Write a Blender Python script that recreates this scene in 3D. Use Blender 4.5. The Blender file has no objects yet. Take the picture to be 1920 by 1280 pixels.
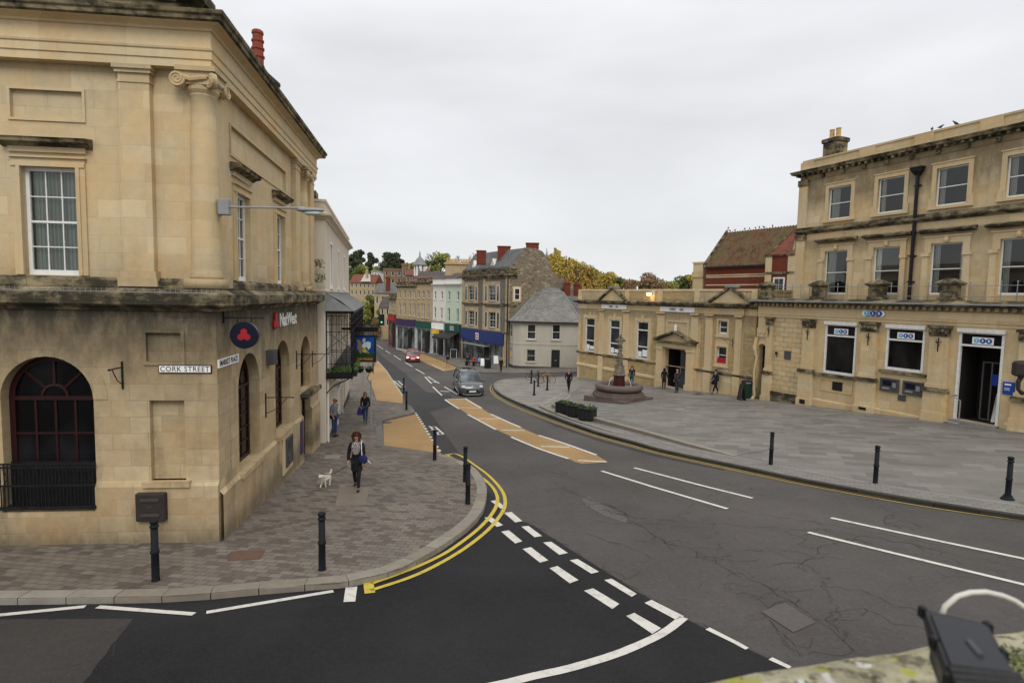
import bpy, bmesh, math, random
from mathutils import Vector, Matrix
R = random.Random(7)
sc = bpy.context.scene
# ------------------------------------------------------------------ camera
F = 1080.0; HC = 5.6
PITCH = math.radians(4.45); ROLL = math.radians(1.1)
cp, sp, ct, st = math.cos(PITCH), math.sin(PITCH), math.cos(ROLL), math.sin(ROLL)
CV = Vector((0, cp, -sp)); U0 = Vector((0, sp, cp)); R0 = Vector((1, 0, 0))
CU = U0*ct - R0*st; CR = R0*ct + U0*st
cam = bpy.data.cameras.new('camera'); camo = bpy.data.objects.new('camera', cam)
sc.collection.objects.link(camo); sc.camera = camo
cam.sensor_width = 36; cam.lens = 36*F/1920; cam.clip_start = .05; cam.clip_end = 5000
m = Matrix.Identity(4)
for i in range(3):
    m[i][0] = CR[i]; m[i][1] = CU[i]; m[i][2] = -CV[i]
m[2][3] = HC; camo.matrix_world = m
cam.dof.use_dof = True; cam.dof.focus_distance = 22; cam.dof.aperture_fstop = 5.0
# ------------------------------------------------------------------ sky
w = bpy.data.worlds.new('World'); sc.world = w; w.use_nodes = True
nt = w.node_tree; nt.nodes.clear()
def wn(t, **k):
    n = nt.nodes.new(t)
    for a, b in k.items(): setattr(n, a, b)
    return n
out = wn('ShaderNodeOutputWorld'); bg = wn('ShaderNodeBackground'); bg.inputs[1].default_value = .1
sky = wn('ShaderNodeTexSky', sky_type='NISHITA', sun_disc=False)
sky.sun_elevation = math.radians(42); sky.sun_rotation = math.radians(168); sky.altitude = 100; sky.dust_density = 3
tc = wn('ShaderNodeTexCoord'); sep = wn('ShaderNodeSeparateXYZ')
nt.links.new(tc.outputs['Generated'], sep.inputs[0])
# overcast layer: brighter overhead than near the horizon, with soft cloud banks
mr = wn('ShaderNodeMapRange'); mr.inputs[1].default_value = .02; mr.inputs[2].default_value = .8
mr.inputs[3].default_value = 0; mr.inputs[4].default_value = 1
nt.links.new(sep.outputs[2], mr.inputs[0])
ramp = wn('ShaderNodeValToRGB'); e = ramp.color_ramp.elements
e[0].position = 0; e[0].color = (.64, .65, .655, 1); e[1].position = 1; e[1].color = (1.0, 1.0, 1.0, 1)
for p, c in ((.10, (.575, .585, .597)), (.28, (.57, .578, .598)), (.45, (.61, .618, .64)), (.66, (.84, .84, .86))):
    x = ramp.color_ramp.elements.new(p); x.color = (*c, 1)
nt.links.new(mr.outputs[0], ramp.inputs[0])
mp = wn('ShaderNodeMapping'); mp.inputs['Scale'].default_value = (1.0, 1.0, 3.2)
nt.links.new(tc.outputs['Generated'], mp.inputs[0])
nz = wn('ShaderNodeTexNoise'); nz.inputs['Scale'].default_value = 1.7; nz.inputs['Detail'].default_value = 5
nz.inputs['Roughness'].default_value = .5; nz.inputs['Distortion'].default_value = .3
nt.links.new(mp.outputs[0], nz.inputs[0])
mr2 = wn('ShaderNodeMapRange'); mr2.inputs[1].default_value = .3; mr2.inputs[2].default_value = .7
mr2.inputs[3].default_value = .86; mr2.inputs[4].default_value = 1.10
nt.links.new(nz.outputs[0], mr2.inputs[0])
vm = wn('ShaderNodeVectorMath', operation='MULTIPLY'); nt.links.new(ramp.outputs[0], vm.inputs[0]); nt.links.new(mr2.outputs[0], vm.inputs[1])
sclo = wn('ShaderNodeVectorMath', operation='SCALE'); sclo.inputs[3].default_value = SKYK = 14.0
nt.links.new(vm.outputs[0], sclo.inputs[0])
mx = wn('ShaderNodeMixRGB'); mx.inputs[0].default_value = .96
nt.links.new(sky.outputs[0], mx.inputs[1]); nt.links.new(sclo.outputs[0], mx.inputs[2])
nt.links.new(mx.outputs[0], bg.inputs[0]); nt.links.new(bg.outputs[0], out.inputs[0])
# ------------------------------------------------------------------ sun (veiled by cloud)
sl = bpy.data.lights.new('sun', 'SUN'); sl.energy = 1.3; sl.angle = math.radians(25); sl.color = (1, .96, .9)
so = bpy.data.objects.new('sun', sl); sc.collection.objects.link(so)
az = math.radians(168); el = math.radians(42)
d = Vector((math.sin(az)*math.cos(el), math.cos(az)*math.cos(el), math.sin(el)))
so.rotation_euler = d.to_track_quat('Z', 'Y').to_euler(); so.location = (0, 0, 60)
sc.view_settings.view_transform = 'Standard'; sc.view_settings.look = 'None'; sc.view_settings.exposure = 0.0
sc.view_settings.gamma = 1; sc.render.engine = 'CYCLES'
# ------------------------------------------------------------------ terrain height: the street falls away from the viewer, the square rises to the right
KA = [(-900,1.2),(-60,.95),(0,.75),(8,.5),(12,.15),(17,-.25),(26,-.85),(38,-1.6),(55,-2.4),(75,-2.9),(100,-3.4),(140,-4),(900,-6)]
KB = [(-900,0),(0,0),(13,.6),(22,.95),(60,1.3),(900,1.5)]
def pl(K, y):
    for (a, za), (b, zb) in zip(K, K[1:]):
        if y <= b: return za+(zb-za)*(y-a)/(b-a)
    return K[-1][1]
def T(x, y): return pl(KA, y)+pl(KB, x)
def ray(X, Y): return CV + CR*((X-960)/F) + CU*((640-Y)/F)
def G(X, Y, dz=0):
    d = ray(X, Y); lo, hi = .1, 800.
    for _ in range(50):
        m_ = (lo+hi)/2
        if HC+m_*d[2]-T(m_*d[0], m_*d[1])-dz > 0: lo = m_
        else: hi = m_
    return (lo*d[0], lo*d[1])
def D(X, Y, dep):            # point seen in that direction, dep metres ahead
    d = ray(X, Y); k = dep/d[1]
    return Vector((k*d[0], dep, HC+k*d[2]))
def fr(P, az, z=0):          # facade frame: X left-to-right seen from outside, Y into the building, Z up
    a = math.radians(az); X = Vector((math.sin(a), math.cos(a), 0)); Y = Vector((-X.y, X.x, 0))
    M = Matrix.Identity(4)
    for i in range(3): M[i][0] = X[i]; M[i][1] = Y[i]
    M[0][3], M[1][3], M[2][3] = P[0], P[1], z
    return M
def at(M, X, Y, off=0):      # facade coordinates (s, z) seen in that direction on the plane y=off of frame M
    Mi = M.inverted(); o = Mi @ Vector((0, 0, HC)); d = Mi.to_3x3() @ ray(X, Y)
    t = (off-o.y)/d.y; p = o+d*t
    return p.x, p.z
# ------------------------------------------------------------------ object helpers
W = {}
def tag(o, label=None, cat=None, group=None, kind=None):
    if label: o['label'] = label
    if cat: o['category'] = cat
    if group: o['group'] = group
    if kind: o['kind'] = kind
    return o
def thing(name, label, cat, loc, rotz=0, group=None):
    o = bpy.data.objects.new(name, None); sc.collection.objects.link(o)
    o.empty_display_size = .3
    o.location = loc; o.rotation_euler = (0, 0, rotz); W[o] = Matrix.Translation(loc) @ Matrix.Rotation(rotz, 4, 'Z')
    return tag(o, label, cat, group)
def thingM(name, label, cat, M, z, group=None, s=0):
    p = M @ Vector((s, 0, 0)); return thing(name, label, cat, (p.x, p.y, z), math.atan2(M[1][0], M[0][0]), group)
class MB:
    def __init__(s, M=None): s.v = []; s.f = []; s.M = M or Matrix.Identity(4); s.mi = []; s.cm = 0
    def add(s, vs, fs):
        n = len(s.v); s.v += [s.M @ Vector(p) for p in vs]
        s.f += [tuple(n+i for i in f) for f in fs]; s.mi += [s.cm]*len(fs)
        return s
    def box(s, x0, x1, y0, y1, z0, z1):
        return s.add([(x0,y0,z0),(x1,y0,z0),(x1,y1,z0),(x0,y1,z0),(x0,y0,z1),(x1,y0,z1),(x1,y1,z1),(x0,y1,z1)],
              [(0,3,2,1),(4,5,6,7),(0,1,5,4),(1,2,6,5),(2,3,7,6),(3,0,4,7)])
    def cbox(s, c, d): return s.box(c[0]-d[0]/2, c[0]+d[0]/2, c[1]-d[1]/2, c[1]+d[1]/2, c[2]-d[2]/2, c[2]+d[2]/2)
    def bbox(s, x0, x1, y0, y1, z0, z1, b=.01):     # box with chamfered vertical and top edges
        def ring(i, z): return [(x0+i+b,y0+i,z),(x1-i-b,y0+i,z),(x1-i,y0+i+b,z),(x1-i,y1-i-b,z),(x1-i-b,y1-i,z),(x0+i+b,y1-i,z),(x0+i,y1-i-b,z),(x0+i,y0+i+b,z)]
        return s.loft([ring(b*.8, z0), ring(0, z0+b), ring(0, z1-b), ring(b*.8, z1)])
    def loft(s, rings, caps=True, close=True):
        n = len(rings[0]); vs = [p for r in rings for p in r]; fs = []
        for i in range(len(rings)-1):
            for j in range(n if close else n-1):
                k = (j+1) % n; fs.append((i*n+j, i*n+k, (i+1)*n+k, (i+1)*n+j))
        if caps: fs.append(tuple(range(n))[::-1]); fs.append(tuple((len(rings)-1)*n+j for j in range(n)))
        return s.add(vs, fs)
    def prism(s, pts, y0, y1):       # (x,z) outline extruded along y
        return s.loft([[(x, y0, z) for x, z in pts], [(x, y1, z) for x, z in pts]])
    def slab(s, pts, z0, z1):        # (x,y) outline extruded along z
        return s.loft([[(x, y, z0) for x, y in pts], [(x, y, z1) for x, y in pts]])
    def tube(s, pts, r, n=8, caps=True):
        pts = [Vector(p) for p in pts]; rr = r if isinstance(r, (list, tuple)) else [r]*len(pts); rings = []
        a = None
        for i, p in enumerate(pts):
            t = (pts[min(i+1, len(pts)-1)]-pts[max(i-1, 0)]).normalized()
            if a is None: a = t.orthogonal().normalized()
            a = (a-t*a.dot(t)).normalized(); b = t.cross(a)
            rings.append([tuple(p+(a*math.cos(q)+b*math.sin(q))*rr[i]) for q in [2*math.pi*k/n for k in range(n)]])
        return s.loft(rings, caps)
    def lathe(s, prof, c=(0,0,0), n=16, sx=1, sy=1, ph=0):
        return s.loft([[(c[0]+r*sx*math.cos(2*math.pi*k/n+ph), c[1]+r*sy*math.sin(2*math.pi*k/n+ph), c[2]+z) for k in range(n)] for r, z in prof])
    def ell(s, c, r, n=10, m=6):
        return s.loft([[(c[0]+r[0]*math.sin(a)*math.cos(2*math.pi*k/n), c[1]+r[1]*math.sin(a)*math.sin(2*math.pi*k/n), c[2]-r[2]*math.cos(a)) for k in range(n)] for a in [math.pi*(.04+.92*i/m) for i in range(m+1)]])
    def quad(s, a, b, c, d): return s.add([a, b, c, d], [(0, 1, 2, 3)])
    def wall(s, x0, x1, z0, z1, ops=(), y=0, dep=.25):
        """front sheet at y with real openings and reveals; op=(x0,x1,z0,z1,arch)"""
        ops = [o if len(o) == 5 else (*o, 0) for o in ops]
        xs = sorted({x0, x1, *[o[0] for o in ops], *[o[1] for o in ops]}); zs = sorted({z0, z1, *[o[2] for o in ops], *[o[3] for o in ops]})
        xs = [v for v in xs if x0 <= v <= x1]; zs = [v for v in zs if z0 <= v <= z1]
        for a, b in zip(xs, xs[1:]):
            for c, e_ in zip(zs, zs[1:]):
                mx_, mz_ = (a+b)/2, (c+e_)/2
                if any(o[0] < mx_ < o[1] and o[2] < mz_ < o[3] for o in ops): continue
                s.quad((a,y,c), (b,y,c), (b,y,e_), (a,y,e_))
        for o in ops:
            a, b, c, e_, ar = o; c = max(c, z0)
            if e_ <= z0: continue
            cx, hw = (a+b)/2, (b-a)/2
            if ar and e_ <= z1:
                rise = hw if ar is True or ar == 1 else ar
                zsn = e_-rise; N = 16
                arc = [(cx-hw*math.cos(math.pi*i/N), zsn+rise*math.sin(math.pi*i/N)) for i in range(N+1)]
                for p, q in zip(arc, arc[1:]):
                    s.quad((p[0],y,p[1]), (q[0],y,q[1]), (q[0],y,e_), (p[0],y,e_))
                    s.quad((p[0],y,p[1]), (p[0],y+dep,p[1]), (q[0],y+dep,q[1]), (q[0],y,q[1]))
                top = zsn
            else:
                top = min(e_, z1)
                if e_ <= z1: s.quad((a,y,top), (a,y+dep,top), (b,y+dep,top), (b,y,top))
            s.quad((a,y,c), (a,y+dep,c), (a,y+dep,top), (a,y,top)); s.quad((b,y,c), (b,y,top), (b,y+dep,top), (b,y+dep,c))
            s.quad((a,y,c), (b,y,c), (b,y+dep,c), (a,y+dep,c))
        return s
    def mould(s, path, prof, close=False):   # path (x,y) with the outside on its right hand; prof (out,z)
        n = len(path); rings = []
        P = [Vector(p) for p in path]
        for i in range(n):
            if close: a, b = P[i-1], P[(i+1) % n]
            else: a, b = P[max(i-1, 0)], P[min(i+1, n-1)]
            d1 = (P[i]-a).normalized() if (P[i]-a).length > 1e-6 else (b-P[i]).normalized()
            d2 = (b-P[i]).normalized() if (b-P[i]).length > 1e-6 else d1
            n1 = Vector((d1.y, -d1.x)); n2 = Vector((d2.y, -d2.x)); nn = (n1+n2).normalized(); k = 1/max(.3, nn.dot(n1))
            rings.append([(P[i].x+nn.x*o*k, P[i].y+nn.y*o*k, z) for o, z in prof])
        if close: rings.append(rings[0])
        return s.loft(rings, caps=not close, close=False)
    def build(s, name, mat, parent=None, smooth=False, loc=None, **tg):
        me = bpy.data.meshes.new(name)
        if parent is not None: I = W[parent].inverted(); vs = [I @ p for p in s.v]
        else:
            if loc is None:
                lo = [min(p[i] for p in s.v) for i in range(3)]; hi = [max(p[i] for p in s.v) for i in range(3)]
                loc = Vector(((lo[0]+hi[0])/2, (lo[1]+hi[1])/2, lo[2]))
            loc = Vector(loc); vs = [p-loc for p in s.v]
        me.from_pydata([tuple(p) for p in vs], [], s.f)
        mats = mat if isinstance(mat, (list, tuple)) else [mat]
        for q in mats: me.materials.append(q)
        for p, i in zip(me.polygons, s.mi): p.material_index = min(i, len(mats)-1); p.use_smooth = smooth
        me.validate(); 
        bm = bmesh.new(); bm.from_mesh(me); bmesh.ops.remove_doubles(bm, verts=bm.verts, dist=1e-5)
        if not smooth or smooth: bmesh.ops.recalc_face_normals(bm, faces=bm.faces)
        bm.to_mesh(me); bm.free()
        o = bpy.data.objects.new(name, me); sc.collection.objects.link(o)
        if parent is not None: o.parent = parent; W[o] = W[parent].copy()
        else: o.location = loc; W[o] = Matrix.Translation(loc)
        return tag(o, **tg)
def text_obj(name, txt, size, M, mat, parent, ext=.01, align='CENTER', bold=.0, sx=1.0, spacing=1.0):
    """lettering standing on a wall: M maps text x,y (z out) to the world"""
    cu = bpy.data.curves.new(name, 'FONT'); cu.body = txt; cu.size = size; cu.extrude = ext; cu.align_x = align; cu.align_y = 'CENTER'
    cu.offset = bold; cu.space_character = spacing; cu.resolution_u = 3
    tmp = bpy.data.objects.new('tmp', cu); sc.collection.objects.link(tmp)
    dg = bpy.context.evaluated_depsgraph_get(); me = bpy.data.meshes.new_from_object(tmp.evaluated_get(dg)); bpy.data.objects.remove(tmp)
    me.name = name; me.materials.clear(); me.materials.append(mat)
    o = bpy.data.objects.new(name, me); sc.collection.objects.link(o)
    I = (W[parent].inverted() if parent is not None else Matrix.Identity(4)) @ M @ Matrix.Diagonal((sx, 1, 1, 1))
    me.transform(I)
    if parent is not None: o.parent = parent; W[o] = W[parent].copy()
    return o
def face_text(M, s, z, out=0):   # frame for text_obj on facade frame M
    X = M.col[0].to_3d(); Zc = Vector((0, 0, 1)); Nn = -M.col[1].to_3d(); p = M @ Vector((s, -out, z))
    r = Matrix.Identity(4)
    for i in range(3): r[i][0] = X[i]; r[i][1] = Zc[i]; r[i][2] = Nn[i]; r[i][3] = p[i]
    return r
def copy_tree(o, parent=None, group=None):
    c = o.copy(); sc.collection.objects.link(c)
    if parent is not None: c.parent = parent
    for ch in list(o.children): copy_tree(ch, c)
    return c
def skin(name, pts, edges, rad, mat, parent, sub=1, M=None):
    me = bpy.data.meshes.new('tmp'); me.from_pydata(pts, edges, [])
    tmp = bpy.data.objects.new('tmp', me); sc.collection.objects.link(tmp)
    sk = tmp.modifiers.new('s', 'SKIN'); sk.use_smooth_shade = True; sk.branch_smoothing = .3
    ss = tmp.modifiers.new('u', 'SUBSURF'); ss.levels = sub
    for i, r in enumerate(rad):
        r = r if isinstance(r, tuple) else (r, r); me.skin_vertices[0].data[i].radius = r
        me.skin_vertices[0].data[i].use_root = (i == 0)
    dg = bpy.context.evaluated_depsgraph_get(); out_ = bpy.data.meshes.new_from_object(tmp.evaluated_get(dg))
    bpy.data.objects.remove(tmp); out_.name = name; out_.materials.clear(); out_.materials.append(mat)
    for p in out_.polygons: p.use_smooth = True
    o = bpy.data.objects.new(name, out_); sc.collection.objects.link(o)
    if parent is not None: o.parent = parent; W[o] = W[parent].copy()
    return o
# ------------------------------------------------------------------ materials
class NT:
    def __init__(s, name):
        s.m = bpy.data.materials.new(name); s.m.use_nodes = True; s.t = s.m.node_tree; s.t.nodes.clear()
        s.o = s.n('ShaderNodeOutputMaterial'); s.b = s.n('ShaderNodeBsdfPrincipled'); s.l(s.b.outputs[0], s.o.inputs[0])
        s.b.inputs['Specular IOR Level'].default_value = .22; s.tc = s.n('ShaderNodeTexCoord'); s.co = s.tc.outputs['Object']
    def n(s, t, **k):
        x = s.t.nodes.new(t)
        for a, b in k.items(): setattr(x, a, b)
        return x
    def l(s, a, b): s.t.links.new(a, b)
    def noise(s, sc_, det=4, rough=.55, vec=None, dist=0, stretch=None):
        v = vec or s.co
        if stretch:
            mp = s.n('ShaderNodeMapping'); mp.inputs['Scale'].default_value = stretch; s.l(v, mp.inputs[0]); v = mp.outputs[0]
        x = s.n('ShaderNodeTexNoise'); x.inputs['Scale'].default_value = sc_; x.inputs['Detail'].default_value = det
        x.inputs['Roughness'].default_value = rough; x.inputs['Distortion'].default_value = dist; s.l(v, x.inputs[0])
        return x.outputs[0]
    def mr(s, v, a, b, c=0., d=1.):
        x = s.n('ShaderNodeMapRange'); s.l(v, x.inputs[0])
        for i, q in enumerate((a, b, c, d)): x.inputs[i+1].default_value = q
        return x.outputs[0]
    def math(s, op, a, b=0., c=None):
        x = s.n('ShaderNodeMath', operation=op)
        for i, q in enumerate((a, b)):
            if isinstance(q, (int, float)): x.inputs[i].default_value = q
            else: s.l(q, x.inputs[i])
        return x.outputs[0]
    def mix(s, f, a, b, mode='MIX'):
        x = s.n('ShaderNodeMixRGB', blend_type=mode)
        for i, q in enumerate((f, a, b)):
            if isinstance(q, (int, float)): x.inputs[i].default_value = q if i == 0 else (q, q, q, 1)
            elif isinstance(q, tuple): x.inputs[i].default_value = (*q[:3], 1)
            else: s.l(q, x.inputs[i])
        return x.outputs[0]
    def sep(s, v=None):
        x = s.n('ShaderNodeSeparateXYZ'); s.l(v or s.co, x.inputs[0]); return x.outputs
    def comb(s, a, b, c=0.):
        x = s.n('ShaderNodeCombineXYZ')
        for i, q in enumerate((a, b, c)):
            if isinstance(q, (int, float)): x.inputs[i].default_value = q
            else: s.l(q, x.inputs[i])
        return x.outputs[0]
    def brick(s, vec, w_, h_, mort, c1, c2, cm, off=.5, smooth=.1, bias=0, sq=1, sqf=2):
        x = s.n('ShaderNodeTexBrick'); x.offset = off; x.squash = sq; x.squash_frequency = sqf
        s.l(vec, x.inputs['Vector']); i = x.inputs
        i['Scale'].default_value = 1; i['Brick Width'].default_value = w_; i['Row Height'].default_value = h_
        i['Mortar Size'].default_value = mort; i['Mortar Smooth'].default_value = smooth; i['Bias'].default_value = bias
        for k, q in (('Color1', c1), ('Color2', c2), ('Mortar', cm)):
            if isinstance(q, tuple): i[k].default_value = (*q, 1)
            else: s.l(q, i[k])
        return x.outputs
    def bump(s, h, st_=.3, dist=.02):
        x = s.n('ShaderNodeBump'); x.inputs['Strength'].default_value = st_; x.inputs['Distance'].default_value = dist
        s.l(h, x.inputs['Height']); s.l(x.outputs[0], s.b.inputs['Normal']); return x
    def col(s, c):
        if isinstance(c, tuple): s.b.inputs['Base Color'].default_value = (*c, 1)
        else: s.l(c, s.b.inputs['Base Color'])
    def rough(s, r):
        if isinstance(r, (int, float)): s.b.inputs['Roughness'].default_value = r
        else: s.l(r, s.b.inputs['Roughness'])
def mul(c, k): return tuple(q*k for q in c)
def plain(name, c, rough=.6, metal=0, var=.12, scale=6, spec=None, coat=0, bump=0):
    t = NT(name); n = t.noise(scale, 4)
    t.col(t.mix(t.mr(n, .3, .7), mul(c, 1-var), mul(c, 1+var))); t.rough(rough); t.b.inputs['Metallic'].default_value = metal
    if coat or metal: t.b.inputs['Specular IOR Level'].default_value = .5
    if coat: t.b.inputs['Coat Weight'].default_value = coat; t.b.inputs['Coat Roughness'].default_value = .05
    if bump: t.bump(t.noise(scale*4, 4), bump, .01)
    return t.m
def stone(name, base, bw=.8, bh=.34, mort=.006, var=.10, warm=(1.12, .97, .78), stain=.5, bands=(), mortk=.72, bump=.35, dark=(.045, .042, .032), rusty=0.3, soot=0.):
    t = NT(name); x, y, z = t.sep()[:3]; v = t.comb(t.math('ADD', x, y), z)
    wob = t.noise(2.2, 3); v2 = v
    b = t.brick(v2, bw, bh, mort, mul(base, 1-var), mul(base, 1+var), mul(base, mortk), smooth=.4)
    # broad tonal change, warmer and greyer patches
    f = t.mr(t.noise(.8, 7, .7), .38, .64)
    c = t.mix(f, b[0], tuple(a*q for a, q in zip(base, warm)))
    c = t.mix(t.mr(t.noise(5, 5, .65), .35, .75, 0, .35), c, mul(base, .68))
    # single replaced stones, paler
    b2 = t.brick(v2, bw, bh, .0, (0, 0, 0), (1, 1, 1), (0, 0, 0))
    c = t.mix(t.mr(b2[0], .86, .95, 0, .35), c, mul(base, 1.3))
    c = t.mix(t.mr(b2[0], .14, .05, 0, .35), c, tuple(a*q for a, q in zip(base, (.85, .72, .55))))
    # rain streaks
    stv = t.noise(1.0, 7, .65, stretch=(2.2, 2.2, .5)); sp_ = t.noise(9, 5, .7)
    s_ = t.math('MULTIPLY', t.mr(stv, .52, .72), t.mr(sp_, .3, .6))
    c = t.mix(t.math('MULTIPLY', t.math('MULTIPLY', s_, stain), .6), c, dark)
    c = t.mix(t.mr(t.noise(3.1, 7, .75), .40, .72, 0, stain*.42), c, tuple(a*q for a, q in zip(base, (.50, .46, .36))))
    c = t.mix(t.mr(t.noise(16, 3, .6), .66, .72, 0, .30), c, mul(base, 1.35))
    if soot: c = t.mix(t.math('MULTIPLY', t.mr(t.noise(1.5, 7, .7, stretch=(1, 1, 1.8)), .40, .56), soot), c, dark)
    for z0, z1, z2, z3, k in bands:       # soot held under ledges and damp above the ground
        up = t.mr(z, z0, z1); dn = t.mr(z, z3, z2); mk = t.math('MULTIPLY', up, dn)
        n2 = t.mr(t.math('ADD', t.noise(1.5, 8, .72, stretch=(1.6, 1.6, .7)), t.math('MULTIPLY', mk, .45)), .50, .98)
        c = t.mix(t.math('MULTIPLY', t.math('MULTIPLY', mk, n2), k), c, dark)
    t.col(c); t.rough(.9)
    h = t.math('ADD', t.math('MULTIPLY', t.mr(b[1], 0, 1, 1, 0), .6), t.math('MULTIPLY', t.noise(14, 6, .7), .5))
    t.bump(h, bump, .015)
    return t.m
BATH = (.56, .463, .298)
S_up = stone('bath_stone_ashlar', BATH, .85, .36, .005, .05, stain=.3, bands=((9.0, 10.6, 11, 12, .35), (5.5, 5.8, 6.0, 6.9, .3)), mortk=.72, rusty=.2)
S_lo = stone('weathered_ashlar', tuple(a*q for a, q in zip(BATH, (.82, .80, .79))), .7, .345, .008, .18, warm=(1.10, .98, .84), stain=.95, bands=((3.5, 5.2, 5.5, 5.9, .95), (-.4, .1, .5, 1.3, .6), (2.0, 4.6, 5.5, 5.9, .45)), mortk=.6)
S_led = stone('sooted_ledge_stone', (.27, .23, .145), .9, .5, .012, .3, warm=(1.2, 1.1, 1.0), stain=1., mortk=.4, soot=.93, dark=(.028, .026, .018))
S_trim = stone('clean_dressed_stone', mul(BATH, 1.02), 1.6, 2, .003, .06, stain=.35, mortk=.8)
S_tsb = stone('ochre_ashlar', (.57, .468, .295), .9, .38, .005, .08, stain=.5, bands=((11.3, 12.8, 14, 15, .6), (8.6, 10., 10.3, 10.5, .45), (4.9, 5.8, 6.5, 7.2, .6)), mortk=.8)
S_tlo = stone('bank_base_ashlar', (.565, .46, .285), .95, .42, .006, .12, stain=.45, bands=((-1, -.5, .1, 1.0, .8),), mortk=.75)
S_rust = stone('channelled_ashlar', (.565, .46, .285), .62, .3, .022, .12, stain=.3, mortk=.25, bump=.9)
S_hs = stone('plain_bank_ashlar', (.56, .463, .30), .9, .36, .006, .08, stain=.4, bands=((5, 6.5, 7.5, 9, .5),), mortk=.8)
S_hsr = stone('coursed_rubble', (.42, .33, .18), .34, .13, .012, .25, stain=.4, mortk=.6, bump=.9)
S_far = stone('far_stone', (.42, .35, .23), .7, .33, .008, .1, stain=.5, mortk=.8)
S_fgr = stone('grey_blue_coursed_stone', (.15, .145, .135), .3, .11, .012, .3, warm=(1.2, 1.1, .9), stain=.3, mortk=1.3, bump=.8)
S_brk = stone('red_brick', (.155, .042, .026), .23, .075, .008, .2, warm=(1.1, .9, .8), stain=.35, mortk=.9)
S_brf = stone('brown_brick', (.22, .16, .105), .4, .15, .01, .2, stain=.35, mortk=.9)
def rubble(name):
    t = NT(name); x, y, z = t.sep()[:3]; v = t.comb(t.math('ADD', x, y), z)
    vo = t.n('ShaderNodeTexVoronoi'); vo.inputs['Scale'].default_value = 2.6; mp = t.n('ShaderNodeMapping'); mp.inputs['Scale'].default_value = (1, 1.7, 1)
    t.l(v, mp.inputs[0]); t.l(mp.outputs[0], vo.inputs['Vector'])
    ve = t.n('ShaderNodeTexVoronoi', feature='DISTANCE_TO_EDGE'); ve.inputs['Scale'].default_value = 2.6; t.l(mp.outputs[0], ve.inputs['Vector'])
    r = t.n('ShaderNodeValToRGB'); s_ = t.n('ShaderNodeSeparateColor'); t.l(vo.outputs['Color'], s_.inputs[0]); t.l(s_.outputs[0], r.inputs[0])
    e = r.color_ramp.elements; e[0].color = (.10, .08, .055, 1); e[1].color = (.36, .3, .21, 1)
    a = r.color_ramp.elements.new(.45); a.color = (.22, .16, .095, 1); a = r.color_ramp.elements.new(.75); a.color = (.16, .14, .11, 1)
    c = t.mix(t.mr(ve.outputs[0], .02, .10, 1, 0), r.outputs[0], (.23, .2, .15))
    c = t.mix(t.mr(t.noise(.8, 5), .4, .7, 0, .4), c, (.12, .1, .075)); t.col(c); t.rough(.95); t.bump(ve.outputs[0], .8, .08); return t.m
S_rub = rubble('random_rubble')
def render_mat(name, c, k=.12):
    t = NT(name); f = t.noise(1.2, 5, .6, stretch=(1.5, 1.5, .5)); g = t.noise(.5, 3)
    q = t.mix(t.mr(f, .4, .75, 0, k*3), c, mul(c, .62)); q = t.mix(t.mr(g, .3, .7, 0, .4), q, mul(c, 1.06)); t.col(q); t.rough(.85); t.bump(t.noise(20, 4), .15, .01); return t.m
cream = render_mat('cream_render', (.62, .545, .43)); greyr = render_mat('grey_render', (.43, .405, .34)); mint = render_mat('pale_green_render', (.49, .57, .46))
whiter = render_mat('white_render', (.66, .65, .60)); grdoor = plain('grey_plinth_paint', (.06, .055, .05), .8)
def slate(name, c, sx=.3, sz=.2, var=.25, moss=0., lay=1, mossc=(.09, .10, .035)):
    t = NT(name); x, y, z = t.sep()[:3]; v = t.comb(t.math('ADD', x, t.math('MULTIPLY', y, .6)), t.math('MULTIPLY', z, 1.35))
    b = t.brick(v, sx, sz, .012, mul(c, 1-var), mul(c, 1+var), mul(c, .45), smooth=.2)
    q = t.mix(t.mr(t.noise(.9, 5, .6), .4, .7, 0, .5), b[0], mul(c, 1.5)); q = t.mix(t.mr(t.noise(1.6, 6, .7), .62-moss*.2, .8-moss*.2, 0, .8 if moss else .2), q, mossc)
    t.col(q); t.rough(.75); t.bump(t.math('ADD', t.mr(b[1], 0, 1, 1, 0), t.noise(8, 4)), .5, .02); return t.m
SL = slate('grey_slate', (.115, .115, .115)); SLr = slate('red_clay_tiles', (.15, .05, .03)); SLd = slate('dark_tiles', (.07, .055, .05))
PANT = slate('mossy_pantiles', (.105, .046, .026), .26, .33, .35, moss=.9)
SLg = slate('lichened_slate', (.17, .165, .15), .28, .19, .25, moss=.4, mossc=(.13, .125, .095))
def glass(name, c=(.02, .022, .025), r=.06, var=1., spec=.5):
    t = NT(name); n = t.noise(.9, 2, .5, stretch=(1, 1, .6)); t.col(t.mix(t.mr(n, .4, .65), mul(c, .4), mul(c, 1+var))); t.rough(r)
    t.b.inputs['IOR'].default_value = 1.5; t.b.inputs['Specular IOR Level'].default_value = spec; t.bump(t.noise(1.3, 2), .06, .02); return t.m
GL = glass('window_glass'); GLb = glass('bank_window_glass', (.006, .006, .007), .05, 1.5, .3); GLs = glass('shop_glass', (.05, .06, .06), .1, 2.)
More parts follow.
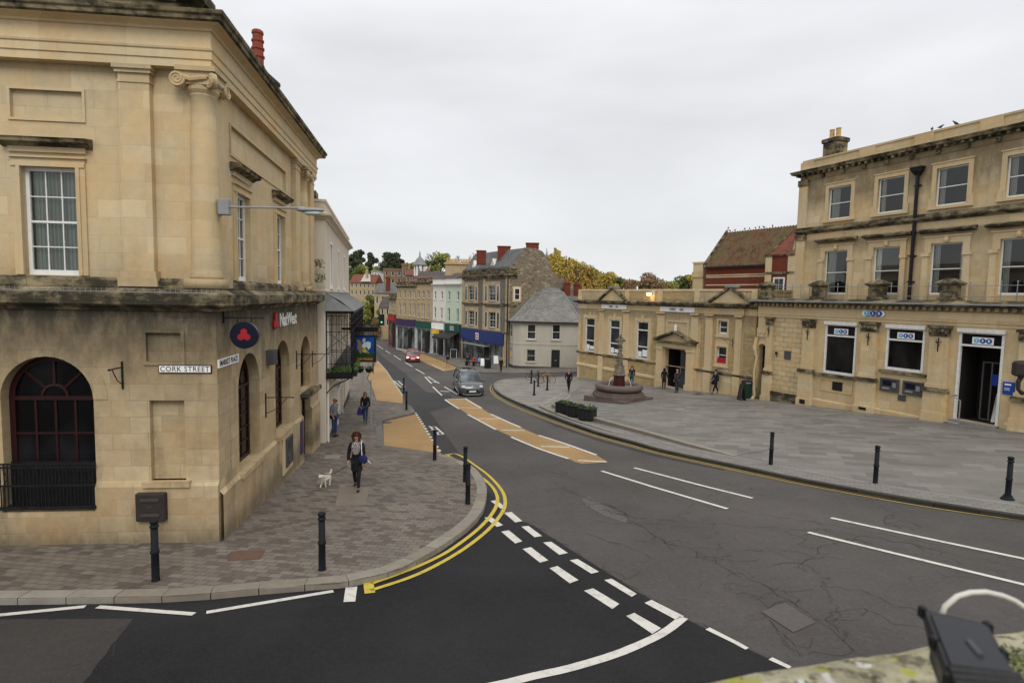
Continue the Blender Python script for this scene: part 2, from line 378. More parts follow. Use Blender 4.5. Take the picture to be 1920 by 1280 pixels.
def clearglass():
    t = NT('clear_window_glass'); t.t.nodes.remove(t.b); g = t.n('ShaderNodeBsdfGlossy'); g.inputs['Roughness'].default_value = .03; g.inputs[0].default_value = (.9, .9, .9, 1)
    tr = t.n('ShaderNodeBsdfTransparent'); tr.inputs[0].default_value = (.80, .84, .81, 1); mxs = t.n('ShaderNodeMixShader'); f = t.n('ShaderNodeFresnel'); f.inputs[0].default_value = 1.5
    t.l(t.math('ADD', f.outputs[0], .03), mxs.inputs[0]); t.l(tr.outputs[0], mxs.inputs[1]); t.l(g.outputs[0], mxs.inputs[2]); t.l(mxs.outputs[0], t.o.inputs[0]); return t.m
GLC = clearglass()
def curtain_mat(name='net_curtain', c=(.36, .40, .36)):
    t = NT(name); x, y, z = t.sep()[:3]; wv = t.n('ShaderNodeTexWave'); wv.inputs['Scale'].default_value = 4.2; wv.inputs['Distortion'].default_value = 1.5
    t.l(t.comb(t.math('ADD', x, y), t.math('MULTIPLY', z, .06)), wv.inputs[0]); t.col(t.mix(wv.outputs[1], mul(c, .55), c)); t.rough(.9); return t.m
CURT = curtain_mat(); BLIND = curtain_mat('white_curtain', (.62, .62, .58))
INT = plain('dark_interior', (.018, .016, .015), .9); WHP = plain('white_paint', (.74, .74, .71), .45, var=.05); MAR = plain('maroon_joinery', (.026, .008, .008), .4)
IRON = plain('black_iron', (.012, .012, .014), .45, var=.3); BOLL = plain('bollard_paint', (.008, .010, .013), .75, var=.3, scale=20); DKG = plain('dark_grey_metal', (.07, .07, .075), .5)
BROWNM = plain('brown_metal', (.035, .028, .026), .55); STEEL = plain('steel', (.45, .46, .47), .35, .8); LEAD = plain('lead_sheet', (.20, .21, .205), .6, var=.2, scale=2, bump=.2)
GALV = plain('galvanised', (.25, .26, .26), .6, .2); BLACKP = plain('black_plastic', (.012, .013, .015), .38, bump=.1, scale=30); WHPL = plain('white_plastic', (.7, .69, .66), .4)
NAVY = plain('navy_sign', (.006, .008, .022), .3); REDS = plain('red_sign', (.36, .018, .025), .35); WHS = plain('white_sign', (.8, .8, .78), .4, var=.03); BLKS = plain('black_letter', (.02, .02, .02), .5)
BLUES = plain('blue_sign', (.015, .06, .33), .35); BLUEF = plain('blue_fascia', (.014, .032, .15), .4); GRNF = plain('green_fascia', (.008, .07, .05), .4); CYAN = plain('cyan_sign', (.07, .35, .6), .4)
PURP = plain('purple_sign', (.04, .02, .08), .4); TERRA = plain('terracotta', (.22, .05, .03), .7, bump=.3); TERY = plain('buff_pot', (.5, .33, .14), .7); YEL = plain('yellow_sign', (.7, .45, .03), .5); TEALP = plain('teal_panel', (.02, .16, .15), .4)
SHOPL = plain('shop_light_paint', (.42, .43, .42), .5, var=.3, scale=1.5); CABLE = plain('cable', (.55, .53, .48), .5)
LAMPG = plain('lamp_glass', (.55, .58, .52), .25)
def emis(name, c, k):
    t = NT(name); t.col(c); t.b.inputs['Emission Color'].default_value = (*c, 1); t.b.inputs['Emission Strength'].default_value = k; return t.m
LIT = emis('lit_lamp', (1, .75, .4), 3.); LITW = emis('lit_headlamp', (1, .95, .9), 1.0); LITG = emis('green_signal', (.1, 1, .45), 2.)
# ---- ground surfaces
def asphalt(name, c, crack=0., patch=.3, speck=.35, rough=.85):
    t = NT(name); sp_ = t.noise(38, 4, .85); big = t.noise(.22, 5, .6); mid = t.noise(1.4, 6, .7); fine = t.noise(14, 4, .7)
    q = t.mix(t.mr(big, .35, .68), mul(c, 1-patch*.75), mul(c, 1+patch*.6)); q = t.mix(t.mr(mid, .35, .75, 0, .5), q, mul(c, .72))
    q = t.mix(t.mr(fine, .4, .8, 0, .4), q, mul(c, 1.35)); q = t.mix(t.mr(sp_, .5, .72, 0, speck), q, mul(c, 2.6)); q = t.mix(t.mr(t.noise(55, 3, .8), .36, .26, 0, .5), q, mul(c, .4)); q = t.mix(t.mr(t.noise(9, 5, .8), .5, .8, 0, .45), q, mul(c, 1.7)); q = t.mix(t.mr(t.noise(17, 5, .8), .5, .3, 0, .45), q, mul(c, .5)); q = t.mix(t.mr(t.noise(.9, 7, .75, stretch=(.5, 1.6, 1)), .55, .75, 0, .35), q, mul(c, 1.5))
    # tyre-polished, oil-darkened lanes run with the street
    ln = t.noise(.7, 3, .5, stretch=(1.0, .09, 1)); q = t.mix(t.mr(ln, .5, .72, 0, .28), q, mul(c, .55))
    h = t.noise(60, 4, .8)
    if crack:
        wv = t.n('ShaderNodeVectorMath', operation='ADD'); nn = t.n('ShaderNodeTexNoise'); nn.inputs['Scale'].default_value = 1.1; nn.inputs['Detail'].default_value = 6; t.l(t.co, nn.inputs[0])
        sc2 = t.n('ShaderNodeVectorMath', operation='SCALE'); sc2.inputs[3].default_value = 1.3; t.l(nn.outputs['Color'], sc2.inputs[0]); t.l(t.co, wv.inputs[0]); t.l(sc2.outputs[0], wv.inputs[1])
        tot = None
        for s_, w_ in ((.33, .012), (1.5, .03)):
            ve = t.n('ShaderNodeTexVoronoi', feature='DISTANCE_TO_EDGE'); ve.inputs['Scale'].default_value = s_; t.l(wv.outputs[0], ve.inputs['Vector'])
            e_ = t.mr(ve.outputs[0], 0, w_, 1, 0); msk = t.mr(t.noise(.3 if s_ < 1 else .45, 3, .5, vec=wv.outputs[0]), .50 if s_ < 1 else .55, .56 if s_ < 1 else .64)
            e_ = t.math('MULTIPLY', e_, msk); e_ = t.math('MULTIPLY', e_, t.mr(t.noise(4, 3), .35, .6)); tot = e_ if tot is None else t.math('MAXIMUM', tot, e_)
        q = t.mix(t.math('MULTIPLY', tot, crack), q, mul(c, .18)); h = t.math('SUBTRACT', h, t.math('MULTIPLY', tot, 2.))
    t.col(q); t.rough(rough); t.bump(h, .35, .008); return t.m
ASP = asphalt('worn_asphalt', (.074, .067, .0625), .5, .42); ASPN = asphalt('new_black_asphalt', (.0175, .0172, .0182), 0, .95, .6); ASPM = asphalt('mid_asphalt', (.038, .037, .037), .3, .3); ASPO = asphalt('grey_asphalt', (.042, .039, .036), .3, .3)
BUFF = asphalt('buff_surface', (.32, .205, .09), 0, .3, .2)
def paving(name, cols, bw, bh, mort, mo, ang, blotch=.5, stain=.35):
    t = NT(name); mp = t.n('ShaderNodeMapping'); mp.inputs['Rotation'].default_value = (0, 0, math.radians(ang)); t.l(t.co, mp.inputs[0]); v = mp.outputs[0]
    k = t.brick(v, bw, bh, 0, (0, 0, 0), (1, 1, 1), (0, 0, 0)); r = t.n('ShaderNodeValToRGB'); t.l(k[0], r.inputs[0]); r.color_ramp.interpolation = 'CONSTANT'
    e = r.color_ramp.elements; n = len(cols); e[0].color = (*cols[0], 1); e[1].position = 1-1/n; e[1].color = (*cols[-1], 1)
    for i in range(1, n-1): a = e.new(i/n); a.color = (*cols[i], 1)
    b = t.brick(v, bw, bh, mort, r.outputs[0], r.outputs[0], mo, smooth=.2)
    c = t.mix(t.mr(t.noise(.5, 5, .65), .4, .68, 0, blotch), b[0], mul(cols[0], .75)); c = t.mix(t.mr(t.noise(7, 5, .7), .4, .8, 0, .3), c, mul(cols[-1], 1.2))
    c = t.mix(t.mr(t.noise(2.3, 6, .75), .62, .78, 0, stain), c, mul(cols[0], .45)); c = t.mix(t.mr(t.noise(11, 2, .5), .73, .75, 0, .6), c, (.3, .29, .27))
    t.col(c); t.rough(t.mr(t.noise(.8, 4), .3, .7, .55, .9)); t.bump(t.math('ADD', t.mr(b[1], 0, 1, 1, 0), t.math('MULTIPLY', t.noise(30, 4), .4)), .4, .01); return t.m
PAVL = paving('block_paving', [(.095, .076, .062), (.155, .130, .107), (.185, .158, .13), (.165, .14, .116), (.195, .17, .14), (.12, .098, .08), (.175, .15, .124)], .25, .165, .010, (.075, .065, .055), 8)
PAVP = paving('square_flagstones', [(.135, .128, .114), (.185, .175, .156), (.162, .154, .138), (.208, .196, .174), (.172, .163, .146)], .85, .48, .006, (.12, .11, .10), 24, .45)
PAVS = paving('small_setts', [(.17, .158, .145), (.21, .197, .18), (.19, .178, .16)], .25, .2, .01, (.11, .10, .09), 30, .4)
FLAG = paving('pale_flags', [(.20, .19, .168), (.235, .222, .195), (.175, .165, .145)], .9, .6, .006, (.14, .13, .11), 10, .3)
def islandmat(name, a, b):
    t = NT(name); g = t.n('ShaderNodeNewGeometry'); c = t.mix(g.outputs['Random Per Island'], a, b); c = t.mix(t.mr(t.noise(3, 6, .7), .4, .75, 0, .5), c, mul(a, .6)); t.col(c); t.rough(.85); t.bump(t.noise(30, 4), .3, .01); return t.m
KERB = islandmat('kerbstone', (.21, .18, .14), (.27, .25, .21)); KERBD = islandmat('dark_kerbstone', (.12, .11, .095), (.17, .16, .14)); SLAB = islandmat('stone_slab', (.20, .19, .17), (.26, .25, .22))
def paintmat(name, c, wear=.35):
    t = NT(name); n = t.noise(5, 6, .75); n2 = t.noise(45, 3, .8); q = t.mix(t.mr(n, .5, .66, 0, wear), c, mul(c, .45)); q = t.mix(t.mr(n2, .55, .75, 0, .3), q, mul(c, .6)); t.col(q); t.rough(.7); return t.m
WLINE = paintmat('white_road_paint', (.58, .56, .51), .6); YLINE = paintmat('yellow_road_paint', (.52, .40, .06), .5); YWORN = paintmat('worn_yellow_paint', (.36, .26, .07), .6); GHOST = paintmat('pale_joint', (.30, .285, .25), .4)
def foliage(name, cols, k=1.0):
    t = NT(name); g = t.n('ShaderNodeNewGeometry'); r = t.n('ShaderNodeValToRGB'); e = r.color_ramp.elements; n = len(cols)
    e[0].color = (*cols[0], 1); e[1].color = (*cols[-1], 1)
    for i in range(1, n-1): a = e.new(i/(n-1)); a.color = (*cols[i], 1)
    s_ = t.math('ADD', t.math('MULTIPLY', g.outputs['Random Per Island'], .5), t.math('MULTIPLY', t.mr(t.noise(.35, 3), .3, .7), .5)); t.l(s_, r.inputs[0]); t.col(r.outputs[0]); t.rough(.9)
    t.b.inputs['Subsurface Weight'].default_value = 0; return t.m
LVY = foliage('yellow_autumn_leaves', [(.22, .20, .04), (.42, .33, .07), (.52, .40, .09), (.30, .28, .06)]); LVO = foliage('orange_autumn_leaves', [(.24, .15, .05), (.40, .24, .07), (.38, .29, .08), (.24, .19, .06)])
LVG = foliage('green_leaves', [(.05, .07, .025), (.12, .15, .045), (.18, .18, .06)]); LVD = foliage('dark_evergreen', [(.03, .045, .026), (.065, .08, .045), (.10, .11, .06)]); LVL = foliage('yellow_green_leaves', [(.13, .15, .04), (.26, .28, .07), (.34, .33, .09)])  # evergreen tones lightened and greyed in the colour, standing in for distance haze
LVP = foliage('planter_leaves', [(.03, .055, .018), (.07, .13, .03), (.12, .19, .05)]); LVB = foliage('brown_leaves', [(.15, .10, .055), (.26, .17, .085), (.2, .15, .08)]); LVR = foliage('red_brown_leaves', [(.05, .03, .018), (.11, .055, .03)])
BARK = plain('bark', (.07, .058, .045), .95, bump=.4); TWIG = plain('twigs', (.10, .088, .075), .95)
# ------------------------------------------------------------------ ground, roads, pavements, markings
YK = [k[0] for k in KA[1:-1]]; XK = [k[0] for k in KB[1:-1]]
def drape(bm, off):
    for y in YK: bmesh.ops.bisect_plane(bm, geom=bm.verts[:]+bm.edges[:]+bm.faces[:], plane_co=(0, y, 0), plane_no=(0, 1, 0), dist=1e-5)
    for x in XK: bmesh.ops.bisect_plane(bm, geom=bm.verts[:]+bm.edges[:]+bm.faces[:], plane_co=(x, 0, 0), plane_no=(1, 0, 0), dist=1e-5)
    for v in bm.verts: v.co.z = T(v.co.x, v.co.y)+off+v.co.z
def sheets(name, polys, off, mat, parent=None, quads=False, **tg):
    bm = bmesh.new()
    for P in polys:
        vs = [bm.verts.new((p[0], p[1], 0)) for p in P]
        f = bm.faces.new(vs)
    bmesh.ops.triangulate(bm, faces=bm.faces[:]); drape(bm, off)
    bmesh.ops.recalc_face_normals(bm, faces=bm.faces[:])
    for f in bm.faces:
        if f.normal.z < 0: f.normal_flip()
    me = bpy.data.meshes.new(name); bm.to_mesh(me); bm.free(); me.materials.append(mat)
    o = bpy.data.objects.new(name, me); sc.collection.objects.link(o); W[o] = Matrix.Identity(4); return tag(o, **tg)
def G_(pts, dz=0): return [G(x, y, dz) for x, y in pts]
def smooth(P, n=3):
    """Catmull-Rom through world points"""
    P = [Vector(p) for p in P]; out_ = []
    for i in range(len(P)-1):
        a, b, c, d_ = P[max(i-1, 0)], P[i], P[i+1], P[min(i+2, len(P)-1)]
        for k in range(n):
            t = k/n; out_.append(.5*((2*b)+(c-a)*t+(2*a-5*b+4*c-d_)*t*t+(3*b-a-3*c+d_)*t**3))
    return out_+[P[-1]]
def offs(P, d_):
    r = []
    for i in range(len(P)):
        t = (P[min(i+1, len(P)-1)]-P[max(i-1, 0)]).normalized(); r.append(P[i]+Vector((-t.y, t.x))*d_)
    return r
def strip(P, w_, o_=0):
    a, b = offs(P, o_-w_/2), offs(P, o_+w_/2)
    return [[a[i], a[i+1], b[i+1], b[i]] for i in range(len(P)-1)]
def kerb(name, path, wid, top, bot, mat, ln=.9, side=1, **tg):
    """a row of kerbstones with open joints; inner edge lies side*wid from the path"""
    P = [Vector(p) for p in path]; segs = []; mb = MB(); acc = 0
    L = [0]
    for a, b in zip(P, P[1:]): L.append(L[-1]+(b-a).length)
    def pt(s_):
        s_ = max(0, min(L[-1], s_))
        for i in range(len(L)-1):
            if s_ <= L[i+1]: break
        t = (s_-L[i])/max(1e-6, L[i+1]-L[i]); t_ = (P[i+1]-P[i]).normalized(); a = P[max(i-1,0)]; b = P[min(i+2,len(P)-1)]
        return P[i].lerp(P[i+1], t), t_
    n = max(1, int(L[-1]/ln))
    for i in range(n):
        a, ta = pt(L[-1]*i/n+.008); b, tb = pt(L[-1]*(i+1)/n-.008)
        na, nb = Vector((-ta.y, ta.x))*side, Vector((-tb.y, tb.x))*side; j = R.uniform(-.003, .003)
        q = [a, b, b+nb*wid, a+na*wid]
        lo = [(p.x, p.y, T(p.x, p.y)+bot) for p in q]; ch = .018
        q2 = [a+na*ch, b+nb*ch, b+nb*wid, a+na*wid]
        mid = [(p.x, p.y, T(p.x, p.y)+top-(ch if k < 2 else 0)+j) for k, p in enumerate(q)]; hi = [(p.x, p.y, T(p.x, p.y)+top+j) for p in q2]
        mb.loft([lo, mid, hi])
    return mb.build(name, mat, None, loc=(0, 0, 0), **tg)
ST = dict(kind='structure')
# open country under everything
sheets('ground', [[(-900, -60), (900, -60), (900, 890), (-900, 890)]], -.35, asphalt('earth', (.05, .055, .03), 0, .4), **ST)
sheets('road', [[(-45, -25), (60, -25), (60, 170), (-110, 170)]], 0, ASP, **ST)
K1px = [(-520, 1122), (-200, 1122), (0, 1121), (240, 1118), (344, 1115), (450, 1106), (547, 1097), (634, 1092), (700, 1079), (731, 1071), (762, 1060), (806, 1036), (848, 1009), (885, 981), (906, 954), (913, 926), (911, 906), (899, 885), (882, 871), (854, 859), (827, 850)]
K1 = smooth([G(x, y, .12) for x, y in K1px], 3)
bayL = [(827, 850), (720, 835), (716, 787), (779, 772.5), (771, 760), (754, 757), (706, 752), (693, 718), (687, 708), (706, 675), (700, 655), (695, 640), (690, 628), (676, 612)]
PB = [Vector(G(x, y, .12)) for x, y in bayL]
sheets('pavement', [K1+PB[1:]+[Vector((-60, 150)), Vector((-45, 60)), Vector((-40, 8))]], .118, PAVL, **ST)
kerb('kerb', K1, .3, .124, -.1, KERB, .75, 1, **ST)
kerb('kerb', [PB[0], PB[1]], .25, .124, -.1, KERBD, .6, 1, **ST); kerb('kerb', [PB[1], PB[2]], .3, .124, -.1, KERBD, .6, 1, **ST)
kerb('kerb', [PB[2], PB[3], PB[4], PB[5]], .25, .124, -.1, KERBD, .6, 1, **ST); kerb('kerb', PB[5:9], .25, .124, -.1, KERBD, .6, 1, **ST)
kerb('kerb', PB[8:], .2, .124, -.1, KERBD, .9, 1, **ST)
# square on the right
K2px = [(1083, 705), (1025, 706.4), (968, 708.6), (945, 710), (930, 713.5), (923, 719), (924, 727), (932, 735), (946, 744), (971, 755), (1009, 770.5), (1047, 785), (1115, 809.5), (1184, 828), (1240, 844), (1359, 869), (1479, 894.5), (1599, 917), (1719, 938), (1838, 957), (1920, 969), (2150, 1003)]
K2 = smooth([G(x, y, .1) for x, y in K2px], 3)
sheets('plaza', [K2+[Vector((60, 8)), Vector((60, 60)), Vector((30, 75)), Vector((9, 70))]], .118, PAVP, **ST)
kerb('kerb', K2, .12, .126, -.1, islandmat('black_kerb', (.03, .028, .024), (.06, .055, .045)), .9, 1, **ST)
# strip of small setts behind the kerb, and flags round the crossing
i0 = 36
ins = offs(K2, .13); far_ = offs(K2, 1.02)
sheets('sett_strip', strip(K2[31:], .9, .58), .1285, PAVS, **ST)
sheets('crossing_flags', [G_([(945, 712), (1083, 707), (1090, 724), (1060, 745), (1030, 762), (1009, 768), (971, 753), (938, 737), (929, 722)], .12)], .126, FLAG, **ST)
# terrace edge of the square: a low curved step that dies out to the right
stp = smooth([G(x, y, .16) for x, y in [(1034, 762), (1060, 772), (1116, 789), (1156, 799.5), (1216, 815), (1277, 831), (1337, 845), (1375, 853)]], 3)
mb = MB()
n = len(stp); L1 = offs(stp, .28)
for i in range(n-1):
    h0, h1 = [.2*max(.10, 1-(k/(n-1))**2) for k in (i, i+1)]
    a, b, c, d_ = stp[i], stp[i+1], L1[i+1], L1[i]
    lo = [(p.x, p.y, T(p.x, p.y)+.10) for p in (a, b, c, d_)]; hi = [(p.x, p.y, T(p.x, p.y)+.12+h) for p, h in ((a, h0), (b, h1), (c, h1), (d_, h0))]
    mb.loft([lo, hi])
mb.build('step', KERB, None, loc=(0, 0, 0), **ST)
stq = smooth([G(x, y, .16) for x, y in [(1010, 762), (1060, 783), (1106, 797), (1140, 807), (1165, 813)]], 3)
mb = MB()
for i in range(len(stq)-1): a, b = stq[i], stq[i+1]; c, d_ = offs(stq, .2)[i+1], offs(stq, .2)[i]; h = .09*(1-i/(len(stq)-1))+.012; mb.loft([[(p.x, p.y, T(p.x, p.y)+.10) for p in (a, b, c, d_)], [(p.x, p.y, T(p.x, p.y)+.12+h) for p in (a, b, c, d_)]])
mb.build('step', KERB, None, loc=(0, 0, 0), **ST)
sheets('terrace_paving', [[*stp, *offs(stp, 2.6)[::-1]]], .130, PAVP, **ST)
# far footway in front of the shops
K3 = smooth([G(x, y, .12) for x, y in [(1084, 697), (1030, 697.5), (970, 698), (892, 697), (864, 690.5), (825, 673), (790, 661), (757, 650), (742, 645), (730, 639), (715, 630), (706, 624), (690, 616)]], 2)
sheets('pavement', [K3+[Vector((-60, 170)), Vector((30, 170)), Vector((40, 75)), Vector((12, 68))]], .118, paving('far_paving', [(.15, .135, .115), (.18, .165, .14), (.13, .12, .10)], .6, .4, .01, (.1, .09, .08), 30), **ST)
kerb('kerb', K3, .2, .124, -.1, KERBD, 1., -1, **ST)
# newer asphalt in the side street and along the left channel
dash_edge = [(938, 962), (1000, 985), (1100, 1049), (1190, 1106), (1290, 1162), (1400, 1215), (1480, 1252), (1700, 1340)]
newp = G_([(-400, 1500), (-520, 1115)])+[p for p in offs(K1, .02)[6:-6]]+G_([(905, 895), (935, 925)]) + G_(dash_edge) + [Vector(G(1500, 1500)), Vector(G(960, 1900)), Vector(G(300, 1900))]
sheets('new_asphalt', [newp], .004, ASPN, **ST)
def ragged(P, amp=.012, step=.12):
    out_ = []
    for a, b in zip(P, P[1:]+P[:1]):
        a, b = Vector(a), Vector(b); n = max(1, int((b-a).length/step)); t_ = (b-a).normalized(); nn = Vector((-t_.y, t_.x)); out_ += [a.lerp(b, k/n)+nn*(R.gauss(0, amp) if k else 0) for k in range(n)]
    return out_
sheets('road_patch', [ragged(G_([(-380, 1162), (250, 1160), (232, 1182), (196, 1230), (150, 1290), (60, 1420), (-380, 1420)]))], .008, ASPO, **ST)
sheets('road_patch', [G_([(702, 655), (722, 672), (760, 700), (800, 735), (846, 741), (850, 760), (806, 772), (870, 862), (955, 965), (930, 935), (900, 885), (827, 851), (780, 776), (740, 722), (712, 680)])], .006, ASPM, **ST)
sheets('road_patch', [G_([(1008, 770), (1047, 787), (1115, 812), (1184, 831), (1240, 848), (1359, 874), (1359, 882), (1230, 856), (1120, 826), (1040, 798), (985, 772), (960, 755)])], .006, ASPM, **ST)
sheets('road_patch', [G_([(1103, 930), (1125, 943), (1155, 957), (1178, 971), (1172, 980), (1130, 966), (1100, 948), (1090, 935)])], .006, asphalt('pale_patch', (.10, .094, .088), 0, .3), **ST)
# buff surfaces: two bays, the far bay and the hatched island
sheets('parking_bay', [G_([(720, 835), (827, 850), (820, 840), (779, 773.5), (718, 788)])], .008, BUFF, **ST)
sheets('parking_bay', [G_([(706, 751), (755, 756), (755, 741), (727, 699), (707, 675), (689, 708), (695, 718)])], .008, BUFF, **ST)
sheets('parking_bay', [G_([(862, 691), (832, 696), (792, 678), (760, 662), (740, 650), (748, 647), (790, 662), (825, 674)])], .008, BUFF, **ST)
L_ = [(834, 748), (861, 766), (877, 776), (930, 805), (958, 818), (1010, 841), (1066, 860), (1090, 869), (1140, 866)]
R_ = [(1118, 853), (1060, 832), (1010, 816), (976, 801), (920, 776), (903, 765), (872, 747)]
sheets('traffic_island', [smooth([Vector(p) for p in G_(L_)], 2)+smooth([Vector(p) for p in G_(R_)], 2)], .008, BUFF, **ST)
# paint
WH = []; YE = []
def line(pts, w_, L=WH, n=3): L += strip(smooth([Vector(p) for p in G_(pts)], n), w_)
def px(polys, L=WH, k=1.): L += [G_([(x/k[0]+k[1], y/k[0]+k[2]) for x, y in p]) for p in polys]
z4 = (2.909, 600, 720); z5 = (2.087, 1000, 700); z3 = (2.782, 400, 540); z6b = (8, 730, 610)
for a, b in [((-330, 1175), (-190, 1150)), ((-170, 1150), (-30, 1158)), ((-12, 1154.5), (160, 1137.5)), ((183, 1138), (364, 1151.5)), ((387, 1148.5), (625, 1108.5))]: line([a, b], .11, n=1)
px([[(644, 1129), (648, 1102), (670, 1100), (666, 1128)]], k=(1, 0, 0))
px([[(930, 638), (962, 633), (1015, 675), (985, 679)], [(1003, 702), (1045, 698), (1103, 748), (1065, 755)], [(1098, 778), (1137, 774), (1212, 830), (1170, 836)], [(1217, 865), (1260, 860), (1352, 922), (1305, 932)], [(1362, 962), (1405, 955), (1522, 1025), (1480, 1035)], [(1550, 1070), (1590, 1062), (1727, 1145), (1700, 1162)],
    [(897, 730), (930, 722), (998, 770), (965, 780)], [(988, 805), (1030, 798), (1103, 858), (1065, 870)], [(1105, 900), (1150, 890), (1245, 962), (1200, 975)], [(1252, 1005), (1295, 993), (1410, 1070), (1362, 1088)], [(1440, 1128), (1490, 1115), (1632, 1200), (1595, 1228)]], k=z4)
px([[(435, 899), (462, 887), (590, 951), (560, 966)], [(363, 950), (395, 938), (500, 998), (465, 1020)], [(673, 1003), (690, 995), (843, 1075), (830, 1082)], [(920, 1121), (935, 1112), (1010, 1148), (1000, 1157)], [(1100, 1208), (1115, 1200), (1200, 1240), (1190, 1250)]], k=z5)
line([(1282, 1158), (1240, 1189), (1168, 1222), (1072, 1252), (1000, 1268), (925, 1286), (800, 1310), (600, 1335)], .15)
for a, b in [((1128, 883), (1364, 954)), ((1189, 877), (1411, 934)), ((1515, 998), (1940, 1101)), ((1558, 971), (1940, 1052))]: line([a, b], .12, n=1)
for s_ in ([(834, 749), (861, 766.5)], [(877, 777), (930, 805.5)], [(958, 819), (1010, 841), (1066, 860)], [(872, 747), (903, 765)], [(920, 776), (976, 801)], [(1010, 816), (1060, 832), (1118, 853)]): line(s_, .13, n=2)
for a, b in (((840, 748.5), (871, 748.5)), ((863, 764), (902, 765)), ((896, 785), (937, 785)), ((940, 806), (984, 807)), ((1014, 837), (1068, 838)), ((1084, 863), (1137, 866))): line([a, b], .15, n=1)
Z = lambda pts, k: [(x/k[0]+k[1], y/k[0]+k[2]) for x, y in pts]
for s_ in ([(1105, 462), (1138, 498)], [(1120, 462), (1178, 497)], [(1145, 515), (1192, 560)], [(1205, 515), (1275, 555)], [(855, 297), (885, 318)], [(898, 325), (925, 343)], [(940, 350), (978, 375)], [(1000, 387), (1038, 410)], [(1055, 422), (1102, 448)], [(860, 258), (880, 270)]): line(Z(s_, z3), .13, n=1)
for s_ in ([(1185, 537), (1232, 540)], [(1145, 490), (1172, 492)]): line(Z(s_, z3), .3, n=1)
for pa in ([(779.5, 774), (827, 850)], [(754.5, 741), (727, 699), (708, 677)]):      # bay edge ticks
    P = smooth([Vector(p) for p in G_(pa)], 12)
    tot = sum((b-a).length for a, b in zip(P, P[1:])); nn = int(tot/.75); acc = 0
    for i in range(nn):
        s0 = tot*i/nn; Lc = 0
        for a, b in zip(P, P[1:]):
            l_ = (b-a).length
            if Lc+l_ >= s0: c = a.lerp(b, (s0-Lc)/l_); t_ = (b-a).normalized(); break
            Lc += l_
        WH += strip([c, c+t_*.35], .13)
for cx_, cy_, sc_ in ((818, 805, 1.), (748, 718, .8)):       # worn bay legend beside the kerb
    for dx, dy, ex, ey in ((-12, -4, -4, -5), (-10, 1, 2, 0), (-4, 6, 8, 5), (2, 10, 13, 9), (-13, -6, 5, 10), (-2, -5, 14, 9)): line([(cx_+dx*sc_, cy_+dy*sc_), (cx_+ex*sc_, cy_+ey*sc_)], .1, n=1)
line(Z([(0, 235), (50, 262)], z6b), .1, n=1); line(Z([(640, 590), (820, 675)], z6b), .1, n=1)
sheets('road_marking', WH, .0125, WLINE, **ST)
yo = Z([(700, 388), (735, 380), (785, 402), (840, 440), (905, 487), (960, 540), (998, 592), (1010, 640), (1000, 690), (940, 772), (860, 845), (750, 923), (620, 997), (480, 1060), (275, 1127)], z4)
yi = Z([(690, 388), (740, 412), (790, 445), (850, 487), (905, 528), (948, 573), (968, 620), (962, 665), (930, 720), (870, 785), (790, 850), (680, 925), (540, 993), (400, 1047), (278, 1090)], z4)
line(yo, .1, YE); line(yi, .1, YE); line(Z([(262, 1072), (272, 1142)], z4), .18, YE, n=1); line(Z([(680, 386), (735, 380)], z4), .08, YE, n=1)
sheets('yellow_lines', YE, .0155, YLINE, **ST)
YE = []
base = smooth([Vector(p) for p in G_([(968, 716), (945, 715), (929, 718), (921, 727), (927, 740), (945, 752), (975, 766), (1009, 780), (1047, 794), (1115, 817), (1184, 836), (1240, 851), (1359, 877), (1479, 902), (1599, 925), (1719, 946), (1838, 964), (1920, 975), (2050, 994)])], 3)
YE += strip(base, .07, -.09); YE += strip(base, .07, .09)
line(Z([(480, 410), (760, 500), (1060, 640)], z6b), .12, YE); line(Z([(100, 290), (200, 345)], z6b), .12, YE, n=1)
line(Z([(800, 425), (850, 437), (905, 445)], z3), .1, YE, n=1)
for i in range(9): line(Z([(670+i*22, 560+i*9), (700+i*22, 572+i*9)], z6b), .35, YE, n=1)
sheets('yellow_lines', YE, .0145, YWORN, **ST)
# pale joints in the square
GJ = []
line([(1215, 741), (1400, 757), (1650, 786), (1920, 817), (2050, 833)], .1, GJ); line([(1010, 766), (1040, 748), (1055, 741), (1110, 737)], .12, GJ, n=1); line([(1055, 757), (1070, 743)], .12, GJ, n=1)
GJ += strip(offs(K2, 1.02)[40:], .07)
sheets('paving_joint', GJ, .134, GHOST, **ST)
def cover(name, poly, mat, label, cat, off=.013, dz=0):
    P = G_(poly, dz); o = sheets(name, [P], off, mat, label=label, cat=cat)
    c = sum((Vector(p) for p in P), Vector((0, 0)))/len(P); z = T(*c)+off
    for v in o.data.vertices: v.co -= Vector((c.x, c.y, z))
    o.location = (c.x, c.y, z); return o
def plate(name, poly, mat, label, cat, dz=.0):
    P = G_(poly, dz); mb = MB(); c = sum((Vector(p) for p in P), Vector((0, 0)))/len(P)
    mb.loft([[(p[0], p[1], T(*p)+dz-.02) for p in P], [(p[0], p[1], T(*p)+dz+.014) for p in P], [(c.x+(p[0]-c.x)*.97, c.y+(p[1]-c.y)*.97, T(*p)+dz+.019) for p in P]])
    return mb.build(name, mat, None, label=label, cat=cat)
MHM = plain('manhole_iron', (.085, .072, .07), .6, .2, bump=.4, scale=12); MHR = plain('rusty_cover', (.12, .07, .05), .8, bump=.4, scale=12)
plate('manhole_cover', [(1427, 1147), (1472, 1130), (1530, 1167), (1487, 1186)], MHM, 'diamond-shaped iron manhole cover set in cracked asphalt near the parapet', 'manhole cover')
plate('manhole_cover', [(427, 1051), (433, 1034), (497, 1031), (487, 1048)], MHR, 'rusty brown access cover in the paving between two bollards', 'manhole cover', .118)
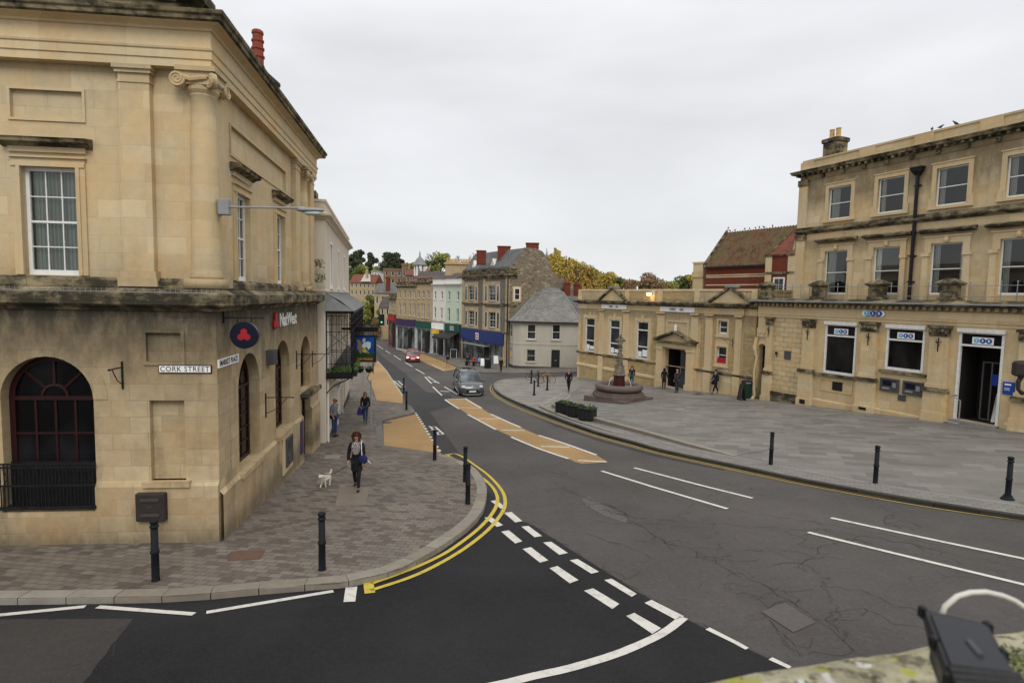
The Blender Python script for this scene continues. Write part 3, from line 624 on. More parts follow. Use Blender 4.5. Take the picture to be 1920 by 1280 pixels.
plate('manhole_cover', [(600+20/2.909, 720+408/2.909), (600+32/2.909, 720+387/2.909), (600+115/2.909, 720+386/2.909), (600+105/2.909, 720+408/2.909)], SLAB, 'pale slab cover in the pavement by the side door of the corner bank', 'access cover', .118)
plate('stone_slab', [(600+80/2.909, 720+665/2.909), (600+105/2.909, 720+560/2.909), (600+270/2.909, 720+560/2.909), (600+250/2.909, 720+660/2.909)], islandmat('tan_slab', (.19, .155, .12), (.2, .165, .13)), 'tan slab cover underfoot of the woman walking the dog', 'slab', .116)
plate('drain_cover', [(717.5, 793), (718, 790.5), (734, 790.5), (733, 793)], IRON, 'small black drain strip at the corner of the near parking bay', 'drain', .008)
plate('manhole_cover', [(1300, 738), (1312, 736), (1318, 739), (1306, 741)], MHM, 'small round-cornered cover in the square before the bank doorway', 'manhole cover', .12)


# hills behind the town
def hill(name, pts, mat, y0, y1):
    mb = MB(); mb.loft([[(x, y0, -8), (x, y0+(y1-y0)*.25, z*.45-4), (x, y0+(y1-y0)*.6, z-1), (x, y1, z)] for x, z in pts], caps=False, close=False); return mb.build(name, mat, None, loc=(0, 0, 0), **ST)
hill('hill', [(-300, 6), (-190, 17), (-120, 19), (-80, 18), (-50, 15), (-20, 9), (20, 4), (80, 0), (200, -2)], asphalt('hill_grass', (.05, .06, .025), 0, .4), 150, 330)
def crack(pts, w_, br=0, L=None):
    P = [Vector(p) for p in G_(pts)]; out_ = []
    for a, b in zip(P, P[1:]):
        n = max(2, int((b-a).length/.22)); t_ = (b-a).normalized(); nn = Vector((-t_.y, t_.x))
        for k in range(n): out_.append(a.lerp(b, k/n)+nn*R.gauss(0, .055))
    out_.append(P[-1])
    for i in range(len(out_)-1):
        q = w_*R.uniform(.15, .75); t_ = (out_[i+1]-out_[i]).normalized()*.01; L.append(strip([out_[i]-t_, out_[i+1]+t_], q)[0])
        if br and R.random() < br:
            p = out_[i]; a = R.uniform(0, 6.28)
            for k in range(R.randint(2, 6)): q_ = p+Vector((math.cos(a), math.sin(a)))*R.uniform(.1, .25); L.append(strip([p, q_], w_*.4)[0]); p = q_; a += R.gauss(0, .8)
CR_ = []
for pts, w_, br in (([(1040, 905), (1080, 925), (1110, 940), (1150, 960), (1190, 980), (1230, 1005), (1300, 1035), (1370, 1068), (1430, 1095), (1480, 1125), (1530, 1160), (1580, 1200), (1620, 1235)], .020, .6), ([(1100, 935), (1150, 952), (1178, 970)], .04, .3), ([(1430, 1150), (1470, 1190), (1500, 1230)], .014, .8), ([(1400, 1110), (1440, 1140), (1475, 1125)], .014, .9), ([(1450, 1060), (1500, 1055), (1540, 1030), (1590, 1010), (1640, 1020)], .02, .5), ([(1560, 1150), (1620, 1140), (1680, 1165), (1740, 1180)], .02, .4), ([(1100, 1000), (1160, 1020), (1220, 1045)], .018, .2), ([(1160, 965), (1250, 975), (1400, 985), (1560, 995), (1700, 1020), (1920, 1065)], .02, .08), ([(1020, 880), (1100, 905), (1200, 920), (1330, 950), (1500, 975), (1660, 1000), (1900, 1050)], .018, .05), ([(1664, 965), (1660, 985), (1690, 990)], .02, .5)): crack(pts, w_, br, CR_)
crack([(300, 1168), (420, 1166), (600, 1150)], .006, 0, CR_); crack(dash_edge[:-1], .022, .05, CR_); crack([(250, 1160), (196, 1230), (150, 1290)], .02, 0, CR_)
sheets('road_crack', CR_, .0095, plain('crack_dark', (.043, .039, .037), .95), **ST)
PT_ = []
for cx_, cy_, rx, ry_, n_ in ((1480, 1165, 75, 42, 26), (1150, 965, 60, 22, 14), (1560, 1215, 70, 25, 20)):
    for _ in range(n_):
        a = R.uniform(0, 6.28); q = R.uniform(.4, 1.1); p = Vector(G(cx_+rx*q*math.cos(a), cy_+ry_*q*math.sin(a))); s_ = R.uniform(.04, .13); PT_.append([(p.x+s_*R.uniform(.5, 1)*math.cos(k*1.05), p.y+s_*R.uniform(.5, 1)*math.sin(k*1.05)) for k in range(6)])
#sheets('road_repair', PT_, .0088, plain('repair_dark', (.05, .046, .044), .95), **ST)
# ------------------------------------------------------------------ shared builders for buildings
def sash(parent, M, x0, x1, z0, z1, y, cols=3, rows=4, fm=None, gm=None, fw=.055, mid=True, label=None, name='window', arch=False, curtain=None, bar=.02, dep=.06, group=None):
    fm = fm or WHP; gm = gm or GL; mb = MB(M)
    if arch:
        hw = (x1-x0)/2; cx_ = (x0+x1)/2; zs = z1-hw; N = 14
        o_ = [(cx_-hw*math.cos(math.pi*i/N), zs+hw*math.sin(math.pi*i/N)) for i in range(N+1)]; i_ = [(cx_-(hw-fw)*math.cos(math.pi*i/N), zs+(hw-fw)*math.sin(math.pi*i/N)) for i in range(N+1)]
        for k in range(N): mb.loft([[(p[0], y+q, p[1]) for p in (o_[k], o_[k+1], i_[k+1], i_[k])] for q in (0, dep)])
        mb.box(x0, x0+fw, y, y+dep, z0, zs); mb.box(x1-fw, x1, y, y+dep, z0, zs); mb.box(x0+fw, x1-fw, y, y+dep, z0, z0+fw); mb.box(x0+fw, x1-fw, y-.015, y+dep, zs-.05, zs+.03)
        for a in (math.pi/4, math.pi/2, 3*math.pi/4):
            mb.tube([(cx_+.28*hw*math.cos(a), y+.03, zs+.02+.28*hw*math.sin(a)), (cx_+(hw-fw)*math.cos(a), y+.03, zs+(hw-fw)*math.sin(a))], bar*.8, 4)
        mb.tube([(cx_+.28*hw*math.cos(math.pi*i/8), y+.03, zs+.02+.28*hw*math.sin(math.pi*i/8)) for i in range(9)], bar*.8, 4)
        top = zs-.05
    else:
        mb.box(x0, x0+fw, y, y+dep, z0, z1); mb.box(x1-fw, x1, y, y+dep, z0, z1); mb.box(x0+fw, x1-fw, y, y+dep, z1-fw, z1); mb.box(x0+fw, x1-fw, y-.02, y+dep, z0, z0+fw*1.5); top = z1-fw
    zb = z0+fw
    for c in range(1, cols):
        x = x0+fw+(x1-x0-2*fw)*c/cols; mb.box(x-bar/2, x+bar/2, y+.012, y+dep-.01, zb, top)
    for r in range(1, rows):
        z = zb+(top-zb)*r/rows; t_ = .022 if (mid and r*2 == rows) else bar/2; mb.box(x0+fw, x1-fw, y+(.004 if t_ > bar/2 else .014), y+dep-.012, z-t_, z+t_)
    o = mb.build(name, fm, parent); 
    if label: o['label'] = label
    g = MB(M)
    if arch:
        arc = [(cx_-hw*math.cos(math.pi*i/N), zs+hw*math.sin(math.pi*i/N)) for i in range(N+1)]
        g.add([(x0, y+.035, z0)]+[(p[0], y+.035, p[1]) for p in arc]+[(x1, y+.035, z0)], [tuple(range(N+3))])
    else: g.quad((x0+.01, y+.035, z0+.01), (x1-.01, y+.035, z0+.01), (x1-.01, y+.035, z1-.01), (x0+.01, y+.035, z1-.01))
    g.build('pane', gm, o)
    if curtain:
        for (a, b, cm_) in curtain:
            c = MB(M); n_ = max(4, int((b-a)*40)); fr_ = [(a+(b-a)*i/n_, y+.14+.025*math.sin(i*1.9)+.01*math.sin(i*.7)) for i in range(n_+1)]
            for p, q in zip(fr_, fr_[1:]): c.quad((p[0], p[1], z0), (q[0], q[1], z0), (q[0], q[1], z1), (p[0], p[1], z1))
            c.build('curtain', cm_, o, smooth=True)
    return o
def arc_ring(mb, cx_, zs, r0, r1, y0, y1, N=16, a0=0, a1=math.pi):
    for k in range(N):
        a, b = a0+(a1-a0)*k/N, a0+(a1-a0)*(k+1)/N
        mb.loft([[(cx_-r*math.cos(q), y, zs+r*math.sin(q)) for r, q in ((r0, a), (r1, a), (r1, b), (r0, b))] for y in (y0, y1)])
def frame_rect(mb, x0, x1, z0, z1, w_, y0, y1, bottom=True):
    mb.box(x0-w_, x0, y0, y1, z0, z1); mb.box(x1, x1+w_, y0, y1, z0, z1); mb.box(x0-w_, x1+w_, y0, y1, z1, z1+w_)
    if bottom: mb.box(x0-w_, x1+w_, y0, y1, z0-w_, z0)
def local_mould(Mf, path, prof, mb):      # moulding swept in frame Mf
    old = mb.M; mb.M = Mf; mb.mould(path, prof); mb.M = old
# ------------------------------------------------------------------ corner bank, left
C0 = G(414, 1015, .1); FA = fr(C0, 84); FB = fr(C0, -8.2)
zc = T(*C0)
BK = thing('corner_bank', 'large ochre stone bank on the left corner with engaged column and arched windows', 'building', (C0[0], C0[1], zc-.3), math.atan2(FA[1][0], FA[0][0]))
LB = 10.95
Ai = FA.inverted()
def AB(s_): p = Ai @ (FB @ Vector((s_, 0, 0))); return (p.x, p.y)     # B facade position in A plan coordinates
cor = AB(0); endB = AB(LB); nB = Vector((AB(1)[0]-AB(0)[0], AB(1)[1]-AB(0)[1])); inB = Vector((-nB.y, nB.x))
XL = -14
def loop(inset):        # plan path along both facades, inset into the building
    e = Vector(endB)+inB*inset; a = Vector((0, inset)); k = Vector((0, 0))
    # corner: intersection of y=inset with the inset B line
    b0 = Vector(cor)+inB*inset; t = (inset-b0.y)/nB.y; c = b0+nB*t
    return [(XL, inset), (c.x, c.y), (e.x, e.y), (e.x+inB.x*8, e.y+inB.y*8)]
# ground floor walls
arA = [(-4.2, -2.44, 1.06, 4.21, 1), (-8.2, -6.44, 1.06, 4.21, 1)]
arB = [(1.3, 3.0, 1.36, 4.1, 1), (4.55, 6.3, 1.42, 4.15, 1), (7.85, 9.5, 2.15, 4.05, 1), (7.95, 9.45, -1.2, 1.95, 0)]
mb = MB(FA); mb.wall(XL, 0, -1, 5.3, arA+[(-1.36, -.67, 1.62, 3.31, 0), (-1.38, -.7, 4.12, 4.72, 0)], dep=.3)
mb.M = FB; mb.wall(0, LB, -2, 5.3, arB, dep=.34)
mb.M = FA; mb.quad((-1.37, .14, 1.6), (-.66, .14, 1.6), (-.66, .14, 3.32), (-1.37, .14, 3.32)); mb.quad((-1.39, .06, 4.1), (-.69, .06, 4.1), (-.69, .06, 4.73), (-1.39, .06, 4.73))
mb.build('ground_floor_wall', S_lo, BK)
mb = MB(FA)
for a, b in ((XL, -8.2), (-6.44, -4.2), (-2.44, .0)): mb.wall(a, b, -1, 1.5, y=-.07); mb.quad((a, -.07, 1.5), (b, -.07, 1.5), (b, 0, 1.6), (a, 0, 1.6))
for a, b in ((-8.2, -6.44), (-4.2, -2.44)): mb.wall(a, b, -1, 1.0, y=-.07); mb.quad((a, -.07, 1.0), (b, -.07, 1.0), (b, .1, 1.04), (a, .1, 1.04))
mb.M = FB
mb.wall(-.0, 7.95, -2, 1.28, y=-.07); mb.wall(9.45, LB, -2, 1.28, y=-.07); mb.quad((0, -.07, 1.28), (7.95, -.07, 1.28), (7.95, .0, 1.36), (0, .0, 1.36)); mb.quad((9.45, -.07, 1.28), (LB, -.07, 1.28), (LB, 0, 1.36), (9.45, 0, 1.36))
mb.box(7.951, 7.96, -.07, .1, -2, 1.28); mb.box(9.44, 9.449, -.07, .1, -2, 1.28)
for a, b, z in ((1.2, 3.1, 1.36), (4.45, 6.4, 1.42)): mb.box(a, b, -.14, .05, z-.13, z-.004)
mb.M = FA; mb.box(-1.5, -.56, -.12, .1, 1.49, 1.62)
mb.build('plinth', S_lo, BK)
mb = MB(FA)            # panel frame, arch rings, niche trim
frame_rect(mb, -1.38, -.7, 4.12, 4.72, .07, -.03, .02)
mb.build('panel_frame', S_lo, BK)
for cx_ in (-3.32, -7.32): mb = MB(FA); arc_ring(mb, cx_, 3.33, .881, 1.16, -.012, .02); mb.build('arch_surround', S_lo, BK)
# arched windows
for i, (a, b, c, d_, _) in enumerate(arA): sash(BK, FA, a+.0, b-.0, c, d_, .22, 4, 3, MAR, GLb, .11, False, arch=True, bar=.045)
for i, (a, b, c, d_, _) in enumerate(arB[:3]): sash(BK, FB, a, b, c, d_, .26, 3, 5 if i < 2 else 2, MAR, GLb, .10, False, arch=True, bar=.045)
rail = MB(FA)
for k in range(26): rail.box(-4.22+k*.07, -4.205+k*.07, -.10, -.085, 1.1, 2.0)
for z in (1.1, 1.93, 2.0, 1.55): rail.box(-4.25, -2.42, -.11, -.075, z, z+.03)
for k in range(12): rail.tube([(-4.22+.07+k*.145, -.095, 1.55), (-4.22+.14+k*.145, -.095, 1.72), (-4.22+.07+k*.145, -.095, 1.9)], .008, 4)
rail.box(-4.25, -2.42, -.12, .2, 1.065, 1.1)
rail.quad((-4.19, .18, 1.06), (-2.45, .18, 1.06), (-2.45, .18, 2.0), (-4.19, .18, 2.0))
rail.build('window_railing', IRON, BK)
# side door with hood
mb = MB(FB); mb.box(7.96, 8.03, .2, .3, -1.2, 1.95); mb.box(9.37, 9.44, .2, .3, -1.2, 1.95)
for a, b in ((8.03, 8.69), (8.71, 9.37)):
    mb.box(a, b, .22, .28, -1.2, 1.95)
    for z0, z1 in ((-.6, .3), (.42, 1.2), (1.3, 1.85)): frame_rect(mb, a+.1, b-.1, z0, z1, .025, .2, .225)
dr = mb.build('door', MAR, BK); dr['label'] = 'dark maroon double side door under a ledge'
MB(FB).tube([(8.64, .12, .1), (8.64, .12, .35)], .018).build('handle', IRON, dr)
mb = MB(FB); mb.box(7.75, 9.65, -.32, .1, 2.0, 2.1); mb.box(7.85, 9.55, -.22, .08, 1.92, 2.0); mb.box(7.8, 9.6, -.38, -.3, 2.02, 2.16); mb.build('door_hood', S_led, BK)
mb = MB(FB); mb.box(7.9, 9.5, -.5, .3, -1.5, -.42); mb.build('doorstep', SLAB, BK)
# string course
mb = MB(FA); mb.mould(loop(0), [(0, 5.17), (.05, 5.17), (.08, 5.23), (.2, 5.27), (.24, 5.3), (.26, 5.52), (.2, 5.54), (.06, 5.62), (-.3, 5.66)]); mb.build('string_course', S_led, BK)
mb = MB(FA); 
for k in range(-140, 2): mb.box(k*.1, k*.1+.004, -.2, -.196, 5.54, 5.63)
mb.box(XL, .15, -.205, -.19, 5.545, 5.555); mb.build('bird_spikes', STEEL, BK)
# upper walls
IN = .22
wnA = [(-3.76, -2.72, 5.86, 8.02, 0), (-7.76, -6.72, 5.86, 8.02, 0)]; wnB = [(2.0, 3.0, 5.86, 7.95, 0), (5.6, 6.6, 5.86, 7.95, 0)]
paB = [(1.75, 6.9, 8.78, 9.42, 0)]; paA = [(-3.9, -2.56, 8.97, 9.52, 0)]
mb = MB(FA); mb.wall(XL, -.1, 5.6, 10.1, wnA+paA, y=IN, dep=.2); mb.M = FB; mb.wall(.1, LB, 5.6, 10.1, wnB+paB, y=IN, dep=.2)
mb.quad((1.74, IN+.06, 8.77), (6.91, IN+.06, 8.77), (6.91, IN+.06, 9.43), (1.74, IN+.06, 9.43)); mb.M = FA; mb.quad((-3.91, IN+.06, 8.96), (-2.55, IN+.06, 8.96), (-2.55, IN+.06, 9.53), (-3.91, IN+.06, 9.53))
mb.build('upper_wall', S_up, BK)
# pilasters with stepped caps and bases
def pil(M, a, b, y=.07, yb=.26):
    mb = MB(M); mb.box(a, b, y, yb, 5.9, 9.72); mb.box(a-.05, b+.05, y-.05, yb, 5.84, 5.98); mb.box(a-.09, b+.09, y-.09, yb, 5.66, 5.84)
    mb.box(a-.02, b+.02, y-.02, yb, 9.72, 9.76); mb.box(a-.005, b+.005, y-.005, yb, 9.76, 9.9); mb.box(a-.05, b+.05, y-.05, yb, 9.9, 9.97); mb.box(a-.08, b+.08, y-.09, yb, 9.97, 10.05); mb.build('pilaster', S_up, BK)
pil(FA, -1.8, -1.22); pil(FB, .3, .92); pil(FB, 7.75, 8.4); pil(FB, 10.15, 10.8); pil(FA, -5.6, -5.0)
# base course under the upper windows
mb = MB(FA); mb.mould(loop(.1), [(-.3, 5.84), (.0, 5.84), (.02, 5.8), (.06, 5.78), (.06, 5.64), (-.3, 5.64)]); mb.build('base_course', S_led, BK)
# engaged ionic columns
def column(M, x, y, nm='column'):
    a = MB(M); pr = [(.31, 0), (.31, .06), (.30, .08), (.305, .11), (.29, .13), (.285, .2)]
    for i in range(9): t = i/8; pr.append((.283-.04*t*t-.012*t, .26+t*3.42))
    pr += [(.25, 3.7), (.25, 3.74), (.23, 3.75)]
    a.lathe([(r, 5.84+z) for r, z in pr], (x, y, 0), 28); a.box(x-.33, x+.33, y-.33, y+.3, 5.64, 5.84)
    o = a.build(nm, S_up, BK, smooth=False)
    for p in o.data.polygons: p.use_smooth = len(p.vertices) == 4 and p.area < .3
    c = MB(M); c.lathe([(.25, 9.57), (.3, 9.64), (.31, 9.7), (.27, 9.74)], (x, y, 0), 20)
    c.box(x-.33, x+.33, y-.33, y+.3, 9.86, 9.96); c.box(x-.38, x+.38, y-.38, y+.3, 9.96, 10.05); c.box(x-.3, x+.3, y-.3, y+.3, 9.72, 9.87)
    def volute(cx, cy, tx, ty):        # scroll lying in the vertical plane that contains (tx, ty)
        nx, ny = ty, -tx; sp_ = []
        for i in range(30):
            q = i/29*4.4*math.pi; r = .15*(1-i/29*.85); sp_.append((cx+tx*r*math.cos(q), cy+ty*r*math.cos(q), 9.80-r*math.sin(q)))
        for off in (-.05, .05): c.tube([(px_+nx*off, py_+ny*off, pz_) for px_, py_, pz_ in sp_], [.026-.0004*i for i in range(30)], 6)
        c.loft([[(cx+tx*.15*math.cos(2*math.pi*k/18)*q+nx*off, cy+ty*.15*math.cos(2*math.pi*k/18)*q+ny*off, 9.8+.15*math.sin(2*math.pi*k/18)*q) for k in range(18)] for off, q in ((-.05, .9), (-.045, 1), (.045, 1), (.05, .9))])
    volute(x-.36, y-.30, 1, 0); volute(x+.30, y+.34, 0, 1); volute(x+.29, y-.29, .707, -.707)
    c.tube([(x-.3, y-.31, 9.86), (x-.1, y-.33, 9.80), (x+.1, y-.32, 9.84), (x+.2, y-.3, 9.86)], .05, 6); c.tube([(x+.3, y-.25, 9.86), (x+.32, y, 9.8), (x+.3, y+.3, 9.86)], .05, 6)
    c.build('capital', S_up, o)
column(FA, -.27, .27)
q = FA.inverted() @ (FB @ Vector((9.35, .27, 0))); column(FA, q.x, q.y)
# entablature, cornice, parapet
mb = MB(FA); mb.mould(loop(0), [(-.4, 10.05), (.0, 10.05), (.0, 10.2), (.025, 10.21), (.025, 10.36), (.05, 10.38), (.06, 10.42), (.01, 10.44), (.01, 10.74), (.05, 10.75), (.07, 10.79), (.14, 10.82), (.24, 10.84), (.24, 10.86), (-.4, 10.86)]); mb.build('entablature', S_trim, BK)
mb = MB(FA); mb.mould(loop(0), [(-.4, 10.85), (.26, 10.85), (.30, 10.87), (.30, 10.94), (.34, 10.97), (.36, 11.04), (.1, 11.10), (-.4, 11.12)])
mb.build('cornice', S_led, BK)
mb = MB(FA); mb.mould(loop(.25), [(-.35, 11.0), (0, 11.0), (0, 11.38), (.05, 11.4), (.05, 11.46), (-.1, 11.5), (-.35, 11.5)])
mb.M = FB
for s_ in (.2, 10.2): mb.box(s_-.3, s_+.6, .16, .7, 11.4, 11.62)
mb.build('parapet', S_led, BK)
mb = MB(FA); lp = loop(.4); mb.slab([(XL, .4), lp[1], lp[2], (lp[2][0]-9, lp[2][1]+1.0), (XL, lp[2][1]+1)], 11.2, 11.3); mb.build('roof', LEAD, BK)
# window surrounds and hoods
def surround(M, a, b, z0, z1, hood_z):
    mb = MB(M); y = IN
    for w_, yy in ((.17, y-.04), (.07, y-.065)):
        mb.box(a-w_, a-(.0 if w_ < .1 else .07), yy, y+.01, z0, z1); mb.box(b+(.0 if w_ < .1 else .07), b+w_, yy, y+.01, z0, z1)
    mb.box(a-.17, b+.17, y-.04, y+.01, z1+.07, z1+.17); mb.box(a-.17, b+.17, y-.066, y+.01, z1, z1+.07)
    mb.box(a-.2, b+.2, y-.09, y+.01, z1+.17, z1+.2)
    mb.box(a-.2, b+.2, y-.06, y+.01, hood_z-.2, hood_z-.08); mb.build('window_surround', S_trim, BK)
def hoodm(M, a, b, z):
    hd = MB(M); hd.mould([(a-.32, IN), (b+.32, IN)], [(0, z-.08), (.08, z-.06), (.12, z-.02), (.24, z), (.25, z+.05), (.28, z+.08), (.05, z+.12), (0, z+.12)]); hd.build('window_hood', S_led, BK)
for M, L_ in ((FA, wnA), (FB, wnB)):
    for a, b, c, d_, _ in L_:
        surround(M, a, b, c, d_, 8.5); hoodm(M, a, b, 8.47)
mb = MB(FA); frame_rect(mb, -3.9, -2.56, 8.97, 9.52, .05, IN-.03, IN+.01); mb.build('panel_frame', S_trim, BK); mb = MB(FB); frame_rect(mb, 1.75, 6.9, 8.78, 9.42, .05, IN-.03, IN+.01); mb.build('panel_frame', S_trim, BK)
for i, (a, b, c, d_, _) in enumerate(wnA): sash(BK, FA, a, b, c, d_, IN+.10, 3, 4, WHP, GLC, .07, curtain=[(a, b, CURT)])
for i, (a, b, c, d_, _) in enumerate(wnB): sash(BK, FB, a, b, c, d_, IN+.08, 3, 4, WHP, GLC, .07, curtain=[(a, a+.35, BLIND), (b-.35, b, BLIND)])
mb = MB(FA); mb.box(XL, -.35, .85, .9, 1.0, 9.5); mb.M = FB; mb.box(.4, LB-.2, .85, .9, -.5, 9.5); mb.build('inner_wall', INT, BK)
mb = MB(FB); mb.quad((LB, .0, -2), (LB, 6, -2), (LB, 6, 5.3), (LB, .0, 5.3)); mb.quad((LB, IN, 5.3), (LB, 8, 5.3), (LB, 8, 11), (LB, IN, 11)); mb.build('gable_wall', S_lo, BK)
# machine, plaque, vent on the street wall
o = MB(FB); o.box(4.95, 6.15, -.10, -.06, .12, 1.28); o = o.build('cash_machine_surround', S_trim, BK)
am = MB(FB); frame_rect(am, 5.3, 5.95, .35, 1.1, .06, -.15, -.09); am.box(5.3, 5.95, -.12, -.09, .35, 1.1); am = am.build('cash_machine', DKG, BK)
MB(FB).box(5.36, 5.8, -.128, -.12, .75, 1.02).build('screen', NAVY, am); MB(FB).box(5.4, 5.7, -.16, -.12, .42, .6).build('keypad', DKG, am)
o = MB(FB); o.box(7.35, 7.75, -.1, -.06, .1, 1.2); o.build('notice_plaque', PURP, BK)
o = MB(FB); o.box(3.62, 4.02, -.2, 0, 3.62, 4.02); [o.box(3.66, 3.98, -.21, -.2, 3.66+k*.06, 3.69+k*.06) for k in range(6)]; o.build('wall_vent', DKG, BK)
# chimney
cx = Vector((-9.4, 21.3)); ch = MB(); ch.bbox(cx.x-.5, cx.x+.5, cx.y-.8, cx.y+.8, 11, 13.2, .02); ch.bbox(cx.x-.58, cx.x+.58, cx.y-.88, cx.y+.88, 13.2, 13.35, .02); ch = ch.build('chimney', S_led, BK)
pt = MB(); pt.lathe([(.2, 13.35), (.22, 13.5), (.19, 13.52), (.19, 13.75), (.225, 13.77), (.225, 13.83), (.185, 13.85), (.185, 14.02), (.22, 14.04), (.22, 14.1), (.18, 14.12), (.18, 14.28), (.21, 14.3), (.21, 14.36), (.17, 14.38), (.17, 14.55), (.2, 14.57), (.19, 14.66), (.14, 14.7)], (cx.x+.3, cx.y-.4, 0), 14); pt.build('chimney_pot', TERRA, ch, smooth=False)
# ---- things fixed to or standing by the corner bank
sg = thingM('street_name_sign', 'white CORK STREET name plate on the corner bank wall', 'street sign', FA, 3.94, s=-.62)
mb = MB(FA); mb.bbox(-1.15, -.1, -.035, -.001, 3.885, 4.06, .008); mb.build('plate', BLKS, sg)
mb = MB(FA); mb.box(-1.13, -.12, -.041, -.034, 3.905, 4.04); mb.build('face', WHS, sg)
text_obj('lettering', 'CORK STREET', .155, face_text(FA, -.625, 3.97, .043), BLKS, sg, .002, sx=.92, spacing=1.1)
sg = thingM('street_name_sign', 'narrow white MARKET PLACE name plate beside the first arched window', 'street sign', FB, 3.95, s=.7)
mb = MB(FB); mb.box(.02, 1.32, -.022, -.001, 3.98, 4.16); mb.build('plate', WHS, sg)
text_obj('lettering', 'MARKET PLACE', .17, face_text(FB, .67, 4.07, .024), BLKS, sg, .002, sx=.95, bold=.004)
sg = thingM('bank_name_sign', 'red three-part emblem and white NatWest lettering high on the corner bank', 'shop sign', FB, 4.5, s=5.5)
em = MB(FB)
for k in range(3):
    a = math.radians(90+120*k); c_ = (4.5+.14*math.cos(a), 4.76+.14*math.sin(a)); pts = [(c_[0]+.135*math.cos(a+math.radians(60*j)), c_[1]+.135*math.sin(a+math.radians(60*j))) for j in range(6)]; em.prism(pts, -.07, -.005)
em.build('emblem', REDS, sg)
text_obj('lettering', 'NatWest', .56, face_text(FB, 6.08, 4.76, .03), WHS, sg, .012, sx=1.0, bold=.006, spacing=1.02)
sg = thing('hanging_sign', 'round navy hanging sign with a red three-part emblem on an iron bracket', 'hanging sign', (-5.9, 12.3, 4.3))
mb = MB(); M_ = Matrix.Translation((-5.78, 12.42, 4.66)) @ Matrix.Rotation(math.radians(8), 4, 'Z'); mb.M = M_
def disc(mb, r, y0, y1, n=32): mb.loft([[(r*k*math.cos(2*math.pi*i/n), y, r*k*math.sin(2*math.pi*i/n)) for i in range(n)] for y, k in ((y0, .96), (y0+.01, 1), (y1-.01, 1), (y1, .96))])
disc(mb, .29, -.06, .06); mb.build('disc', NAVY, sg)
mb = MB(M_)
for yy in (-.068,):
    for k in range(3):
        a = math.radians(90+120*k); c_ = (.075*math.cos(a), .075*math.sin(a)); mb.prism([(c_[0]+.075*math.cos(a+math.radians(60*j)), c_[1]+.075*math.sin(a+math.radians(60*j))) for j in range(6)], yy, yy+.012)
mb.build('emblem', REDS, sg)
mb = MB(M_); mb.box(-.46, .42, -.015, .015, .36, .385); mb.box(-.47, -.4, -.03, .03, .25, .62); mb.box(-.15, -.13, -.01, .01, .27, .38); mb.box(.13, .15, -.01, .01, .27, .38); mb.build('bracket', IRON, sg)
def wall_bracket(M, s_, z, ln, label, down=.45, flip=1):
    p = M @ Vector((s_, 0, 0)); t_ = thing('wall_bracket', label, 'bracket', (p.x, p.y, z), math.atan2(M[1][0], M[0][0]))
    b = MB(M); b.box(s_-.015, s_+.015, -.03, 0, z-down, z+.12); b.tube([(s_, -.02, z), (s_, -ln, z)], .014, 6); b.tube([(s_, -.02, z-down*.8), (s_, -ln*.45, z-down*.55), (s_, -ln*.8, z-.02)], .01, 6); b.ell((s_, -ln-.02, z), (.025, .025, .025)); b.build('arm', IRON, t_); return t_
wall_bracket(FA, -1.86, 4.0, .45, 'black iron flag bracket beside the large arched window')
wall_bracket(FB, 3.5, 2.75, .7, 'long black bracket between the first and second arched windows', .55)
wall_bracket(FB, 7.2, 3.55, .6, 'small black bracket between the second and third arched windows', .5)
wall_bracket(FB, 9.8, 3.3, .6, 'iron bracket at the far end of the corner bank', .5)
bx = thingM('deposit_box', 'square dark brown metal box with slots on the corner bank plinth', 'wall box', FA, .8, s=-1.3)
mb = MB(FA); mb.bbox(-1.6, -1.02, -.2, -.07, .8, 1.39, .015); mb.build('body', BROWNM, bx)
mb = MB(FA); [mb.bbox(-1.5, -1.12, -.225, -.199, z, z+.07, .01) for z in (1.22, .9)]; mb.box(-1.36, -1.28, -.203, -.199, 1.1, 1.13); mb.build('flap', plain('flap_metal', (.06, .05, .045), .4), bx)
# lamp on a long arm
lm = thing('street_lamp', 'grey wall-mounted street lamp reaching out on a thin stayed arm from the corner bank', 'street lamp', (-5.95, 12.2, 7.2))
mb = MB(fr(C0, 84)); mb.bbox(.02, .24, .12, .3, 7.18, 7.5, .01); mb.build('junction_box', GALV, lm)
aa = D(424, 388, 12.15); bb = D(566, 390, 12.35); mb = MB(); mb.tube([aa, bb], .022, 8); mb.tube([D(433, 322, 12.2), D(520, 388, 12.3)], .006, 4); mb.tube([D(404, 418, 12.15), D(430, 386, 12.16)], .012, 5); mb.tube([D(428, 316, 12.2), D(432, 330, 12.2)], .015, 5); mb.build('arm', GALV, lm)
c = D(582, 396, 12.35); mb = MB(); mb.ell((c.x, c.y, c.z+.02), (.3, .12, .055), 14, 8); mb.ell((c.x-.2, c.y, c.z+.05), (.13, .07, .05)); mb.build('head', GALV, lm, smooth=True)
mb = MB(); mb.ell((c.x+.05, c.y, c.z-.035), (.2, .09, .06), 14, 8); mb.build('bowl', LAMPG, lm, smooth=True)
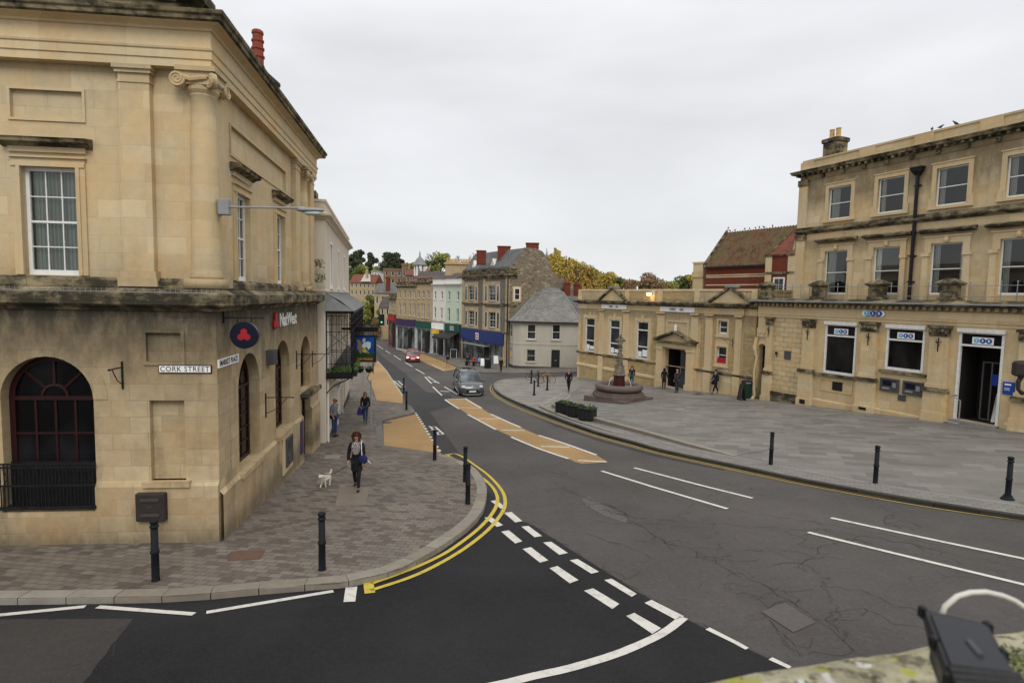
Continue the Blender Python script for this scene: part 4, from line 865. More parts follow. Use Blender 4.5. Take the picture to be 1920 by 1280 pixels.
# ------------------------------------------------------------------ cream inn with iron verandah
P2 = Vector((-7.58, 23.35)); F2 = fr(P2, -12.7); LN = 16.6; z2 = T(*P2)
IN2 = thing('cream_inn', 'cream rendered inn with plain parapet next to the corner bank', 'building', (P2.x, P2.y, z2), math.atan2(F2[1][0], F2[0][0]))
ops = [(2.2, 3.2, 5.95, 7.75), (6.6, 7.6, 5.95, 7.75), (11, 12, 5.95, 7.75), (2.3, 3.5, 2.6, 4.5), (6.6, 7.9, 2.6, 4.5), (11, 12.3, 2.6, 4.5), (3.6, 4.7, -2.2, .9), (.8, 1.7, -.6, 1.1), (7.4, 8.4, -2.4, .6), (10.5, 12, -1.2, .8)]
mb = MB(F2); mb.wall(0, LN, -3, 8.55, ops, dep=.12); mb.quad((0, 0, -3), (0, 9, -3), (0, 9, 8.55), (0, 0, 8.55)); mb.quad((LN, 0, -3), (LN, 9, -3), (LN, 9, 8.55), (LN, 0, 8.55)); mb.build('wall', cream, IN2)
mb = MB(F2); mb.mould([(0, 9), (0, 0), (LN, 0), (LN, 9)], [(-.3, 8.5), (0, 8.5), (.05, 8.52), (.12, 8.6), (.26, 8.66), (.28, 8.74), (.04, 8.8), (0, 8.82), (0, 9.2), (.05, 9.22), (.05, 9.32), (-.3, 9.34)]); mb.build('parapet', cream, IN2)
mb = MB(F2); mb.mould([(0, 9), (0, 0), (LN, 0)], [(0, 5.62), (.03, 5.62), (.05, 5.66), (.05, 5.72), (0, 5.74)]); mb.build('string_course', cream, IN2)
mb = MB(F2); mb.slab([(.3, .3), (LN-.3, .3), (LN-.3, 8.5), (.3, 8.5)], 8.9, 8.95); mb.build('roof', LEAD, IN2)
mb = MB(F2); mb.box(0.6, 1.5, .4, 1.3, 9.2, 9.75); mb.build('chimney', S_led, IN2)
for i, (a, b, c, d_) in enumerate(ops[:6]): sash(IN2, F2, a, b, c, d_, .06, 2, 4, WHP, GL, .07)
for k in (7, 9): sash(IN2, F2, *ops[k], .06, 2, 2, WHP, GL, .06)
for k in (6, 8):
    a, b, c, d_ = ops[k]; mb = MB(F2); mb.box(a, b, .05, .1, c, d_); [frame_rect(mb, a+.15, b-.15, q, q+.7, .03, .03, .05) for q in (c+1.0, c+2.0)]; o = mb.build('door', WHP, IN2); mb = MB(F2); mb.box(b-.15, b-.1, .0, .05, (c+d_)/2, (c+d_)/2+.1); mb.build('handle', STEEL, o)
mb = MB(F2)
for a, b, c, d_ in ops[:3]: m3 = MB(F2); frame_rect(m3, a, b, c, d_, .1, -.03, 0); m3.box(a-.15, b+.15, -.08, 0, c-.18, c-.1); m3.build('window_surround', WHP, IN2)
mb.box(3.3, 3.58, -.14, 0, -3, 1.1); mb.box(4.72, 5., -.14, 0, -3, 1.1); mb.box(3.2, 5.1, -.3, 0, 1.1, 1.25); mb.build('door_surround', WHP, IN2)
for a, b in ((0, 3.3), (5., 7.4), (8.4, LN)): mb = MB(F2); mb.box(a, b, -.03, 0, -3, -.55-(a*.06)); mb.build('plinth', grdoor, IN2)
for s_, z_, z1_ in ((.25, 5.5, -1.2), (8.9, 2.2, -1.9)): mb = MB(F2); mb.tube([(s_, -.06, z_), (s_, -.06, z1_)], .048, 8); mb.build('downpipe', whiter, IN2)
VR = thingM('verandah', 'black iron first-floor verandah with lead canopy and window-box planting on the cream inn', 'verandah', F2, 2.1)
PJ = 1.0; zt, zb_ = 4.78, 2.2
mb = MB(F2)
for s_ in [0.0]: pass
cols_ = [0, .0]
def panel(mb, a, b, nv):      # lattice panel between points a, b in plan
    a, b = Vector((*a, 0)), Vector((*b, 0))
    def P(t, z): q = a.lerp(b, t); return (q.x, q.y, z)
    for t in [i/nv for i in range(nv+1)]: mb.tube([P(t, zb_), P(t, zt)], .022 if t in (0, 1) else .009, 5)
    for z in (zb_+.05, zb_+.5, zb_+1.0, zb_+1.08, zt-.75, zt-.45, zt-.1, zt): mb.tube([P(0, z), P(1, z)], .013, 5)
    mb.tube([P(.02, zb_+1.1), P(.5, zt-.75)], .009, 4); mb.tube([P(.98, zb_+1.1), P(.5, zt-.75)], .009, 4)
    mb.tube([P(.02, zt-.75), P(.98, zb_+1.1)], .012, 4); mb.tube([P(.98, zt-.75), P(.02, zb_+1.1)], .012, 4)
    for k in range(6): mb.tube([P(k/6, zb_+.5), P((k+.5)/6, zb_+1.0), P((k+1)/6, zb_+.5)], .007, 4)
    mb.tube([P(0, zb_+.1), P(.5, zb_+.9), P(1, zb_+.1)], .009, 4)
    for k in range(4): mb.tube([P(k/4, zt-.12), P((k+.5)/4, zt-.4), P((k+1)/4, zt-.12)], .008, 4)
panel(mb, (.05, -.03), (.05, -PJ), 5)
for k in range(8): panel(mb, (.05+k*1.8, -PJ), (.05+(k+1)*1.8, -PJ), 7)
panel(mb, (14.45, -.03), (14.45, -PJ), 5); mb.build('lattice', IRON, VR)
mb = MB(F2); mb.box(0, 14.5, -PJ-.03, -.005, zb_-.1, zb_); mb.box(-.02, 14.52, -PJ-.05, -PJ, zb_-.14, zb_+.06); mb.box(-.05, 14.5, -PJ-.1, -PJ-.02, zt, zt+.1); mb.box(-.05, -.0, -PJ-.1, -.01, zt, zt+.1)
for s_ in (.1, 3.6, 7.2, 10.8, 14.3): mb.tube([(s_, -.02, zb_-.7), (s_, -.3, zb_-.4), (s_, -PJ+.1, zb_-.12)], .025, 5)
mb.build('floor', IRON, VR)
mb = MB(F2)
A_ = [(.1, -.01, 5.6), (14.45, -.01, 5.6), (14.6, -PJ-.12, zt+.1), (-.1, -PJ-.12, zt+.1)]; nseg = 24
for k in range(nseg):
    t0, t1 = k/nseg, (k+1)/nseg; L3 = lambda t, i, j: tuple(A_[i][q]+(A_[j][q]-A_[i][q])*t for q in range(3))
    a, b, c, d_ = L3(t0, 0, 1), L3(t1, 0, 1), L3(t1, 3, 2), L3(t0, 3, 2); md = lambda p, q, dz: tuple((p[i]+q[i])/2+(dz if i == 2 else 0) for i in range(3))
    m1, m2 = md(a, d_, .07), md(b, c, .07)
    mb.quad(a, b, m2, m1); mb.quad(m1, m2, c, d_); mb.tube([a, m1, d_], .016, 4)
mb.add([A_[0], A_[3], (-.1, -.01, zt+.1)], [(0, 1, 2)]); mb.add([A_[1], A_[2], (14.6, -.01, zt+.1)], [(0, 1, 2)])
mb.quad((-.1, -.01, zt+.105), (14.6, -.01, zt+.105), (14.6, -PJ-.1, zt+.105), (-.1, -PJ-.1, zt+.105)); mb.build('canopy', LEAD, VR)
def leaves(n_, pts_fn, size, mat, name, parent, loc=None, flat=.0, **tg):
    mb = MB()
    for i in range(n_):
        p = Vector(pts_fn(i)); a = Vector((R.gauss(0, 1), R.gauss(0, 1), R.gauss(0, 1)*(1-flat))).normalized(); b = a.orthogonal().normalized(); c_ = a.cross(b)
        q = R.uniform(0, 6.28); u_ = (b*math.cos(q)+c_*math.sin(q))*size*R.uniform(.6, 1.3); v_ = (c_*math.cos(q)-b*math.sin(q))*size*R.uniform(.35, .8)
        mb.add([p-u_, p-v_, p+u_, p+v_], [(0, 1, 2, 3)])
    return mb.build(name, mat, parent, loc=loc, **tg)
mb = MB(F2); mb.box(.08, 3.4, -PJ-.22, -PJ-.06, zb_-.02, zb_+.16); mb.box(-.1, -.0, -PJ+.02, -.06, zb_-.02, zb_+.16); mb.build('window_box', IRON, VR)
leaves(420, lambda i: F2 @ Vector(((R.uniform(.1, 3.4), -PJ-.14+R.gauss(0, .05), zb_+.2+abs(R.gauss(0, .07))) if i % 2 else (-.05+R.gauss(0, .04), R.uniform(-PJ, -.08), zb_+.2+abs(R.gauss(0, .08))))), .06, LVP, 'window_box_plants', VR)
# pub sign hung from the verandah corner
sg = thing('inn_sign', 'painted pictorial inn sign of a rider on a blue ground in a black frame', 'hanging sign', (-6.9, 27, 2.2))
cc = D(684.5, 654, 27); Ms = Matrix.Translation(cc) @ Matrix.Rotation(math.radians(-3), 4, 'Z')
mb = MB(Ms); frame_rect(mb, -.46, .46, -.55, .6, .06, -.05, .05); mb.box(-.62, .62, -.05, .05, .82, 1.04); mb.box(-1.1, -.56, -.04, .04, .88, .98); [mb.box(x-.012, x+.012, -.01, .01, .6, .83) for x in (-.4, .4)]; mb.build('frame', IRON, sg)
mb = MB(Ms); mb.box(-.46, .46, -.03, .03, -.4, .6); mb.build('picture_ground', plain('picture_blue', (.01, .05, .22), .4, var=.5, scale=2), sg)
mb = MB(Ms); mb.box(-.46, .46, -.034, .03, -.55, -.4); mb.build('name_board', plain('sign_brown', (.10, .03, .015), .5), sg)
text_obj('lettering', 'THE GEORGE', .11, face_text(Ms, 0, -.475, .036), YEL, sg, .001, sx=1.1)
def blob(pts, mat, nm, y=-.036): b = MB(Ms); b.prism(pts, y, -.028); b.build(nm, mat, sg)
blob([(-.44, -.39), (.45, -.39), (.45, -.22), (.2, -.1), (0, -.22), (-.2, -.05), (-.44, -.1)], plain('picture_green', (.015, .05, .02), .5), 'painted_grass', -.0325)
blob([(-.36, .02), (-.34, .3), (-.42, .42), (-.30, .44), (-.2, .36), (-.1, .1), (.1, -.02), (.25, -.22), (.1, -.2), (-.1, -.12), (-.2, -.25), (-.28, -.12)], plain('picture_horse', (.22, .16, .10), .5), 'painted_horse')
blob([(-.14, .1), (-.1, .24), (.0, .33), (.2, .36), (.28, .3), (.28, .1), (.18, -.04), (.14, .02), (.06, .12), (0, .02)], plain('picture_cloak', (.45, .55, .55), .5), 'painted_cloak', -.04)
blob([(-.12, .34), (-.1, .47), (-.02, .52), (.04, .47), (.02, .36), (-.05, .3)], plain('picture_helm', (.35, .38, .45), .5), 'painted_helmet', -.04)
blob([(-.1, -.02), (.02, .0), (.12, -.1), (.02, -.18), (-.1, -.14)], plain('picture_gold', (.5, .38, .05), .5), 'painted_saddle', -.042)
for i, x in enumerate((675, 692)):
    p = D(x, 692, 26.6); t_ = thing('hanging_basket', ['dark hanging basket under the left side of the inn sign', 'dark hanging basket under the right side of the inn sign'][i], 'hanging basket', p, group='hanging baskets under the inn sign')
    mb = MB(); mb.lathe([(.04, -.17), (.13, -.12), (.18, -.02), (.19, .04)], tuple(p), 12); mb.build('basket', IRON, t_)
    mb = MB(); [mb.tube([(p.x+.17*math.cos(a), p.y+.17*math.sin(a), p.z+.03), (p.x, p.y, p.z+.42)], .005, 4) for a in (0, 2.1, 4.2)]; mb.build('chain', IRON, t_)
    leaves(60, lambda k: (p.x+R.gauss(0, .09), p.y+R.gauss(0, .09), p.z+.06+abs(R.gauss(0, .05))), .045, LVG, 'basket_plants', t_)
# ferns rooted in the wall gap
for i, (x, y) in enumerate(((592, 497), (594, 525))):
    p = D(x, y, 22.95); t_ = thing('wall_plant', ['small fern growing from the wall joint, the upper of two', 'small fern growing from the wall joint, the lower of two'][i], 'plant', p, group='ferns rooted between bank and inn')
    mb = MB(); [mb.tube([p, p+Vector((R.uniform(.05, .3), R.uniform(-.3, .05), R.uniform(.0, .25)))], .006, 4) for _ in range(7)]; mb.build('stem', LVG, t_); leaves(70, lambda k: p+Vector((R.uniform(0, .35), R.uniform(-.3, .05), R.uniform(-.1, .22))), .05, LVG, 'leaf', t_)
# ------------------------------------------------------------------ bank on the right (two setbacks, terrace with pedestals)
T0_ = G(1440, 750, .12); FT = fr(T0_, 156); SB = .9
TB = thingM('three_storey_bank', 'three-storey ochre bank on the right with a railed terrace above its ground floor', 'building', FT, T(*T0_)-.3)
XR = 19.
def rc(M, x0, y0, x1, y1, off=0):
    a, b = at(M, x0, y0, off), at(M, x1, y1, off); return (min(a[0], b[0]), max(a[0], b[0]), min(a[1], b[1]), max(a[1], b[1]))
g1 = (3.75, 5.62, 1.62, 4.42); g2 = (7.25, 9.1, 2.25, 4.42); g3 = (10.58, 12.35, .35, 4.42); ga = (-.95, -.28, -1.2, 2.9, 1); g4 = (14.3, 16.2, 2.25, 4.42)
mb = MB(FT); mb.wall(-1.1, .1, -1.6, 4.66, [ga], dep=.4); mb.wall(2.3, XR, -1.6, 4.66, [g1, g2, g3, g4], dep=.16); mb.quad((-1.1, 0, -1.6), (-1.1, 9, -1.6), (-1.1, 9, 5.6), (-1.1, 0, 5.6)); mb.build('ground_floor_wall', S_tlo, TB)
mb = MB(FT); mb.wall(.1, 2.3, .0, 4.66, y=.02); mb.build('channelled_wall', S_rust, TB)
mb = MB(FT); mb.box(.1, 2.3, -.1, .1, -1.5, .02); mb.box(-1.15, -.95, -.12, .1, -1.5, 0); mb.build('rock_base', S_led, TB)
for a, b, zz in ((3.1, 5.95, .0), (6.85, 9.35, .1), (12.6, 13.6, .5)):
    mb = MB(FT); mb.box(a, b, -.07, .05, -1.5, zz+.0); mb.quad((a, -.07, zz), (b, -.07, zz), (b, 0, zz+.08), (a, 0, zz+.08)); mb.build('plinth', S_tlo, TB)
def tpil(a, b, zb, zl):
    mb = MB(FT); mb.box(a, b, -.16, .03, zl+.25, 4.12); mb.box(a-.05, b+.05, -.21, .03, zl+.08, zl+.25); mb.box(a-.08, b+.08, -.26, .03, -1.5, zl-.12)
    mb.box(a-.12, b+.12, -.30, .03, -1.5, zb+.25); mb.build('pilaster', S_tsb, TB)
    mb = MB(FT); mb.box(a-.14, b+.14, -.34, .03, zl-.12, zl-.03); mb.box(a-.11, b+.11, -.3, .03, zl-.03, zl+.08); mb.build('pedestal_ledge', S_led, TB)
    c = MB(FT); c.box(a-.04, b+.04, -.2, .03, 4.12, 4.2); c.box(a-.1, b+.1, -.27, .03, 4.5, 4.62); c.box(a-.02, b+.02, -.22, .03, 4.2, 4.5)
    for k in range(5): c.ell((a+.05+(b-a-.1)*k/4, -.24, 4.3+.07*(k % 2)), (.08, .06, .1), 7, 5)
    c.build('capital', S_led, TB)
    r = MB(FT); cx_ = (a+b)/2; r.tube([(cx_, -.18, 4.05), (cx_, -.2, 3.6), (cx_+.03, -.24, 3.4)], .025, 5); r.tube([(cx_-.13, -.2, 3.85), (cx_+.13, -.2, 3.85)], .015, 5); r.tube([(cx_-.1, -.21, 4.0), (cx_, -.3, 3.8), (cx_+.1, -.21, 3.7)], .012, 5); r.build('wall_fitting', IRON, TB)
for a, b, zb, zl in ((-.28, .12, -.6, 1.15), (2.38, 3.08, -.3, 1.62), (5.98, 6.8, -.05, 1.62), (9.4, 10.2, .25, 1.6), (12.95, 13.8, .6, 1.7), (17, 17.8, .8, 1.7)): tpil(a, b, zb, zl)
for q in ((3.2, 5.9, -.16, .05, 1.45, 1.6), (7.0, 9.3, -.12, .05, 2.08, 2.22)): mb = MB(FT); mb.box(*q); mb.build('sill_ledge', S_led, TB)
mb = MB(FT); arc_ring(mb, -.62, 2.56, .34, .5, -.1, .1); mb.box(-1.1, -.3, -.08, .05, 3.35, 3.9); mb.ell((-.85, -.1, 3.62), (.09, .05, .13)); mb.ell((-.5, -.1, 3.62), (.09, .05, .13)); mb.tube([(-1.05, -.12, 3.3), (-1.1, -.2, 2.6), (-.95, -.15, 2.0), (-1.05, -.2, 1.0), (-1.0, -.12, -.5), (-1.1, -.3, -.9)], [.1, .12, .08, .07, .09, .14], 8); mb.build('entrance_surround', S_tsb, TB)
mb = MB(FT); mb.quad((-1.05, .38, -1.2), (-.2, .38, -1.2), (-.2, .38, 3), (-1.05, .38, 3)); mb.build('side_entrance', INT, TB)
# channels, small vents, plaque
for nm, q, mt in (('vent_grille', (4.38, 4.98, .72, 1.22), IRON), ('low_vent', (2.55, 2.9, -.35, -.1), IRON), ('dark_plaque', (1.05, 1.5, 2.1, 2.62), DKG), ('lower_box', (8.02, 8.4, .75, 1.05), DKG), ('low_vent', (6.2, 6.6, -.02, .12), IRON)):
    y = {'low_vent': -.33}.get(nm, -.03); mb = MB(FT); mb.box(q[0], q[1], y, .1, q[2], q[3]); mb.build(nm, mt, TB)
mb = MB(FT); frame_rect(mb, 3.65, 5.55, .62, 1.2, .03, -.03, .01); mb.build('panel_frame', S_tlo, TB)
mb = MB(FT); mb.ell((.5, -.08, 2.42), (.08, .08, .1)); mb.tube([(.5, -.05, 2.4), (.52, -.05, 2.15)], .02, 5); mb.build('bell', IRON, TB)
# frieze, dentils, cornice
pth = [(-1.1, 9), (-1.1, 0), (XR, 0)]
mb = MB(FT); mb.mould(pth, [(-.3, 4.62), (.0, 4.62), (.04, 4.64), (.04, 4.78), (.08, 4.8), (.08, 4.84), (.03, 4.86), (.03, 5.28), (-.3, 5.28)]); mb.build('frieze', S_trim, TB)
for q in range(2):
    pass
mb = MB(FT); mb.mould(pth, [(-.3, 5.27), (.06, 5.27), (.09, 5.31), (.09, 5.5), (-.3, 5.5)]); [mb.box(-1.2+k*.33, -1.05+k*.33, -.26, -.08, 5.33, 5.5) for k in range(61)]; mb.build('dentil_course', S_tsb, TB)
mb = MB(FT); mb.mould(pth, [(-.3, 5.49), (.34, 5.5), (.4, 5.53), (.46, 5.6), (.48, 5.66), (-.1, 5.8), (-1.4, 5.84)]); mb.build('cornice', S_led, TB)
mb = MB(FT); mb.mould(pth, [(.485, 5.6), (.50, 5.6), (.50, 5.66), (.485, 5.67)]); mb.build('lead_edge', GALV, TB)
for s_ in (-.75, 3.0, 6.45, 9.9, 13.4, 17):
    mb = MB(FT); mb.box(s_-.40, s_+.40, -.05, .55, 5.78, 5.95); mb.box(s_-.33, s_+.33, .02, .48, 5.95, 6.5)
    frame_rect(mb, s_-.18, s_+.18, 6.05, 6.4, .03, .0, .03); mb.loft([[(s_-a, .25-b, z), (s_+a, .25-b, z), (s_+a, .25+b, z), (s_-a, .25+b, z)] for a, b, z in ((.36, .26, 6.5), (.5, .38, 6.58), (.5, .38, 6.64), (.3, .2, 6.78), (.1, .06, 6.86))]); mb.build('terrace_pedestal', S_led, TB)
rl = MB(FT)
for k in range(34):
    s_ = -1.3+k*.6; rl.tube([(s_, .3, 5.75), (s_, .3, 6.62)], .02, 5); rl.ell((s_, .3, 6.66), (.04, .04, .04), 6, 4)
for z in (6.0, 6.5): rl.tube([(-1.3, .3, z), (XR, .3, z)], .014, 5)
rl.build('terrace_railing', GALV, TB)
# upper storeys
up1 = [rc(FT, a, b, c, d_, SB) for a, b, c, d_ in ((1554, 354, 1593, 407), (1648, 335, 1693, 396), (1757, 318, 1810, 382))]
w_ = sum(u[1]-u[0] for u in up1)/3; ctrs = [(u[0]+u[1])/2 for u in up1]; pitch_ = (ctrs[2]-ctrs[0])/2; c0_ = ctrs[1]-pitch_
ZA = (sum(u[2] for u in up1)/3, sum(u[3] for u in up1)/3); sU = at(FT, 1499, 400, SB)[0]
lo2 = [rc(FT, a, b, c, d_, SB) for a, b, c, d_ in ((1545, 470, 1583, 549), (1638, 465, 1680, 549), (1743, 459, 1795, 549))]; ZB = (6.1, sum(u[3] for u in lo2)/3); wB = sum(u[1]-u[0] for u in lo2)/3
parz = at(FT, 1500, 304, SB)[1]; cz = at(FT, 1487, 326, SB-.45)[1]; stz = at(FT, 1490, 437, SB-.1)[1]
N4 = [c0_+pitch_*k for k in range(5)]
opsU = [(c-w_/2, c+w_/2, *ZA) for c in N4]+[(c-wB/2, c+wB/2, *ZB) for c in N4]
XE = c0_+pitch_*4+2.2
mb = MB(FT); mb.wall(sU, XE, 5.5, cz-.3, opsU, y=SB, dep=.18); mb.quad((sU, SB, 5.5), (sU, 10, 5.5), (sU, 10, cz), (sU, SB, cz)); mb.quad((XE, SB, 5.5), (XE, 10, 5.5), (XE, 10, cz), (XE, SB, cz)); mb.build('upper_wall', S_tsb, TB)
for i, o_ in enumerate(opsU):
    x0, x1, z0, z1 = o_; cur = [(x0, x0+(x1-x0)*(.38 if i % 5 == 0 else .22), BLIND)]
    if i in (5, 7): cur.append((x1-.2, x1, BLIND))
    sash(TB, FT, x0, x1, z0, z1, SB+.1, 1, 2, WHP, GLC, .06, curtain=cur)
    mb = MB(FT); y = SB
    if i < 5:
        mb.box(x0-.2, x0, y-.05, y+.02, z0, z1); mb.box(x1, x1+.2, y-.05, y+.02, z0, z1); mb.box(x0-.2, x1+.2, y-.05, y+.02, z1, z1+.22); mb.box(x0-.24, x1+.24, y-.09, y+.02, z1+.22, z1+.28); mb.box(x0-.3, x1+.3, y-.14, y+.02, z0-.14, z0-.002); mb.box(x0-.28, x0-.1, y-.08, y+.02, z0, z0+.4); mb.box(x1+.1, x1+.28, y-.08, y+.02, z0, z0+.4)
        mb.build('window_surround', S_trim, TB)
    else:
        for a, b in ((x0-.34, x0-.1), (x1+.1, x1+.34)): mb.box(a, b, y-.12, y+.02, z0-.3, z1-.45); mb.box(a-.05, b+.05, y-.17, y+.02, z1-.62, z1-.45)
        mb.box(x0-.3, x0-.0, y-.05, y+.02, z1-.45, z1+.3); mb.box(x1+.0, x1+.3, y-.05, y+.02, z1-.45, z1+.3); mb.box(x0, x1, y-.05, y+.02, z1, z1+.3); mb.box(x0-.36, x1+.36, y-.1, y+.02, z1+.3, z1+.38); mb.ell(((x0+x1)/2, y-.1, z1+.16), (.13, .1, .16), 8, 6)
        mb.build('window_surround', S_trim, TB)
        h_ = MB(FT); h_.mould([(x0-.55, y), (x1+.55, y)], [(0, z1+.5), (.1, z1+.52), (.3, z1+.56), (.34, z1+.64), (.1, z1+.72), (0, z1+.74)]); h_.build('window_hood', S_led, TB)
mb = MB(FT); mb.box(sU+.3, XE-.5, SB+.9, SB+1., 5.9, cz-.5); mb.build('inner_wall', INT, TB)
mb = MB(FT); mb.box(sU-.03, sU+.55, SB-.12, SB+.3, 5.7, stz-.5); mb.box(sU-.03, sU+.55, SB-.12, SB+.3, stz+.25, cz-.8); mb.build('corner_pilaster', S_trim, TB)
mb = MB(FT); mb.box(sU-.08, sU+.6, SB-.18, SB+.3, stz-.5, stz-.15); mb.box(sU-.08, sU+.6, SB-.18, SB+.3, cz-.8, cz-.45); mb.build('corner_capital', S_led, TB)
pu = [(sU, 10), (sU, SB), (XE, SB), (XE, 10)]
mb = MB(FT); mb.mould(pu, [(-.1, stz-.14), (.06, stz-.14), (.1, stz-.08), (.2, stz-.02), (.22, stz+.04), (.08, stz+.1), (.05, stz+.26), (-.1, stz+.27)]); mb.build('string_course', S_led, TB)
mb = MB(FT); mb.mould(pu, [(-.1, cz-.5), (.04, cz-.5), (.06, cz-.44), (.03, cz-.42), (.03, cz-.28), (.1, cz-.24), (-.1, cz-.24)]); mb.build('frieze', S_tsb, TB)
mb = MB(FT); k = 0
s_ = sU-.1
while s_ < XE: mb.box(s_, s_+.12, SB-.34, SB-.02, cz-.25, cz-.1); s_ += .36
s_ = sU+.2
while s_ < XE: mb.box(s_, s_+.2, SB-.2, SB-.0, cz-.48, cz-.2); mb.ell((s_+.1, SB-.2, cz-.32), (.09, .08, .09), 6, 4); s_ += 1.25
mb.build('cornice_brackets', S_led, TB)
mb = MB(FT); mb.mould(pu, [(-.1, cz-.25), (.08, cz-.25), (.1, cz-.12), (.4, cz-.1), (.42, cz-.02), (.47, cz+.04), (.47, cz+.08), (.0, cz+.14), (-.2, cz+.14)]); mb.build('cornice', S_led, TB)
mb = MB(FT); mb.mould(pu, [(-.35, cz+.1), (-.04, cz+.1), (-.04, cz+.22), (-.07, cz+.24), (-.07, parz-.12), (-.02, parz-.1), (-.01, parz), (-.35, parz+.02)])
for c in [sU+.35]+[c+pitch_/2 for c in N4]: mb.box(c-.45, c+.45, SB+.0, SB+.3, cz+.2, parz-.1)
mb.build('parapet', S_tsb, TB)
mb = MB(FT); lx = sU; mb.loft([[(lx+.6, SB+.6, cz), (XE-.6, SB+.6, cz), (XE-.6, 9.5, cz), (lx+.6, 9.5, cz)], [(lx+3.5, SB+4, parz+.55), (XE-3, SB+4, parz+.55), (XE-3, 6, parz+.55), (lx+3.5, 6, parz+.55)]]); mb.build('roof', SLd, TB)
px_ = at(FT, 1722, 320, SB-.1); sd = px_[0]
mb = MB(FT); mb.tube([(sd, SB-.12, px_[1]-.1), (sd, SB-.12, 5.75)], .085, 8); mb.loft([[(sd-a, SB-.12-b, z), (sd+a, SB-.12-b, z), (sd+a, SB-.02, z), (sd-a, SB-.02, z)] for a, b, z in ((.1, .05, px_[1]-.25), (.25, .18, px_[1]-.02), (.27, .2, px_[1]+.1), (.3, .22, px_[1]+.12), (.3, .22, px_[1]+.18))])
for z in (11.5, 9.2, 8., 6.7): mb.box(sd-.16, sd+.16, SB-.14, SB-.0, z, z+.07)
mb.build('downpipe', IRON, TB)
ch0 = at(FT, 1564, 292, 2.5)
mb = MB(FT); s_, z_ = ch0; mb.bbox(s_-.5, s_+.5, 2.1, 3.0, z_-1, z_+.75, .03); mb.bbox(s_-.58, s_+.58, 2.02, 3.08, z_+.75, z_+1.0, .04); ch = mb.build('chimney', S_led, TB)
for dx in (-.22, .2): mb = MB(FT); mb.lathe([(.17, z_+1.), (.18, z_+1.08), (.14, z_+1.14), (.13, z_+1.5), (.16, z_+1.56), (.13, z_+1.6)], (s_+dx, 2.5, 0), 10); mb.build('chimney_pot', TERY, ch)
# ground floor glazing
def shopwin(M, q, split, parent, door=False):
    x0, x1, z0, z1 = q; mb = MB(M); f = .1; mb.box(x0, x0+f, -.02, .1, z0, z1); mb.box(x1-f, x1, -.02, .1, z0, z1); mb.box(x0+f, x1-f, -.02, .1, z1-f, z1); mb.box(x0+f, x1-f, -.02, .1, split, split+.09); mb.box(x0-.04, x1+.04, -.14, .0, z1-.04, z1+.14)
    if not door: mb.box(x0+f, x1-f, -.06, .1, z0, z0+.14)
    o = mb.build('door_frame' if door else 'window', WHPL, parent); g = MB(M)
    if door: g.quad((x0+f, .05, split), (x1-f, .05, split), (x1-f, .05, z1-f), (x0+f, .05, z1-f)); g.build('pane', GLb, o); g = MB(M); g.box(x0+f, x1-f, 1.6, 1.65, z0-.8, split); g.quad((x0+f, .1, z0-.5), (x0+f, 1.6, z0-.5), (x0+f, 1.6, split+.3), (x0+f, .1, split+.3)); g.quad((x1-f, .1, z0-.5), (x1-f, 1.6, z0-.5), (x1-f, 1.6, split+.3), (x1-f, .1, split+.3)); g.quad((x0, .1, split), (x1, .1, split), (x1, 1.7, split), (x0, 1.7, split)); g.quad((x0, .1, z0-.02), (x1, .1, z0-.02), (x1, 1.7, z0-.02), (x0, 1.7, z0-.02)); g.build('lobby', INT, o)
    else: g.quad((x0+f, .05, z0), (x1-f, .05, z0), (x1-f, .05, z1-f), (x0+f, .05, z1-f)); g.build('pane', GLb, o)
    return o
shopwin(FT, g1, 3.72, TB); shopwin(FT, g2, 3.75, TB); shopwin(FT, g4, 3.75, TB); dfr = shopwin(FT, (g3[0], g3[1], .35, 4.42), 3.75, TB, True)
mb = MB(FT); frame_rect(mb, 11.2, 11.9, .42, 3.0, .05, .9, .98); mb.box(11.5, 11.56, .9, .95, .42, 3.); mb.build('inner_door', plain('inner_door_metal', (.12, .115, .11), .4), dfr)
mb = MB(FT); mb.box(11.55, 11.8, .86, .9, 2.0, 2.5); mb.build('door_notice', BLUES, dfr)
mb = MB(FT); mb.quad((12.0, .15, .45), (12.22, .3, .45), (12.22, .3, 1.75), (12.14, .15, 1.75)); mb.build('banner', WHS, dfr)
mb = MB(FT); mb.box(10.55, 12.4, -.35, .4, -.8, .34); mb.build('doorstep', SLAB, TB)
mb = MB(FT); mb.tube([(10.68, -.02, 1.45), (10.68, -.5, 1.45), (11.3, -.9, 1.35), (11.3, -.9, .3)], .028, 6); mb.tube([(10.55, -.85, .32), (11.3, -.9, .3)], .02, 6); mb.build('handrail', STEEL, TB)
LB_ = plain('logo_light_blue', (.12, .45, .72), .35); 
def roundels(M, s_, z, r, parent, box=True, nm='bank_logo'):
    y = -.001
    if box: mb = MB(M); mb.box(s_-r*3.6, s_+r*3.6, y-.02, y, z-r*1.35, z+r*1.35); p_ = mb.build(nm, WHS, parent); y -= .02
    else: p_ = parent
    for k, (m_, L_) in enumerate(((LB_, 'T'), (BLUES, 'S'), (BLUES, 'B'))):
        mb = MB(M); c = s_+(k-1)*r*2.1; mb.loft([[(c+r*q*math.cos(2*math.pi*i/20), yy, z+r*q*math.sin(2*math.pi*i/20)) for i in range(20)] for yy, q in ((y-.006-k*.003, 1), (y, 1))])
        o = mb.build('roundel', m_, p_); text_obj('lettering', L_, r*1.25, face_text(M, c, z, -y+.02), WHS, p_, .002, bold=.006)
    return p_
for (a, b, zz) in ((g1[0], g1[1], 4.02), (g2[0], g2[1], 4.03), (g3[0]+.05, g3[1]+.05, 4.03)):
    p_ = FT @ Vector(((a+b)/2, 0, 0)); roundels(FT, (a+b)/2+.02, zz, .115, TB)
